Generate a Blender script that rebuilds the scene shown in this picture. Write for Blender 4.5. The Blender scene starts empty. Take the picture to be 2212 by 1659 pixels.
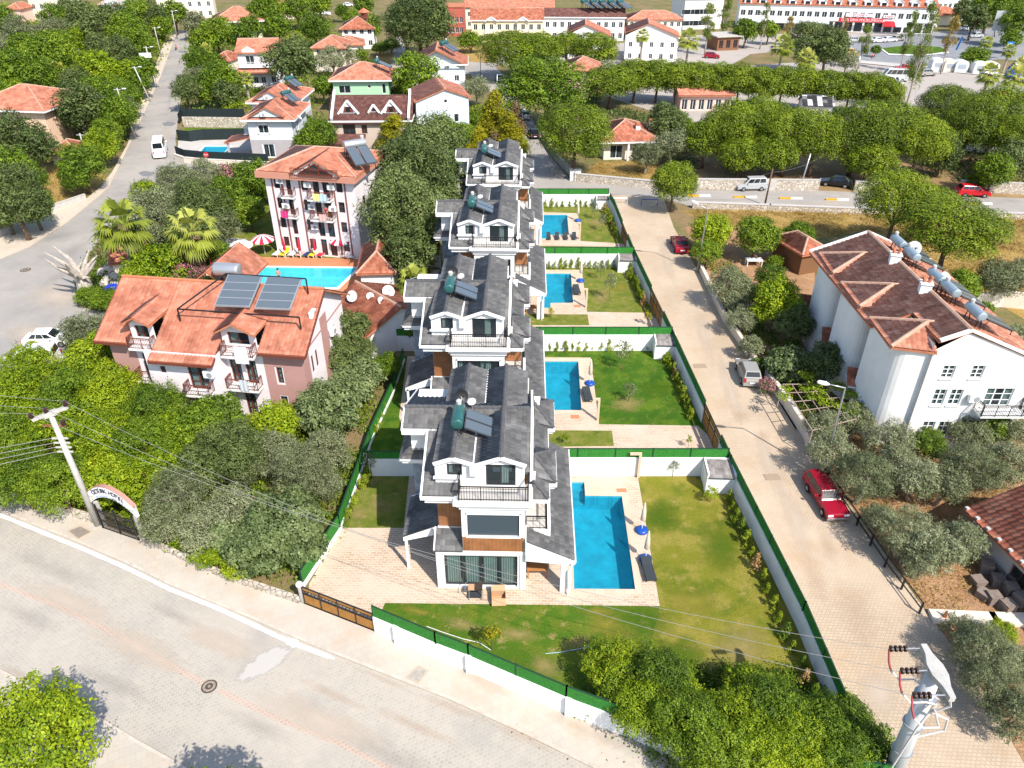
import bpy,bmesh,math,random
import numpy as np
from mathutils import Vector,Matrix
from mathutils.geometry import tessellate_polygon
R=math.radians
random.seed(7);rng=np.random.default_rng(7)
S=bpy.context.scene
COL=S.collection
FPX,CX,CY,HC=1640.0,1106.0,829.5,36.0
PITCH=math.atan((CY+230.0)/FPX)
cam_d=bpy.data.cameras.new('camera');cam=bpy.data.objects.new('camera',cam_d);COL.objects.link(cam)
cam_d.sensor_fit='HORIZONTAL';cam_d.sensor_width=36.0;cam_d.lens=36.0*FPX/2212.0
cam_d.clip_start=0.5;cam_d.clip_end=6000
cam.location=(0,0,HC);cam.rotation_euler=(R(90)-PITCH,0,0)
S.camera=cam
SUN_AZ,SUN_EL=R(144.0),R(47.0)
W=bpy.data.worlds.new('World');S.world=W;W.use_nodes=True
nt=W.node_tree;bg=nt.nodes['Background']
sky=nt.nodes.new('ShaderNodeTexSky');sky.sky_type='NISHITA';sky.sun_disc=False
sky.sun_elevation=SUN_EL;sky.sun_rotation=SUN_AZ;sky.air_density=1.0;sky.dust_density=1.0;sky.altitude=50
nt.links.new(sky.outputs[0],bg.inputs[0]);bg.inputs[1].default_value=0.15
sl=bpy.data.lights.new('sun','SUN');sl.energy=4.4;sl.angle=R(0.5);sl.color=(1.0,0.94,0.85)
so=bpy.data.objects.new('sun',sl);COL.objects.link(so)
sd=Vector((math.sin(SUN_AZ)*math.cos(SUN_EL),math.cos(SUN_AZ)*math.cos(SUN_EL),math.sin(SUN_EL)))
so.rotation_euler=sd.to_track_quat('Z','Y').to_euler();so.location=(60,-60,90)
S.view_settings.view_transform='Standard';S.view_settings.look='None'
S.view_settings.exposure=0.62;S.view_settings.gamma=1.0;S.view_settings.use_curve_mapping=False
S.render.engine='CYCLES'
S.cycles.max_bounces=5;S.cycles.diffuse_bounces=2;S.cycles.glossy_bounces=2;S.cycles.transmission_bounces=3
S.cycles.transparent_max_bounces=6;S.cycles.caustics_reflective=False;S.cycles.caustics_refractive=False
S.cycles.use_denoising=True
_s,_c=math.sin(PITCH),math.cos(PITCH)
def ray(u,v):
 a=(u-CX)/FPX;b=(v-CY)/FPX
 return Vector((a,_c-b*_s,-_s-b*_c))
def G(u,v,z=0.0):
 d=ray(u,v);t=(z-HC)/d.z
 return Vector((d.x*t,d.y*t,z))
def onY(u,v,Y):
 d=ray(u,v);t=Y/d.y
 return Vector((d.x*t,Y,HC+d.z*t))
def depth_of(p):return p.y*_c-(p.z-HC)*_s
def height(base,top):
 return onY(top[0],top[1],G(*base).y).z
MATS={}
def _nodes(name):
 m=bpy.data.materials.new(name);m.use_nodes=True
 return m,m.node_tree,m.node_tree.nodes['Principled BSDF']
def L(t,a,b):t.links.new(a,b)
def mat(name,col,rough=0.7,spec=0.3,metal=0.0,var=0.0,scale=3.0,bump=0.0,bscale=40.0,var2=None):
 if name in MATS:return MATS[name]
 m,t,b=_nodes(name);MATS[name]=m
 b.inputs['Base Color'].default_value=(*col,1);b.inputs['Roughness'].default_value=rough
 b.inputs['Specular IOR Level'].default_value=spec;b.inputs['Metallic'].default_value=metal
 if var or bump:tc=t.nodes.new('ShaderNodeTexCoord')
 if var:
  n=t.nodes.new('ShaderNodeTexNoise');n.inputs['Scale'].default_value=scale;n.inputs['Detail'].default_value=6;n.inputs['Roughness'].default_value=.65
  L(t,tc.outputs['Object'],n.inputs['Vector'])
  r=t.nodes.new('ShaderNodeValToRGB');r.color_ramp.elements[0].position=.3;r.color_ramp.elements[1].position=.7
  c2=var2 or tuple(min(1,x*(1+var))for x in col);c1=tuple(x*(1-var)for x in col)
  r.color_ramp.elements[0].color=(*c1,1);r.color_ramp.elements[1].color=(*c2,1)
  L(t,n.outputs['Fac'],r.inputs[0]);L(t,r.outputs[0],b.inputs['Base Color'])
 if bump:
  n2=t.nodes.new('ShaderNodeTexNoise');n2.inputs['Scale'].default_value=bscale;n2.inputs['Detail'].default_value=4
  L(t,tc.outputs['Object'],n2.inputs['Vector'])
  bp=t.nodes.new('ShaderNodeBump');bp.inputs['Strength'].default_value=bump;bp.inputs['Distance'].default_value=.05
  L(t,n2.outputs['Fac'],bp.inputs['Height']);L(t,bp.outputs[0],b.inputs['Normal'])
 return m
def tile_mat(name,cols,rough=.75):
 """roof tiles: every tile its own tint (face attribute), plus weather stains"""
 if name in MATS:return MATS[name]
 m,t,b=_nodes(name);MATS[name]=m
 a=t.nodes.new('ShaderNodeAttribute');a.attribute_name='tile'
 r=t.nodes.new('ShaderNodeValToRGB');e=r.color_ramp.elements
 e[0].color=(*cols[0],1);e[1].color=(*cols[-1],1)
 for i,c in enumerate(cols[1:-1]):
  k=e.new((i+1)/(len(cols)-1));k.color=(*c,1)
 L(t,a.outputs['Fac'],r.inputs[0])
 tc=t.nodes.new('ShaderNodeTexCoord');n=t.nodes.new('ShaderNodeTexNoise');n.inputs['Scale'].default_value=.9;n.inputs['Detail'].default_value=7
 L(t,tc.outputs['Object'],n.inputs['Vector'])
 mr=t.nodes.new('ShaderNodeMapRange');mr.inputs[1].default_value=.3;mr.inputs[2].default_value=.75;mr.inputs[3].default_value=.62;mr.inputs[4].default_value=1.22
 L(t,n.outputs['Fac'],mr.inputs[0])
 mx=t.nodes.new('ShaderNodeVectorMath');mx.operation='SCALE'
 L(t,r.outputs[0],mx.inputs[0]);L(t,mr.outputs[0],mx.inputs['Scale']);L(t,mx.outputs[0],b.inputs['Base Color'])
 b.inputs['Roughness'].default_value=rough;b.inputs['Specular IOR Level'].default_value=.25
 return m
def leaf_mat(name,dark,mid,light,trans=.2,rough=.55):
 """leaves: tint per leaf and clump (face attribute), a little light passes through"""
 if name in MATS:return MATS[name]
 m,t,b=_nodes(name);MATS[name]=m
 a=t.nodes.new('ShaderNodeAttribute');a.attribute_name='leaf'
 oi=t.nodes.new('ShaderNodeObjectInfo')
 ad=t.nodes.new('ShaderNodeMath');ad.operation='MULTIPLY_ADD';ad.inputs[1].default_value=.30;L(t,oi.outputs['Random'],ad.inputs[0])
 sb=t.nodes.new('ShaderNodeMath');sb.operation='SUBTRACT';sb.inputs[1].default_value=.15;L(t,a.outputs['Fac'],sb.inputs[0]);L(t,sb.outputs[0],ad.inputs[2])
 r=t.nodes.new('ShaderNodeValToRGB');e=r.color_ramp.elements
 e[0].color=(*dark,1);e[1].color=(*light,1);k=e.new(.5);k.color=(*mid,1)
 L(t,ad.outputs[0],r.inputs[0]);L(t,r.outputs[0],b.inputs['Base Color'])
 b.inputs['Roughness'].default_value=rough;b.inputs['Specular IOR Level'].default_value=.25
 tr=t.nodes.new('ShaderNodeBsdfTranslucent');L(t,r.outputs[0],tr.inputs['Color'])
 mx=t.nodes.new('ShaderNodeMixShader');mx.inputs[0].default_value=trans
 out=t.nodes['Material Output']
 L(t,b.outputs[0],mx.inputs[1]);L(t,tr.outputs[0],mx.inputs[2]);L(t,mx.outputs[0],out.inputs[0])
 return m
def glass_mat(name,tint,refl=.25,through=.55):
 if name in MATS:return MATS[name]
 m,t,b=_nodes(name);MATS[name]=m
 b.inputs['Base Color'].default_value=(*tint,1);b.inputs['Roughness'].default_value=.04;b.inputs['Specular IOR Level'].default_value=.8
 tp=t.nodes.new('ShaderNodeBsdfTransparent');tp.inputs[0].default_value=(.75,.85,.85,1)
 mx=t.nodes.new('ShaderNodeMixShader');mx.inputs[0].default_value=through
 L(t,b.outputs[0],mx.inputs[1]);L(t,tp.outputs[0],mx.inputs[2]);L(t,mx.outputs[0],t.nodes['Material Output'].inputs[0])
 return m
def paver_mat(name,c1,c2,mortar,bw=.3,bh=.15,stain=None,stain2=None,patch_scale=.12,rot=0.0,rough=.85,msize=.02,warp=0.0,wear=None):
 """block paving: brick pattern in world metres, sun-bleached and dusty patches"""
 if name in MATS:return MATS[name]
 m,t,b=_nodes(name);MATS[name]=m
 tc=t.nodes.new('ShaderNodeTexCoord');mp=t.nodes.new('ShaderNodeMapping');mp.inputs['Rotation'].default_value=(0,0,rot)
 L(t,tc.outputs['Object'],mp.inputs[0])
 br=t.nodes.new('ShaderNodeTexBrick');br.inputs['Scale'].default_value=1;br.inputs['Brick Width'].default_value=bw;br.inputs['Row Height'].default_value=bh
 br.inputs['Mortar Size'].default_value=msize;br.inputs['Mortar Smooth'].default_value=.3;br.inputs['Bias'].default_value=0
 br.inputs['Color1'].default_value=(*c1,1);br.inputs['Color2'].default_value=(*c2,1);br.inputs['Mortar'].default_value=(*mortar,1)
 L(t,mp.outputs[0],br.inputs['Vector'])
 cur=br.outputs['Color']
 def blend(colr,scale,lo,hi,amt,cur):
  n=t.nodes.new('ShaderNodeTexNoise');n.inputs['Scale'].default_value=scale;n.inputs['Detail'].default_value=7;n.inputs['Roughness'].default_value=.6
  L(t,tc.outputs['Object'],n.inputs['Vector'])
  mr=t.nodes.new('ShaderNodeMapRange');mr.inputs[1].default_value=lo;mr.inputs[2].default_value=hi;mr.inputs[4].default_value=amt
  L(t,n.outputs['Fac'],mr.inputs[0])
  mx=t.nodes.new('ShaderNodeMix');mx.data_type='RGBA';mx.inputs['B'].default_value=(*colr,1)
  L(t,mr.outputs[0],mx.inputs['Factor']);L(t,cur,mx.inputs['A']);return mx.outputs['Result']
 if stain:cur=blend(stain,patch_scale,.42,.66,.8,cur)
 if stain2:cur=blend(stain2,patch_scale*2.7,.5,.72,.6,cur)
 if wear:cur=blend(wear,patch_scale*9,.55,.75,.5,cur)
 L(t,cur,b.inputs['Base Color']);b.inputs['Roughness'].default_value=rough;b.inputs['Specular IOR Level'].default_value=.2
 bp=t.nodes.new('ShaderNodeBump');bp.inputs['Strength'].default_value=.35;bp.inputs['Distance'].default_value=.02
 iv=t.nodes.new('ShaderNodeMath');iv.operation='SUBTRACT';iv.inputs[0].default_value=1;L(t,br.outputs['Fac'],iv.inputs[1])
 L(t,iv.outputs[0],bp.inputs['Height']);L(t,bp.outputs[0],b.inputs['Normal'])
 return m
def ground_mat(name,layers,bump=.5,bscale=6.0,rough=.9):
 """natural ground: layers of (colour, noise scale, lo, hi, amount) over the first colour"""
 if name in MATS:return MATS[name]
 m,t,b=_nodes(name);MATS[name]=m
 tc=t.nodes.new('ShaderNodeTexCoord');cur=None
 for i,ly in enumerate(layers):
  if i==0:
   rg=t.nodes.new('ShaderNodeRGB');rg.outputs[0].default_value=(*ly[0],1);cur=rg.outputs[0];continue
  colr,sc,lo,hi,amt=ly
  n=t.nodes.new('ShaderNodeTexNoise');n.inputs['Scale'].default_value=sc;n.inputs['Detail'].default_value=8;n.inputs['Roughness'].default_value=.65
  L(t,tc.outputs['Object'],n.inputs['Vector'])
  mr=t.nodes.new('ShaderNodeMapRange');mr.inputs[1].default_value=lo;mr.inputs[2].default_value=hi;mr.inputs[4].default_value=amt
  L(t,n.outputs['Fac'],mr.inputs[0])
  mx=t.nodes.new('ShaderNodeMix');mx.data_type='RGBA';mx.inputs['B'].default_value=(*colr,1)
  L(t,mr.outputs[0],mx.inputs['Factor']);L(t,cur,mx.inputs['A']);cur=mx.outputs['Result']
 L(t,cur,b.inputs['Base Color']);b.inputs['Roughness'].default_value=rough;b.inputs['Specular IOR Level'].default_value=.15
 if bump:
  n2=t.nodes.new('ShaderNodeTexNoise');n2.inputs['Scale'].default_value=bscale;n2.inputs['Detail'].default_value=8
  L(t,tc.outputs['Object'],n2.inputs['Vector'])
  bp=t.nodes.new('ShaderNodeBump');bp.inputs['Strength'].default_value=bump;bp.inputs['Distance'].default_value=.12
  L(t,n2.outputs['Fac'],bp.inputs['Height']);L(t,bp.outputs[0],b.inputs['Normal'])
 return m
WHITE=mat('white_plaster',(.80,.79,.77),.85,.2,var=.05,scale=.8,bump=.15,bscale=25)
WHITEW=mat('white_wall_paint',(.82,.82,.81),.8,.2,var=.06,scale=.6,bump=.2,bscale=18)
TRIM=mat('white_trim',(.82,.82,.81),.5,.3)
DARKFR=mat('dark_grey_frame',(.03,.034,.042),.35,.5)
BLACK=mat('black_metal',(.012,.012,.014),.4,.5)
CURT=mat('curtain_cloth',(.58,.66,.60),.9,.1,var=.1,scale=2)
PANE=glass_mat('window_pane',(.03,.045,.055))
PANED=glass_mat('window_pane_dark',(.02,.03,.04),through=.25)
ROOM=mat('room_dark',(.12,.11,.10),.9)
WOOD=mat('wood_cladding',(.27,.115,.045),.55,.3,var=.22,scale=1.3)
WOODG=mat('gate_wood',(.36,.17,.04),.55,.3,var=.25,scale=2)
SLATE=tile_mat('slate_tile',[(.108,.106,.108),(.128,.126,.126),(.146,.143,.142),(.18,.175,.168)])
SLATEC=mat('slate_cap',(.085,.085,.09),.7,.25,var=.25,scale=2)
TERRA=tile_mat('terracotta_tile',[(.46,.165,.10),(.51,.19,.12),(.545,.215,.14),(.57,.25,.17)])
TERRAR=tile_mat('old_red_tile',[(.33,.10,.06),(.40,.13,.075),(.44,.155,.09),(.50,.21,.13)])
TERRAC=mat('terracotta_cap',(.46,.17,.09),.8,.2,var=.2,scale=2)
TERRAP=mat('pale_ridge_mortar',(.48,.30,.22),.9,.1,var=.25,scale=3)
BROWNT=tile_mat('brown_tile',[(.10,.042,.035),(.13,.055,.045),(.16,.07,.058),(.2,.09,.07)])
GREENT=mat('artificial_grass',(.035,.20,.03),.8,.2,var=.35,scale=9,bump=.6,bscale=60)
CONC=mat('concrete',(.46,.44,.41),.85,.2,var=.14,scale=2.5,bump=.2,bscale=30)
STEEL=mat('galvanised_steel',(.45,.47,.50),.4,.5,.6)
BARK=mat('bark',(.16,.11,.075),.9,.1,var=.35,scale=5,bump=.6,bscale=14)
BARKP=mat('pale_bark',(.34,.29,.24),.9,.1,var=.3,scale=4,bump=.5,bscale=12)
def tag(o,label=None,cat=None,group=None,kind=None):
 if label:o['label']=label
 if cat:o['category']=cat
 if group:o['group']=group
 if kind:o['kind']=kind
 return o
def thing(name,label,cat,loc=(0,0,0),rz=0.0,sc=1.0,group=None):
 o=bpy.data.objects.new(name,None);COL.objects.link(o)
 o.location=loc;o.rotation_euler=(0,0,rz);o.scale=(sc,sc,sc)if not isinstance(sc,(tuple,list))else sc
 o.empty_display_size=.3
 return tag(o,label,cat,group)
ORD=['first','second','third','fourth','fifth','sixth','seventh','eighth','ninth','tenth','eleventh','twelfth','thirteenth','fourteenth','fifteenth','sixteenth','seventeenth','eighteenth','nineteenth','twentieth']
def ordinal(i,n):
 if n==1:return ''
 if i==0:return 'first'
 if i==n-1:return 'last'
 return ORD[i]if i<len(ORD)else 'twenty '+ORD[i-20]
def copy_tree(o,parent=None):
 c=o.copy();COL.objects.link(c)
 if parent:c.parent=parent
 for ch in list(o.children):copy_tree(ch,c)
 return c
SPLIT={'wood_cladding','stone_cladding','rose_panel','ridge_cap','board_panel','porch_fascia','gutter','gable_coping','eave_fascia','barge_board','corner_fascia','terrace_fascia','column','brown_strip','grey_base','eave_board','string_course'}
class MB:
 def __init__(s):s.v=[];s.f=[];s.m=[]
 def poly(s,pts,m=0):
  n=len(s.v);s.v+=[tuple(p)for p in pts];s.f.append(tuple(range(n,n+len(pts))));s.m.append(m);return s
 def box(s,x0,x1,y0,y1,z0,z1,m=0):
  n=len(s.v);s.v+=[(x0,y0,z0),(x1,y0,z0),(x1,y1,z0),(x0,y1,z0),(x0,y0,z1),(x1,y0,z1),(x1,y1,z1),(x0,y1,z1)]
  for f in ((0,3,2,1),(4,5,6,7),(0,1,5,4),(1,2,6,5),(2,3,7,6),(3,0,4,7)):
   s.f.append(tuple(n+i for i in f));s.m.append(m)
  return s
 def beam(s,p0,p1,w,h,m=0):
  """box of width w, height h along p0-p1"""
  p0,p1=Vector(p0),Vector(p1);d=(p1-p0).normalized()
  up=Vector((0,0,1))if abs(d.z)<.95 else Vector((0,1,0))
  a=d.cross(up).normalized()*w/2;b=a.cross(d).normalized()*h/2
  n=len(s.v)
  for p in (p0,p1):s.v+=[tuple(p-a-b),tuple(p+a-b),tuple(p+a+b),tuple(p-a+b)]
  for f in ((0,1,2,3),(7,6,5,4),(0,4,5,1),(1,5,6,2),(2,6,7,3),(3,7,4,0)):
   s.f.append(tuple(n+i for i in f));s.m.append(m)
  return s
 def prism(s,pts,z0,z1,m=0):
  n=len(s.v);k=len(pts)
  s.v+=[(p[0],p[1],z0)for p in pts]+[(p[0],p[1],z1)for p in pts]
  s.f.append(tuple(n+i for i in reversed(range(k))));s.f.append(tuple(n+k+i for i in range(k)))
  s.m+=[m,m]
  for i in range(k):
   j=(i+1)%k;s.f.append((n+i,n+j,n+k+j,n+k+i));s.m.append(m)
  return s
 def slab(s,pts,th,m=0):
  """3D polygon thickened downwards"""
  n=len(s.v);k=len(pts)
  s.v+=[tuple(p)for p in pts]+[(p[0],p[1],p[2]-th)for p in pts]
  s.f.append(tuple(n+i for i in range(k)));s.f.append(tuple(n+k+i for i in reversed(range(k))));s.m+=[m,m]
  for i in range(k):
   j=(i+1)%k;s.f.append((n+j,n+i,n+k+i,n+k+j));s.m.append(m)
  return s
 def tube(s,pts,r,n=8,m=0,caps=True):
  pts=[Vector(p)for p in pts];rs=r if isinstance(r,(list,tuple))else [r]*len(pts)
  base=len(s.v);ref=None
  for i,p in enumerate(pts):
   d=(pts[min(i+1,len(pts)-1)]-pts[max(i-1,0)]).normalized()
   if ref is None:ref=Vector((1,0,0))if abs(d.x)<.8 else Vector((0,1,0))
   a=(ref-d*ref.dot(d)).normalized();b=d.cross(a);ref=a
   for k in range(n):
    t=2*math.pi*k/n;s.v.append(tuple(p+(a*math.cos(t)+b*math.sin(t))*rs[i]))
  for i in range(len(pts)-1):
   for k in range(n):
    s.f.append((base+i*n+k,base+i*n+(k+1)%n,base+(i+1)*n+(k+1)%n,base+(i+1)*n+k));s.m.append(m)
  if caps:
   s.f.append(tuple(base+k for k in reversed(range(n))));s.m.append(m)
   s.f.append(tuple(base+(len(pts)-1)*n+k for k in range(n)));s.m.append(m)
  return s
 def lathe(s,c,prof,n=12,m=0,axis='z'):
  base=len(s.v)
  for (r,h)in prof:
   for k in range(n):
    t=2*math.pi*k/n;x,y=r*math.cos(t),r*math.sin(t)
    q=(x,y,h)if axis=='z' else ((h,x,y)if axis=='x' else (y,h,x))
    s.v.append((c[0]+q[0],c[1]+q[1],c[2]+q[2]))
  for i in range(len(prof)-1):
   for k in range(n):
    s.f.append((base+i*n+k,base+i*n+(k+1)%n,base+(i+1)*n+(k+1)%n,base+(i+1)*n+k));s.m.append(m)
  s.f.append(tuple(base+k for k in reversed(range(n))));s.m.append(m)
  s.f.append(tuple(base+(len(prof)-1)*n+k for k in range(n)));s.m.append(m)
  return s
 def pieces(s):
  par=list(range(len(s.v)))
  def fd(i):
   while par[i]!=i:par[i]=par[par[i]];i=par[i]
   return i
  key={}
  for i,v in enumerate(s.v):
   k=tuple(round(c,3)for c in v)
   if k in key:par[fd(i)]=fd(key[k])
   else:key[k]=i
  for f in s.f:
   for i in f[1:]:par[fd(i)]=fd(f[0])
  out={}
  for f,m in zip(s.f,s.m):
   b=out.setdefault(fd(f[0]),(MB(),{}));o,mp=b
   for i in f:
    if i not in mp:mp[i]=len(o.v);o.v.append(s.v[i])
   o.f.append(tuple(mp[i]for i in f));o.m.append(m)
  return [b[0]for b in out.values()]
 def facade(s,p0,U,w,h,holes=(),d=.14,m=0,mr=None):
  """a wall face with real openings: p0 lower left corner seen from outside, U along the wall; holes (u0,u1,z0,z1)"""
  p0=Vector(p0);U=Vector(U).normalized();Z=Vector((0,0,1));N=U.cross(Z)
  us=sorted({0.0,float(w)}|{float(max(0,min(w,x)))for q in holes for x in q[:2]});zs=sorted({0.0,float(h)}|{float(max(0,min(h,x)))for q in holes for x in q[2:4]})
  for i in range(len(us)-1):
   for j in range(len(zs)-1):
    uc,zc=(us[i]+us[i+1])/2,(zs[j]+zs[j+1])/2
    if any(q[0]<uc<q[1]and q[2]<zc<q[3]for q in holes):continue
    s.poly([p0+U*us[i]+Z*zs[j],p0+U*us[i+1]+Z*zs[j],p0+U*us[i+1]+Z*zs[j+1],p0+U*us[i]+Z*zs[j+1]],m)
  for q in holes:
   c=[p0+U*q[0]+Z*q[2],p0+U*q[1]+Z*q[2],p0+U*q[1]+Z*q[3],p0+U*q[0]+Z*q[3]]
   for i in range(4):
    a,b=c[i],c[(i+1)%4];s.poly([a,b,b-N*d,a-N*d],m if mr is None else mr)
  return s
 def build(s,name,mats,parent=None,smooth=False,bevel=0.0,sub=0):
  if name in SPLIT and parent is not None:
   pcs=s.pieces()
   if 1<len(pcs)<=12:
    return [p.build(name+'_',mats,parent,smooth,bevel,sub)for p in pcs][0]
  name=name.rstrip('_')
  me=bpy.data.meshes.new(name);me.from_pydata(s.v,[],s.f)
  for mm in (mats if isinstance(mats,(list,tuple))else [mats]):me.materials.append(mm)
  if any(s.m):me.polygons.foreach_set('material_index',s.m)
  if smooth:me.polygons.foreach_set('use_smooth',[True]*len(s.f))
  me.update()
  o=bpy.data.objects.new(name,me);COL.objects.link(o)
  if parent:o.parent=parent
  if bevel:
   b=o.modifiers.new('bevel','BEVEL');b.width=bevel;b.segments=2;b.limit_method='ANGLE'
  if sub:
   q=o.modifiers.new('sub','SUBSURF');q.levels=sub;q.render_levels=sub
  return o
def sheet(name,pts,m,z,holes=(),kind='structure'):
 """flat ground polygon with optional holes"""
 loops=[[Vector((p[0],p[1],0))for p in pts]]+[[Vector((p[0],p[1],0))for p in h]for h in holes]
 tris=tessellate_polygon(loops);flat=[v for l in loops for v in l]
 mb=MB();mb.v=[(v.x,v.y,z)for v in flat]
 for t in tris:
  a,b,c=(flat[i]for i in t)
  if (b-a).cross(c-a).z<0:t=(t[0],t[2],t[1])
  mb.f.append(tuple(t));mb.m.append(0)
 o=mb.build(name,m);return tag(o,kind=kind)
def gp(pix,z=0.0):return [G(u,v,z)for u,v in pix]
def tile_roof(name,pts,m,parent,tw=.30,th=.34,amp=.03,step=.06,lift=.02,cols=4):
 """tiled roof plane: pts convex and planar, pts[0]->pts[1] is the eave, seen from above counter-clockwise"""
 pts=[Vector(p)for p in pts];e=(pts[1]-pts[0]).normalized()
 n=None
 for k in range(2,len(pts)):
  c=e.cross(pts[k]-pts[0])
  if c.length>1e-4:n=c.normalized();break
 if n.z<0:n=-n
 sdir=n.cross(e).normalized()
 q=[((p-pts[0]).dot(e),(p-pts[0]).dot(sdir))for p in pts]
 a0,a1=min(x for x,_ in q)-.01,max(x for x,_ in q)+.01;b0,b1=min(y for _,y in q),max(y for _,y in q)
 nc=max(2,int(math.ceil((a1-a0)/tw))*cols);nr=max(1,int(math.ceil((b1-b0)/th)))
 us=a0+np.arange(nc+1)*(tw/cols);prof={4:[0,.75,1,.75],3:[0,.9,.9],2:[0,1]}[cols]
 hz=np.array([prof[i%cols]for i in range(nc+1)])*amp
 rows=[]
 for r_ in range(nr):
  rows+=[(b0+r_*th,step),(b0+(r_+1)*th,0.0)]
 P0,E,SD,N=(np.array(x)for x in (pts[0],e,sdir,n))
 V=np.concatenate([P0+us[:,None]*E+b*SD+(hz+hh+lift)[:,None]*N for b,hh in rows])
 w=nc+1;F=[]
 for i in range(len(rows)-1):
  k=np.arange(nc)+i*w;F.append(np.stack([k,k+1,k+1+w,k+w],1))
 F=np.concatenate(F);rnd=rng.random((nr,nc//cols+1))
 tv=np.concatenate([rnd[i//2][np.arange(nc)//cols]for i in range(len(rows)-1)])
 me=np_mesh(name,V,F);at=me.attributes.new('tile','FLOAT','FACE');at.data.foreach_set('value',tv.astype(np.float32))
 bm=bmesh.new();bm.from_mesh(me)
 cen=sum(pts,Vector())/len(pts)
 for i in range(len(pts)):
  a,b=pts[i],pts[(i+1)%len(pts)];d=b-a
  if d.length<1e-5:continue
  pn=d.cross(n).normalized()
  if pn.dot(cen-a)>0:pn=-pn
  bmesh.ops.bisect_plane(bm,geom=bm.verts[:]+bm.edges[:]+bm.faces[:],plane_co=a,plane_no=pn,clear_outer=True,dist=1e-5)
 bm.to_mesh(me);bm.free()
 me.materials.append(m)
 o=bpy.data.objects.new(name,me);COL.objects.link(o)
 if parent:o.parent=parent
 return o
def np_mesh(name,V,F):
 me=bpy.data.meshes.new(name);V=np.asarray(V,np.float32);F=np.asarray(F,np.int32);k=F.shape[1]
 me.vertices.add(len(V));me.vertices.foreach_set('co',V.ravel())
 me.loops.add(F.size);me.loops.foreach_set('vertex_index',F.ravel())
 me.polygons.add(len(F));me.polygons.foreach_set('loop_start',np.arange(0,F.size,k,dtype=np.int32))
 me.update(calc_edges=True);return me
def window(parent,p0,U,q,d=.14,fr=DARKFR,mull=1,curtain=0,pane=None,name='window',trans=0,fw=.06,sill=None):
 """window set back in the opening q=(u0,u1,z0,z1) of a facade: frame > pane, curtain"""
 p0=Vector(p0);U=Vector(U).normalized();Z=Vector((0,0,1));N=U.cross(Z);u0,u1,z0,z1=q
 def pt(u,z,off):return p0+U*u+Z*z-N*(d-off)
 mb=MB()
 def bar(ua,ub,za,zb,o0=-.03,o1=.045):
  c=[pt(ua,za,o1),pt(ub,za,o1),pt(ub,zb,o1),pt(ua,zb,o1)];k=[x-N*(o1-o0)for x in c]
  mb.poly(c)
  for i in range(4):mb.poly([c[i],k[i],k[(i+1)%4],c[(i+1)%4]])
 bar(u0,u1,z0,z0+fw);bar(u0,u1,z1-fw,z1);bar(u0,u0+fw,z0+fw,z1-fw);bar(u1-fw,u1,z0+fw,z1-fw)
 for k in range(1,mull+1):
  x=u0+(u1-u0)*k/(mull+1);bar(x-fw/2,x+fw/2,z0+fw,z1-fw,-.02,.04)
 for k in range(1,trans+1):
  x=z0+(z1-z0)*k/(trans+1);bar(u0+fw,u1-fw,x-fw/3,x+fw/3,-.015,.035)
 w=mb.build(name,fr,parent)
 MB().poly([pt(u0+fw*.5,z0+fw*.5,.012),pt(u1-fw*.5,z0+fw*.5,.012),pt(u1-fw*.5,z1-fw*.5,.012),pt(u0+fw*.5,z1-fw*.5,.012)]).build('pane',pane or PANE,w)
 if curtain:
  c=MB();segs=curtain if isinstance(curtain,(list,tuple))else [(0,1)]
  for a,b in segs:
   ua,ub=u0+fw+(u1-u0-2*fw)*a,u0+fw+(u1-u0-2*fw)*b;k=max(4,int((ub-ua)/.07))
   for i in range(k):
    xa,xb=ua+(ub-ua)*i/k,ua+(ub-ua)*(i+1)/k
    oa,ob=(-.08,-.14)if i%2 else (-.14,-.08)
    c.poly([pt(xa,z0+.05,oa),pt(xb,z0+.05,ob),pt(xb,z1-.02,ob),pt(xa,z1-.02,oa)])
  c.build('curtain',CURT,w)
 if sill:
  c=pt((u0+u1)/2,z0-.04,d+.03);h=(u1-u0)/2+.08
  MB().beam(c-U*h,c+U*h,.16,.06).build('sill',sill,w)
 return w
def railing(parent,pts,h=1.0,gap=.13,r=.018,m=None,posts=None,name='railing',base=.06):
 mb=MB();pts=[Vector(p)for p in pts]
 for a,b in zip(pts,pts[1:]):
  ln=(b-a).length;n=max(1,int(ln/gap));up=Vector((0,0,1))
  mb.beam(a+up*h,b+up*h,.06,.06);mb.beam(a+up*(base+.04),b+up*(base+.04),.03,.03)
  mb.beam(a+up*(h-.14),b+up*(h-.14),.025,.025)
  for i in range(n+1):
   p=a+(b-a)*(i/n)
   thick=(i%8==0)or i==n
   mb.beam(p,p+up*h,.05 if thick else r,.05 if thick else r)
 return mb.build(name,m or BLACK,parent)
def text(s,size,m,parent,loc,rot,name='lettering',ext=.01,align='CENTER',sx=1.0):
 cu=bpy.data.curves.new(name,'FONT');cu.body=s;cu.size=size;cu.extrude=ext;cu.align_x=align;cu.align_y='CENTER'
 o=bpy.data.objects.new(name,cu);COL.objects.link(o);bpy.context.view_layer.update()
 me=bpy.data.meshes.new_from_object(o.evaluated_get(bpy.context.evaluated_depsgraph_get()))
 bpy.data.objects.remove(o);bpy.data.curves.remove(cu)
 me.materials.clear();me.materials.append(m)
 k=bpy.data.objects.new(name,me);COL.objects.link(k);k.parent=parent;k.location=loc;k.rotation_euler=rot;k.scale=(sx,1,1)
 return k
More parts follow.
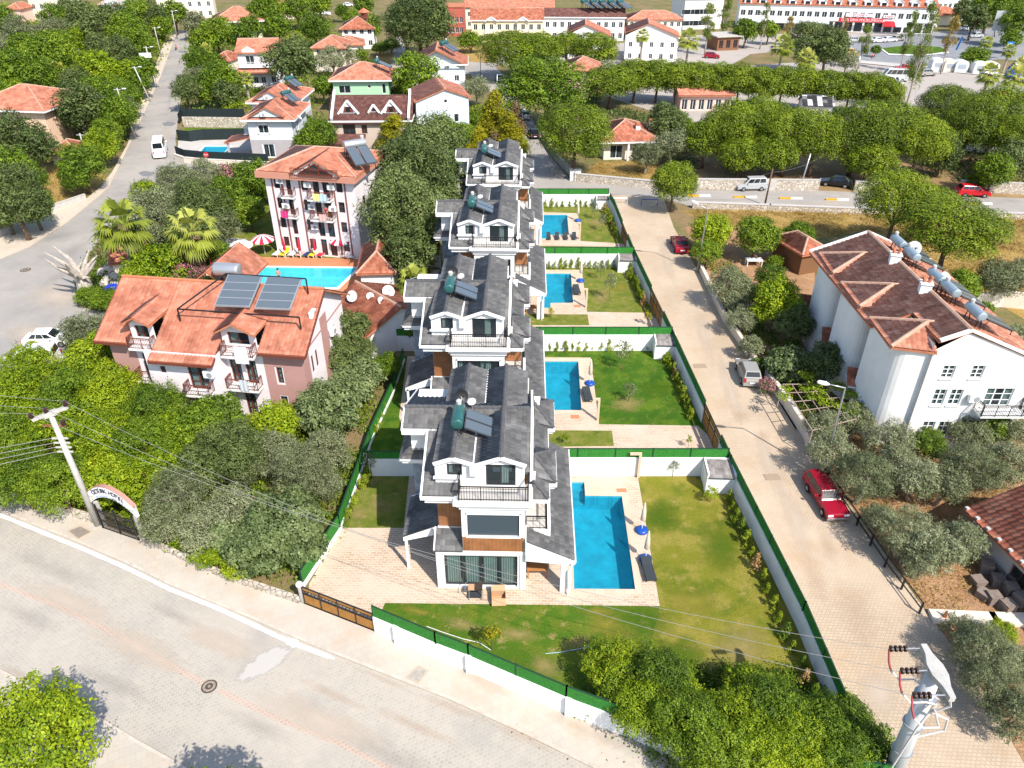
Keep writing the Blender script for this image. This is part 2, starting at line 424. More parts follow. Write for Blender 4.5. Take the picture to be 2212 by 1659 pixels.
# ================================================================ the ground
EARTH=ground_mat('earth',[((.24,.165,.09),),((.11,.13,.03),.15,.38,.6,.85),((.34,.25,.14),.5,.55,.75,.5),((.08,.10,.02),1.2,.48,.75,.6)])
ASPH=ground_mat('old_asphalt',[((0.302,0.281,0.259),),((0.389,0.353,0.310),.09,.4,.62,.8),((0.194,0.187,0.187),.22,.52,.72,.55),((0.418,0.367,0.310),.9,.55,.8,.4)],bump=.15,bscale=25)
ASPHD=ground_mat('road_asphalt',[((0.212,0.221,0.238),),((0.306,0.306,0.306),.1,.4,.65,.7),((0.136,0.145,0.162),.3,.55,.75,.5)],bump=.12,bscale=25)
LOT=ground_mat('parking_asphalt',[((0.367,0.328,0.296),),((0.437,0.382,0.335),.06,.4,.65,.7),((0.281,0.265,0.257),.2,.55,.75,.5)],bump=.1,bscale=20)
PAVER=paver_mat('grey_block_paving',(.345,.315,.27),(.41,.37,.315),(.46,.415,.35),.24,.2,stain=(.47,.415,.35),stain2=(.315,.295,.27),patch_scale=.11,rot=R(-24),msize=.022,wear=(.49,.43,.36))
BEIGE=paver_mat('beige_block_paving',(0.438,0.343,0.245),(0.493,0.390,0.282),(0.350,0.273,0.193),.24,.2,stain=(0.541,0.437,0.326),stain2=(0.438,0.296,0.185),patch_scale=.13,rot=R(3),msize=.022)
SIDEW=paver_mat('pavement_slabs',(.44,.395,.335),(.475,.425,.36),(.41,.365,.305),.5,.5,stain=(.54,.48,.405),stain2=(.48,.36,.255),patch_scale=.2,rot=R(-24),msize=.014)
SIDEL=paver_mat('street_pavement_slabs',(0.496,0.416,0.334),(0.544,0.464,0.372),(0.432,0.360,0.289),.5,.5,stain=(0.576,0.480,0.365),patch_scale=.1,rot=R(20),msize=.02)
PATIO=paver_mat('patio_travertine',(.43,.295,.195),(.54,.41,.295),(.60,.52,.43),.4,.2,stain=(.58,.475,.375),patch_scale=.35,rot=R(1),msize=.025)
COPE=paver_mat('pool_coping_travertine',(0.560,0.432,0.320),(0.608,0.480,0.368),(0.496,0.368,0.272),.6,5,msize=.01)
LAWN=ground_mat('lawn',[((.075,.15,.010),),((.17,.20,.022),.7,.45,.57,.85),((.035,.085,.006),.35,.5,.7,.7),((.36,.27,.11),1.1,.57,.66,.8),((.05,.11,.008),9,.45,.7,.6)],bump=.8,bscale=18)
LAWNG=ground_mat('deep_green_lawn',[((.05,.125,.008),),((.12,.19,.014),.6,.45,.57,.85),((.025,.075,.005),.35,.5,.7,.7),((.24,.22,.06),1.6,.58,.68,.7),((.035,.095,.006),9,.45,.7,.6)],bump=.8,bscale=18)
LAWNY=ground_mat('sunburnt_lawn',[((.20,.20,.02),),((.30,.25,.05),.5,.46,.58,.85),((.11,.15,.012),.33,.5,.6,.85),((.38,.29,.10),1.3,.56,.68,.7),((.11,.13,.01),8,.48,.7,.6)],bump=.9,bscale=16)
LAWNP=ground_mat('patchy_lawn',[((.14,.18,.02),),((.26,.23,.06),.9,.42,.62,.8),((.06,.12,.01),.5,.5,.7,.7),((.42,.31,.15),1.3,.58,.7,.8),((.08,.12,.01),9,.48,.7,.5)],bump=.8,bscale=18)
FIELD=ground_mat('dry_field',[((0.336,0.216,0.064),),((0.416,0.288,0.104),.25,.4,.62,.8),((0.176,0.152,0.032),.18,.52,.7,.75),((0.240,0.152,0.048),2.5,.45,.7,.6)],bump=1,bscale=5)
SOIL=ground_mat('garden_soil',[((.34,.19,.10),),((.46,.29,.17),.35,.45,.65,.7),((.2,.13,.07),1.2,.5,.75,.7)],bump=.8,bscale=8)
DECK=paver_mat('red_pool_deck',(.55,.20,.09),(.60,.23,.11),(.45,.2,.12),.3,.3,stain=(.62,.28,.15),patch_scale=.2)
POOLT=None
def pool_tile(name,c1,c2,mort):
 return paver_mat(name,c1,c2,mort,.12,.12,msize=.012,rough=.3,stain=tuple(min(1,x*1.35)for x in c2),patch_scale=.9,wear=tuple(x*.8 for x in c1))  # the paler patches paint wavering caustic light into the pool tile colour
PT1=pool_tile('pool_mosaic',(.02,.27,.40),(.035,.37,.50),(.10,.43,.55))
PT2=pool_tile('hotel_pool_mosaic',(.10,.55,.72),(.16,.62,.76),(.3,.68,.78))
def water_mat(name,tint,deep):
 m,t,b=_nodes(name)
 b.inputs['Base Color'].default_value=(*deep,1);b.inputs['Roughness'].default_value=.03;b.inputs['Specular IOR Level'].default_value=.5
 tc=t.nodes.new('ShaderNodeTexCoord');n=t.nodes.new('ShaderNodeTexNoise');n.inputs['Scale'].default_value=2.4;n.inputs['Detail'].default_value=5;n.inputs['Distortion'].default_value=1.2
 L(t,tc.outputs['Object'],n.inputs['Vector']);bp=t.nodes.new('ShaderNodeBump');bp.inputs['Strength'].default_value=.7;bp.inputs['Distance'].default_value=.1
 L(t,n.outputs['Fac'],bp.inputs['Height']);L(t,bp.outputs[0],b.inputs['Normal'])
 tp=t.nodes.new('ShaderNodeBsdfTransparent');tp.inputs[0].default_value=(*tint,1)
 mx=t.nodes.new('ShaderNodeMixShader');mx.inputs[0].default_value=.78
 L(t,b.outputs[0],mx.inputs[1]);L(t,tp.outputs[0],mx.inputs[2]);L(t,mx.outputs[0],t.nodes['Material Output'].inputs[0])
 return m
WAT1=water_mat('pool_water',(.62,.94,.97),(.005,.20,.33));WAT2=water_mat('hotel_pool_water',(.72,.96,.98),(.02,.35,.5))
POOLS=[
 ([(1235,1043),(1262,1043),(1264,1072),(1343,1073),(1372,1274),(1240,1273)],PT1,WAT1),
 ([(1164.7,782),(1249,782),(1256,887),(1170,887)],PT1,WAT1),
 ([(1166.7,592),(1233,592),(1238,655),(1189,655.5),(1189,666),(1167,666)],PT1,WAT1),
 ([(1168,465),(1225,465),(1229,508),(1187,508.3),(1187,516),(1168.5,516)],PT1,WAT1),
 ([(567,578),(772,580),(728,622),(600,623),(552,608),(550,590)],PT2,WAT2),
 ([(443,317),(497,317),(477,338),(428,335)],PT1,WAT1),
 ([(630,641),(712,641),(692,662),(620,662)],PT2,WAT2)]
PH=[gp(p[0])for p in POOLS]
sheet('ground',[(-900,-30),(900,-30),(900,1600),(-900,1600)],EARTH,0.0,PH)
for (pix,tm,wm),pts in zip(POOLS,PH):
 mb=MB();n=len(pts);dz=-1.25 if tm is PT1 else -1.1
 for i in range(n):
  a,b=pts[i],pts[(i+1)%n]
  mb.poly([(a.x,a.y,dz),(b.x,b.y,dz),(b.x,b.y,.045),(a.x,a.y,.045)])
 if n==6 and tm is PT1 and pix[0][0]==1235:
  a,b,c2=pts[0],pts[1],pts[2]
  for k in range(3):
   y1=a.y+(c2.y-a.y)*(k)/3;y0=a.y+(c2.y-a.y)*(k+1)/3;z=-.3-.28*k
   mb.box(a.x-.02*k,b.x-.003,y0,y1-.002,dz,z)
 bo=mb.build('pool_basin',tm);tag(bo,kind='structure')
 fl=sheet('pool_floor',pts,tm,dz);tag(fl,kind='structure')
 wv=sheet('pool_water',pts,wm,-.09);tag(wv,kind='structure')
KERB_N=[(-700,900),(-350,983),(0,1106),(67,1133),(167,1173),(267,1216),(367,1265),(533,1334),(623,1374),(737,1421),(871,1474),(971,1513),(1137,1590),(1290,1665),(1500,1780),(1800,1960)]
KERB_S=[(-700,1120),(-300,1300),(0,1446),(67,1481),(200,1541),(300,1601),(403,1659),(600,1790),(900,2000)]
BACK_N=[(-700,862),(-350,940),(0,1058),(150,1112),(310,1166),(480,1247),(655,1306),(812,1368),(944,1424),(1014,1451),(1221,1541),(1371,1597),(1475,1652),(1640,1750),(1900,1900)]
kn,ks,bnk=gp(KERB_N),gp(KERB_S),gp(BACK_N)
sheet('main_street',kn+ks[::-1],PAVER,.008)
def strip3(name,a,b,z0,z1,m,kind='structure'):
 """raised pavement with a real kerb step between polylines a (kerb side) and b"""
 mb=MB();pts=[Vector((p.x,p.y,z1))for p in a]+[Vector((p.x,p.y,z1))for p in b[::-1]]
 tr=tessellate_polygon([[Vector((p.x,p.y,0))for p in pts]])
 mb.v=[tuple(p)for p in pts]
 for t in tr:
  p,q,r_=(pts[i]for i in t)
  if (q-p).cross(r_-p).z<0:t=(t[0],t[2],t[1])
  mb.f.append(tuple(t));mb.m.append(0)
 for p,q in zip(a,a[1:]):mb.poly([(p.x,p.y,z0),(q.x,q.y,z0),(q.x,q.y,z1),(p.x,p.y,z1)])
 return tag(mb.build(name,m),kind=kind)
strip3('pavement',kn,bnk,0,.12,SIDEW)
def offset_line(pts,d):
 out=[]
 for i,p in enumerate(pts):
  t=(pts[min(i+1,len(pts)-1)]-pts[max(i-1,0)]);t.z=0;t.normalize();out.append(p+Vector((-t.y,t.x,0))*d)
 return out
kb=offset_line(kn,.16)
CONCK=mat('kerb_concrete',(.52,.45,.38),.9,.2,var=.2,scale=2)
def ribbon(name,a,b,z,m):
 mb=MB()
 for i in range(len(a)-1):mb.poly([(a[i].x,a[i].y,z),(a[i+1].x,a[i+1].y,z),(b[i+1].x,b[i+1].y,z),(b[i].x,b[i].y,z)])
 return tag(mb.build(name,m),kind='structure')
ribbon('kerb',kn,kb,.124,CONCK)
far_s=[p+Vector((-6,-14,0))for p in ks]
strip3('pavement',ks[::-1],far_s[::-1],0,.11,SIDEW)
ribbon('kerb',offset_line(ks,-.02),offset_line(ks,-.16),.114,CONCK)
WPAINT=mat('lime_white_paint',(.86,.86,.86),.8,.2,var=.06,scale=4)
wl=gp([(-350,990),(-30,1101),(0,1113),(67,1140),(167,1181),(267,1224),(367,1273),(470,1314),(533,1343),(600,1375),(650,1396),(722,1423)])
def stripe(name,c,w,z,m,jit=0.0):
 a,b=offset_line(c,w/2),offset_line(c,-w/2);k=len(c)
 w_=[w*(1+random.uniform(-jit,jit))for _ in c];w_[-1]*=.3
 a=[c[i]+(a[i]-c[i])*w_[i]/w for i in range(k)];b=[c[i]+(b[i]-c[i])*w_[i]/w for i in range(k)]
 return ribbon(name,a,b,z,m)
def densify(c,n):
 out=[]
 for a,b in zip(c,c[1:]):
  for k in range(n):out.append(a.lerp(b,k/n))
 return out+[c[-1]]
stripe('road_marking',densify(wl,6),.26,.016,WPAINT,.16)
def blob(name,u,v,ru,rv,z,m,n=28,jit=.18,rot=0.0):
 pts=[]
 for k in range(n):
  t=2*math.pi*k/n;q=1+random.uniform(-jit,jit);x,y=ru*math.cos(t)*q,rv*math.sin(t)*q
  pts.append(G(u+x*math.cos(rot)-y*math.sin(rot),v+x*math.sin(rot)+y*math.cos(rot)))
 return sheet(name,pts[::-1],m,z)
blob('lime_spill',630,1388,17,8,.02,WPAINT,30,.3,.3)
0 and blob('cement_patch',562,1436,72,19,.013,mat('cement_patch',(.60,.57,.53),.9,.1,var=.12,scale=1.5,bump=.5,bscale=5),40,.13,-.52)
def film_mat(name,col,sc,hard=.25,amt=.9):
 m,t,b=_nodes(name);b.inputs['Base Color'].default_value=(*col,1);b.inputs['Roughness'].default_value=.95;b.inputs['Specular IOR Level'].default_value=.1
 a=t.nodes.new('ShaderNodeAttribute');a.attribute_name='fade';tc=t.nodes.new('ShaderNodeTexCoord');n=t.nodes.new('ShaderNodeTexNoise');n.inputs['Scale'].default_value=sc;n.inputs['Detail'].default_value=8;n.inputs['Roughness'].default_value=.65
 L(t,tc.outputs['Object'],n.inputs['Vector']);ad=t.nodes.new('ShaderNodeMath');ad.operation='MULTIPLY_ADD';ad.inputs[1].default_value=1.3;L(t,a.outputs['Fac'],ad.inputs[0]);L(t,n.outputs['Fac'],ad.inputs[2])
 mr=t.nodes.new('ShaderNodeMapRange');mr.inputs[1].default_value=.75;mr.inputs[2].default_value=.75+hard*2;mr.inputs[4].default_value=amt;L(t,ad.outputs[0],mr.inputs[0])
 tp=t.nodes.new('ShaderNodeBsdfTransparent');mx=t.nodes.new('ShaderNodeMixShader');L(t,mr.outputs[0],mx.inputs[0]);L(t,tp.outputs[0],mx.inputs[1]);L(t,b.outputs[0],mx.inputs[2]);L(t,mx.outputs[0],t.nodes['Material Output'].inputs[0]);MATS[name]=m;return m
def film(name,u,v,ru,rv,z,m,rot=0.0,n=26,jit=.2):
 """a thin staining film lying on the ground, fading out towards its ragged rim"""
 P0=G(u,v,z);V,F=[tuple(P0)],[]
 for q in (.5,1.0):
  for k in range(n):
   t=2*math.pi*k/n;s_=q*(1+random.uniform(-jit,jit));x,y=ru*math.cos(t)*s_,rv*math.sin(t)*s_;V.append(tuple(G(u+x*math.cos(rot)-y*math.sin(rot),v+x*math.sin(rot)+y*math.cos(rot),z)))
 for k in range(n):j=(k+1)%n;F+=[(0,1+j,1+k),(1+k,1+j,1+n+j),(1+k,1+n+j,1+n+k)]
 me=bpy.data.meshes.new(name);me.from_pydata(V,[],F);a=me.attributes.new('fade','FLOAT','POINT');a.data.foreach_set('value',[1.0]+[.5]*n+[0.0]*n);me.materials.append(m);o=bpy.data.objects.new(name,me);COL.objects.link(o);return tag(o,kind='structure')
CEMF=film_mat('cement_film',(.53,.50,.455),1.6,.16,.85);DUSTF=film_mat('pale_dust_film',(.60,.50,.40),.5,.5,.6);RUSTF=film_mat('orange_soil_film',(.52,.37,.25),1.1,.6,.32);DARKF=film_mat('dark_stain_film',(.33,.30,.265),.7,.6,.26)
film('cement_patch',575,1432,100,30,.013,CEMF,-.52)
for u,v,a,b,r_,m_ in [(980,1530,110,14,.40,RUSTF),(1130,1590,120,20,.42,RUSTF),(830,1468,90,8,.42,RUSTF),(1040,1470,110,24,.42,RUSTF),(1250,1570,120,30,.42,RUSTF),(40,1455,60,12,.5,RUSTF),(1350,1610,90,30,.4,DARKF)]:film('soil_dust',u,v,a,b,.126 if m_ is not DARKF else .127,m_,r_)
for u,v,a,b,r_,m_ in [(300,1400,160,50,.4,DUSTF),(150,1300,160,40,.4,DUSTF),(700,1560,200,50,.4,DUSTF),(480,1390,120,40,.4,DUSTF),(860,1640,160,40,.4,DARKF),(120,1230,160,30,.42,DARKF),(560,1570,120,30,.4,DARKF),(250,1480,140,30,.4,DARKF),(60,1330,120,30,.4,DARKF),(380,1330,90,20,.4,DARKF),(720,1500,120,16,.42,RUSTF),(900,1570,160,16,.42,RUSTF)]:film('road_dust',u,v,a,b,.018+random.random()*.001,m_,r_)
SIDE_FILMS=[(1580,850,22,110,-.32,DUSTF),(1660,1000,26,110,-.35,DUSTF),(1720,1130,34,110,-.35,DUSTF),(1850,1330,50,110,-.4,RUSTF),(1760,1250,30,80,-.35,RUSTF),(1520,720,20,90,-.3,DUSTF),(1440,560,14,80,-.3,DUSTF),(1650,940,24,20,0,RUSTF),(1900,1500,70,80,-.4,DUSTF),(1600,900,30,20,0,RUSTF),(1990,1560,60,60,-.4,RUSTF),(1790,1180,24,60,-.4,RUSTF)]
for u,v,a,b,r_,m_ in SIDE_FILMS:film('road_dust',u,v,a,b,.010+random.random()*.002,m_,r_)
for u,v,a,b,r_,m_ in [(120,640,90,40,0,DUSTF),(60,720,80,30,0,DUSTF),(300,400,50,18,-.6,DARKF),(350,310,14,60,.3,DUSTF),(370,200,9,60,.2,DARKF),(220,470,60,14,-.6,DARKF),(160,540,60,20,-.5,DARKF),(120,600,60,12,-.5,DARKF),(1560,432,120,5,0,DARKF),(1800,440,120,5,0,DUSTF),(1200,370,30,20,0,DUSTF)]:film('road_stain',u,v,a,b,.0185+random.random()*.002,m_,r_)
REDP=paver_mat('red_paver_row',(.40,.28,.225),(.44,.32,.26),(.5,.42,.345),.24,.2,stain=(.48,.40,.32),patch_scale=.5,rot=R(-24),msize=.03)
stripe('road_centre_row',densify(gp([(-100,1215),(0,1262),(133,1312),(250,1370),(400,1455),(460,1483)]),4),.30,.012,REDP)
stripe('road_centre_row',densify(gp([(475,1492),(600,1553),(733,1605),(830,1655),(900,1692)]),4),.30,.012,REDP)
BE_L=[(1950,1760),(1835,1523),(1741,1330),(1580,998),(1453,722),(1368,540),(1318,421)]
BE_R=[(2330,1800),(2212,1648),(2085,1431),(2000,1321),(1905,1185),(1830,1082),(1762,965),(1690,872),(1637,800),(1562,685),(1505,582),(1455,490),(1432,424)]
sheet('side_street',gp(BE_L)[::-1]+gp(BE_R)[::-1][::-1],BEIGE,.006)if False else sheet('side_street',gp(BE_L)+gp(BE_R[::-1]),BEIGE,.006)
0 and stripe('dusty_drain_strip',densify(gp([(1560,830),(1620,940),(1700,1130),(1760,1250)]),3),.8,.011,mat('pale_dust',(.50,.42,.33),.9,.1,var=.12,scale=.8))
CR_T=[(900,408),(1140,385),(1240,392),(1420,409),(1510,411),(1765,412),(2000,420),(2400,436)]
CR_B=[(900,436),(1140,412),(1290,411),(1320,420),(1432,428),(1492,446),(1660,451),(1900,460),(2212,470),(2400,476)]
sheet('cross_road',gp(CR_B)+gp(CR_T[::-1]),ASPH,.012)
sheet('lane',gp([(1145,402),(1240,396),(1195,345),(1162,280),(1125,215),(1098,170),(1060,136),(990,136),(1020,165),(1062,200),(1108,260),(1130,310)]),ASPH,.016)
sheet('back_road',gp([(760,150),(860,140),(1000,133),(1075,138),(1060,158),(1000,160),(860,168),(760,172)]),LOT,.008)
sheet('back_lane',gp([(845,140),(880,142),(875,100),(868,80),(855,80),(852,105)]),LOT,.012)
LS_L=[(-450,640),(0,560),(67,532),(147,480),(217,423),(238,402),(263,350),(290,293),(320,228),(347,167),(377,85),(386,66)]
LS_R=[(-450,870),(0,812),(120,805),(235,705),(245,680),(168,662),(160,600),(225,500),(320,420),(400,395),(450,385),(540,372),(560,352),(430,352),(383,340),(379,300),(384,262),(390,215),(398,165),(410,110),(406,66)]
sheet('left_street',gp(LS_R)+gp(LS_L[::-1]),ASPH,.010)
SL_B=[(-450,588),(0,517),(95,464),(185,432),(218,405),(243,372),(276,312),(297,240),(326,168),(358,85),(370,66)]
strip3('street_pavement',gp(LS_L),gp(SL_B),0,.12,SIDEL)
for u,v,a,b in [(365,268,14,5),(315,375,16,6),(360,375,18,3),(352,330,10,4),(395,112,10,2.5),(370,190,8,3)]:
 blob('asphalt_patch',u,v,a,b,.017,mat('fresh_asphalt',(.19,.19,.195),.9,.2,var=.2,scale=3),24,.2)
sheet('town_street',gp([(1080,100),(1180,96),(1480,90),(1620,118),(1560,150),(1400,185),(1300,150),(1075,140)]),LOT,.005)
sheet('car_park',gp([(1300,205),(1400,185),(1560,150),(1640,140),(1830,128),(2010,150),(2400,196),(2400,290),(2000,290),(1500,270)]),LOT,.006)
sheet('town_road',gp([(1810,100),(1840,80),(1990,70),(2080,66),(2400,40),(2400,120),(2330,140),(2160,128),(1990,140),(1880,135),(1800,122)]),ASPHD,.012)
sheet('shop_pavement',gp([(1480,76),(1800,72),(1995,62),(1990,70),(1840,80),(1800,100),(1480,130)]),LOT,.009)
PAVL=mat('pale_pavement',(0.480,0.448,0.416),.9,.1,var=.1,scale=.5)
strip3('pavement_island',gp([(1855,131),(1990,143),(2212,165),(2400,186)]),gp([(1855,137),(1985,150),(2212,172),(2400,192)])[::1],0,.14,PAVL)
sheet('traffic_island',gp([(1905,105),(1960,98),(2030,102),(2048,112),(1990,118),(1920,116)]),LAWNG,.10)
ribbon('white_kerb',gp([(1905,106),(1920,117),(1990,119.5),(2048,113)]),gp([(1904,108),(1920,119.5),(1990,122),(2050,115)]),.14,WPAINT)
sheet('dry_field',gp([(1470,455),(1660,453),(1900,462),(2212,474),(2500,490),(2500,640),(2212,690),(2130,640),(2010,560),(1860,500),(1740,520),(1500,470)]),FIELD,.007)
sheet('dry_grass_verge',gp([(1290,350),(1420,350),(1420,405),(1250,392)]),FIELD,.005)
sheet('pine_grove_floor',gp([(1490,240),(2300,270),(2300,432),(1510,408)]),ground_mat('pine_litter',[((.28,.18,.09),),((.38,.27,.13),.4,.45,.65,.7),((.14,.11,.05),.8,.5,.7,.7)],bscale=8),.004)
sheet('dry_grass_verge',gp([(60,360),(170,352),(235,385),(180,430),(95,458),(-10,505),(-10,440)]),FIELD,.006)
sheet('dry_grass_verge',gp([(815,108),(1075,100),(1060,134),(820,138)]),FIELD,.006)
sheet('orchard_soil',gp([(1505,560),(1480,490),(1700,490),(1760,560),(1760,690),(1720,930),(1640,800),(1562,682)]),SOIL,.006)
sheet('olive_grove_soil',gp([(1762,962),(1900,920),(2300,900),(2300,1330),(2010,1330),(1905,1182),(1830,1080)]),SOIL,.005)
sheet('grove_soil',gp([(2005,1332),(2300,1335),(2500,1800),(2335,1800),(2212,1646),(2085,1430)]),SOIL,.005)
sheet('hotel_garden',gp([(505,440),(640,440),(800,545),(780,580),(500,575),(440,640),(430,520)]),LAWNP,.006)
sheet('hotel_pool_deck',gp([(530,555),(640,556),(795,560),(800,690),(600,690),(520,640),(500,600)]),DECK,.010,[PH[4],PH[6]])
def coping(name,pts,w,z,m,th=.05):
 """a stone edge of width w round a pool (pts clockwise or not): outset polygon with hole"""
 c=sum(pts,Vector())/len(pts);area=sum(pts[i].x*pts[(i+1)%len(pts)].y-pts[(i+1)%len(pts)].x*pts[i].y for i in range(len(pts)))
 s=-1 if area>0 else 1;out=[];n=len(pts)
 for i in range(n):
  a,b,d=pts[i-1],pts[i],pts[(i+1)%n]
  e1=(b-a).normalized();e2=(d-b).normalized();n1=Vector((-e1.y,e1.x,0))*s;n2=Vector((-e2.y,e2.x,0))*s
  k=(n1+n2).normalized();out.append(b+k*(w/max(.3,k.dot(n1))))
 o=MB()
 for i in range(n):
  j=(i+1)%n
  o.poly([(pts[i].x,pts[i].y,z),(pts[j].x,pts[j].y,z),(out[j].x,out[j].y,z),(out[i].x,out[i].y,z)])
  o.poly([(out[i].x,out[i].y,z-th),(out[j].x,out[j].y,z-th),(out[j].x,out[j].y,z),(out[i].x,out[i].y,z)])
 return tag(o.build(name,m),kind='structure'),out
for i in range(7):coping('pool_coping',PH[i],.42 if i<4 else .35,.06,COPE if i<4 else TRIM)
def yard(name,pix,m,z,holes=()):return sheet(name,gp(pix),m,z,holes)
WALL_TOP=2.15
SW=[G(u,v,WALL_TOP)for u,v in [(1960,1775),(1835,1516),(1741,1301),(1580,985),(1453,712),(1368,534),(1327,432),(1318,418)]]
SWG=[Vector((p.x,p.y,0))for p in SW]
yard('lawn',[(735,1143),(800,1010),(890,1000),(890,1143)],LAWNP,.022)
sheet('lawn',gp([(812,1360),(800,1290),(1250,1300),(1425,1309),(1400,1420),(1345,1520),(1330,1575),(1180,1520),(1000,1438)]),LAWN,.024)
sheet('lawn',gp([(1378,1028)])+[Vector((SWG[3].x,G(1378,1028).y,0)),SWG[2],SWG[1],Vector((17.9,22.2,0))]+gp([(1480,1650),(1310,1570),(1300,1430),(1360,1380),(1360,1306),(1420,1306)]),LAWNY,.020)
PATIO1=gp([(664,1302),(668,1262),(735,1141),(872,1141),(886,1010),(1000,1010),(1200,1010),(1240,1026),(1378,1031),(1425,1310),(832,1303),(806,1362)])
sheet('patio',PATIO1[::-1],PATIO,.030,[PH[0]])
sheet('lawn',gp([(1100,975),(770,990),(830,860),(860,770),(1100,760)])+[Vector((SWG[4].x,G(0,757).y,0)),SWG[3]],LAWNG,.020,[PH[1]])
LGF=film_mat('green_turf_film',(.07,.14,.01),1.4,.5,.6);LYF=film_mat('tan_turf_film',(.36,.28,.11),1.6,.5,.6);LOF=film_mat('olive_turf_film',(.25,.225,.035),1.2,.5,.7)
for u,v,a,b,r_,m_ in [(1400,1340,90,50,.3,LGF),(1340,1400,90,60,0,LOF),(1310,1350,60,40,0,LOF),(1480,1420,90,60,.3,LGF),(1430,1120,60,50,.3,LGF),(1560,1180,70,90,-.3,LGF),(1600,1400,90,80,0,LYF),(1540,1450,80,40,0,LYF),(1500,1300,80,40,.2,LOF),(1000,1350,60,20,.2,LYF),(1120,1370,70,20,.1,LYF),(1250,1390,60,24,0,LYF),(1180,1440,60,30,.3,LYF),(900,1320,60,12,.2,LOF),(1290,1320,60,14,0,LOF),(820,1090,40,30,0,LYF),(770,1110,30,20,0,LYF),(800,1040,40,14,0,LYF),(1355,872,50,24,0,LYF),(1420,840,50,30,0,LGF),(1240,950,50,8,0,LYF),(1300,640,30,24,0,LYF),(1340,620,30,16,0,LOF),(1290,480,30,14,0,LYF)]:film('turf_patch',u,v,a,b,.0265+random.random()*.002 if v>1270 or v<1010 and v>990 else .0262+random.random()*.002,m_,r_)
sheet('patio',gp([(880,770),(1276,773),(1294,917),(1507,920),(1565,972),(880,966),(862,900)])[::-1],PATIO,.028,[PH[1]])
sheet('lawn',gp([(1180,930),(1322,931),(1326,964),(1180,966)]),LAWNP,.034)
sheet('lawn',gp([(1100,712),(880,700),(940,585),(1100,575)])+[Vector((SWG[5].x,G(0,575).y,0)),SWG[4]],LAWNP,.020,[PH[2]])
sheet('patio',gp([(930,583),(1257,583),(1268,674),(1402,676),(1438,708),(930,705)])[::-1],PATIO,.028,[PH[2]])
sheet('lawn',gp([(1132,679),(1269,680),(1273,703),(1131,703)]),LAWNP,.034)
sheet('lawn',gp([(1100,530),(950,525),(980,450),(1100,440)])+[Vector((SWG[6].x,G(0,440).y,0)),SWG[5]],LAWNP,.020,[PH[3]])
sheet('patio',gp([(960,452),(1247,461),(1254,521),(1340,526),(1362,534),(960,528)])[::-1],PATIO,.028,[PH[3]])
def plot_wall(name,label,pts,hw,hg,th=.2,piers=()):
 r=thing(name,label,'wall',pts[0]);o=pts[0]
 w,g,f=MB(),MB(),MB()
 for a,b in zip(pts,pts[1:]):
  a,b=a-o,b-o;d=(b-a).normalized();ln=(b-a).length
  w.beam(a+Vector((0,0,hw/2)),b+d*(th/2 if b is not pts[-1]else 0)+Vector((0,0,hw/2)),th,hw)
  g.beam(a+Vector((0,0,hw+hg/2)),b+Vector((0,0,hw+hg/2)),.07,hg)
  f.beam(a+Vector((0,0,hw+hg+.02)),b+Vector((0,0,hw+hg+.02)),.08,.05)
  k=max(1,int(ln/2.6))
  for i in range(k+1):
   p=a+d*(ln*i/k);f.beam(p+Vector((0,0,hw)),p+Vector((0,0,hw+hg+.06)),.1,.1)
 w.build('wall_base',WHITEW,r);g.build('grass_fence',GREENT,r);f.build('fence_frame',mat('dark_green_metal',(.012,.05,.02),.5,.4),r)
 return r
def cross(y_px,u0,xw,hw,hg,label):
 a=G(u0,y_px);b=Vector((xw,a.y,0));return plot_wall('plot_wall',label,[a,b],hw,hg)
def xat(y):
 for a,b in zip(SWG,SWG[1:]):
  if b.y>=y>=a.y:return a.x+(b.x-a.x)*(y-a.y)/(b.y-a.y)
 return SWG[-1].x
for v,u0,hw,hg,lb in [(1027,1165,1.72,.75,'white wall with green turf fence behind the nearest pool'),(757,1095,1.72,.75,'white wall with green turf fence between the two middle pools'),
     (578,1085,1.72,.75,'white wall with green turf fence behind the second farthest pool'),(446,1100,1.72,.75,'white wall with green turf fence behind the farthest pool')]:
 y=G(0,v).y;cross(v,u0,xat(y)-.1,hw,hg,lb)
cross(1027,800,G(905,1027).x,1.6,.62,'short white wall with turf fence left of the nearest villa')
cross(757,860,G(905,757).x,1.6,.62,'short white wall with turf fence left of the second villa')
cross(578,905,G(950,578).x,1.6,.62,'short white wall with turf fence left of the third villa')
def cut(pts,y0,y1):return [Vector((xat(y0),y0,0))]+[p for p in pts if y0<p.y<y1]+[Vector((xat(y1),y1,0))]
yg=[(G(0,1010).y-2.0,G(1545,955,1).y,'x')]
GATES=[(G(1568,972,.8).y,G(1537,895,.8).y),(G(1446,700,.8).y,G(1422,642,.8).y),(G(1366,530,.8).y,G(1352,498,.8).y)]
yy=[SWG[0].y]+[q for g in GATES for q in g]+[SWG[-1].y]
for k,lb in enumerate(['long white street wall with dark turf fence beside the sunburnt lawn','white street wall with turf fence beside the second pool garden','white street wall with turf fence beside the third pool garden','white street wall with turf fence beside the farthest pool garden']):
 plot_wall('street_wall',lb,cut(SWG,yy[2*k],yy[2*k+1]),1.45,.7)
fw=gp([(812,1367),(944,1424),(1014,1451),(1221,1541),(1371,1597),(1475,1653)])
fw.append(Vector((17.8,SWG[1].y-3.4,0)))
FWALL=plot_wall('front_wall','white front wall with bright green turf fence along the main pavement',fw,1.45,.82)
pr=MB()
for u,v in [(860,1388),(1014,1451),(1226,1543)]:
 p=G(u,v)-fw[0];d=Vector((.4,.92,0));pr.box(p.x-.17,p.x+.17,p.y-.22,p.y+.1,0,1.5)
pr.build('pier',WHITEW,FWALL)
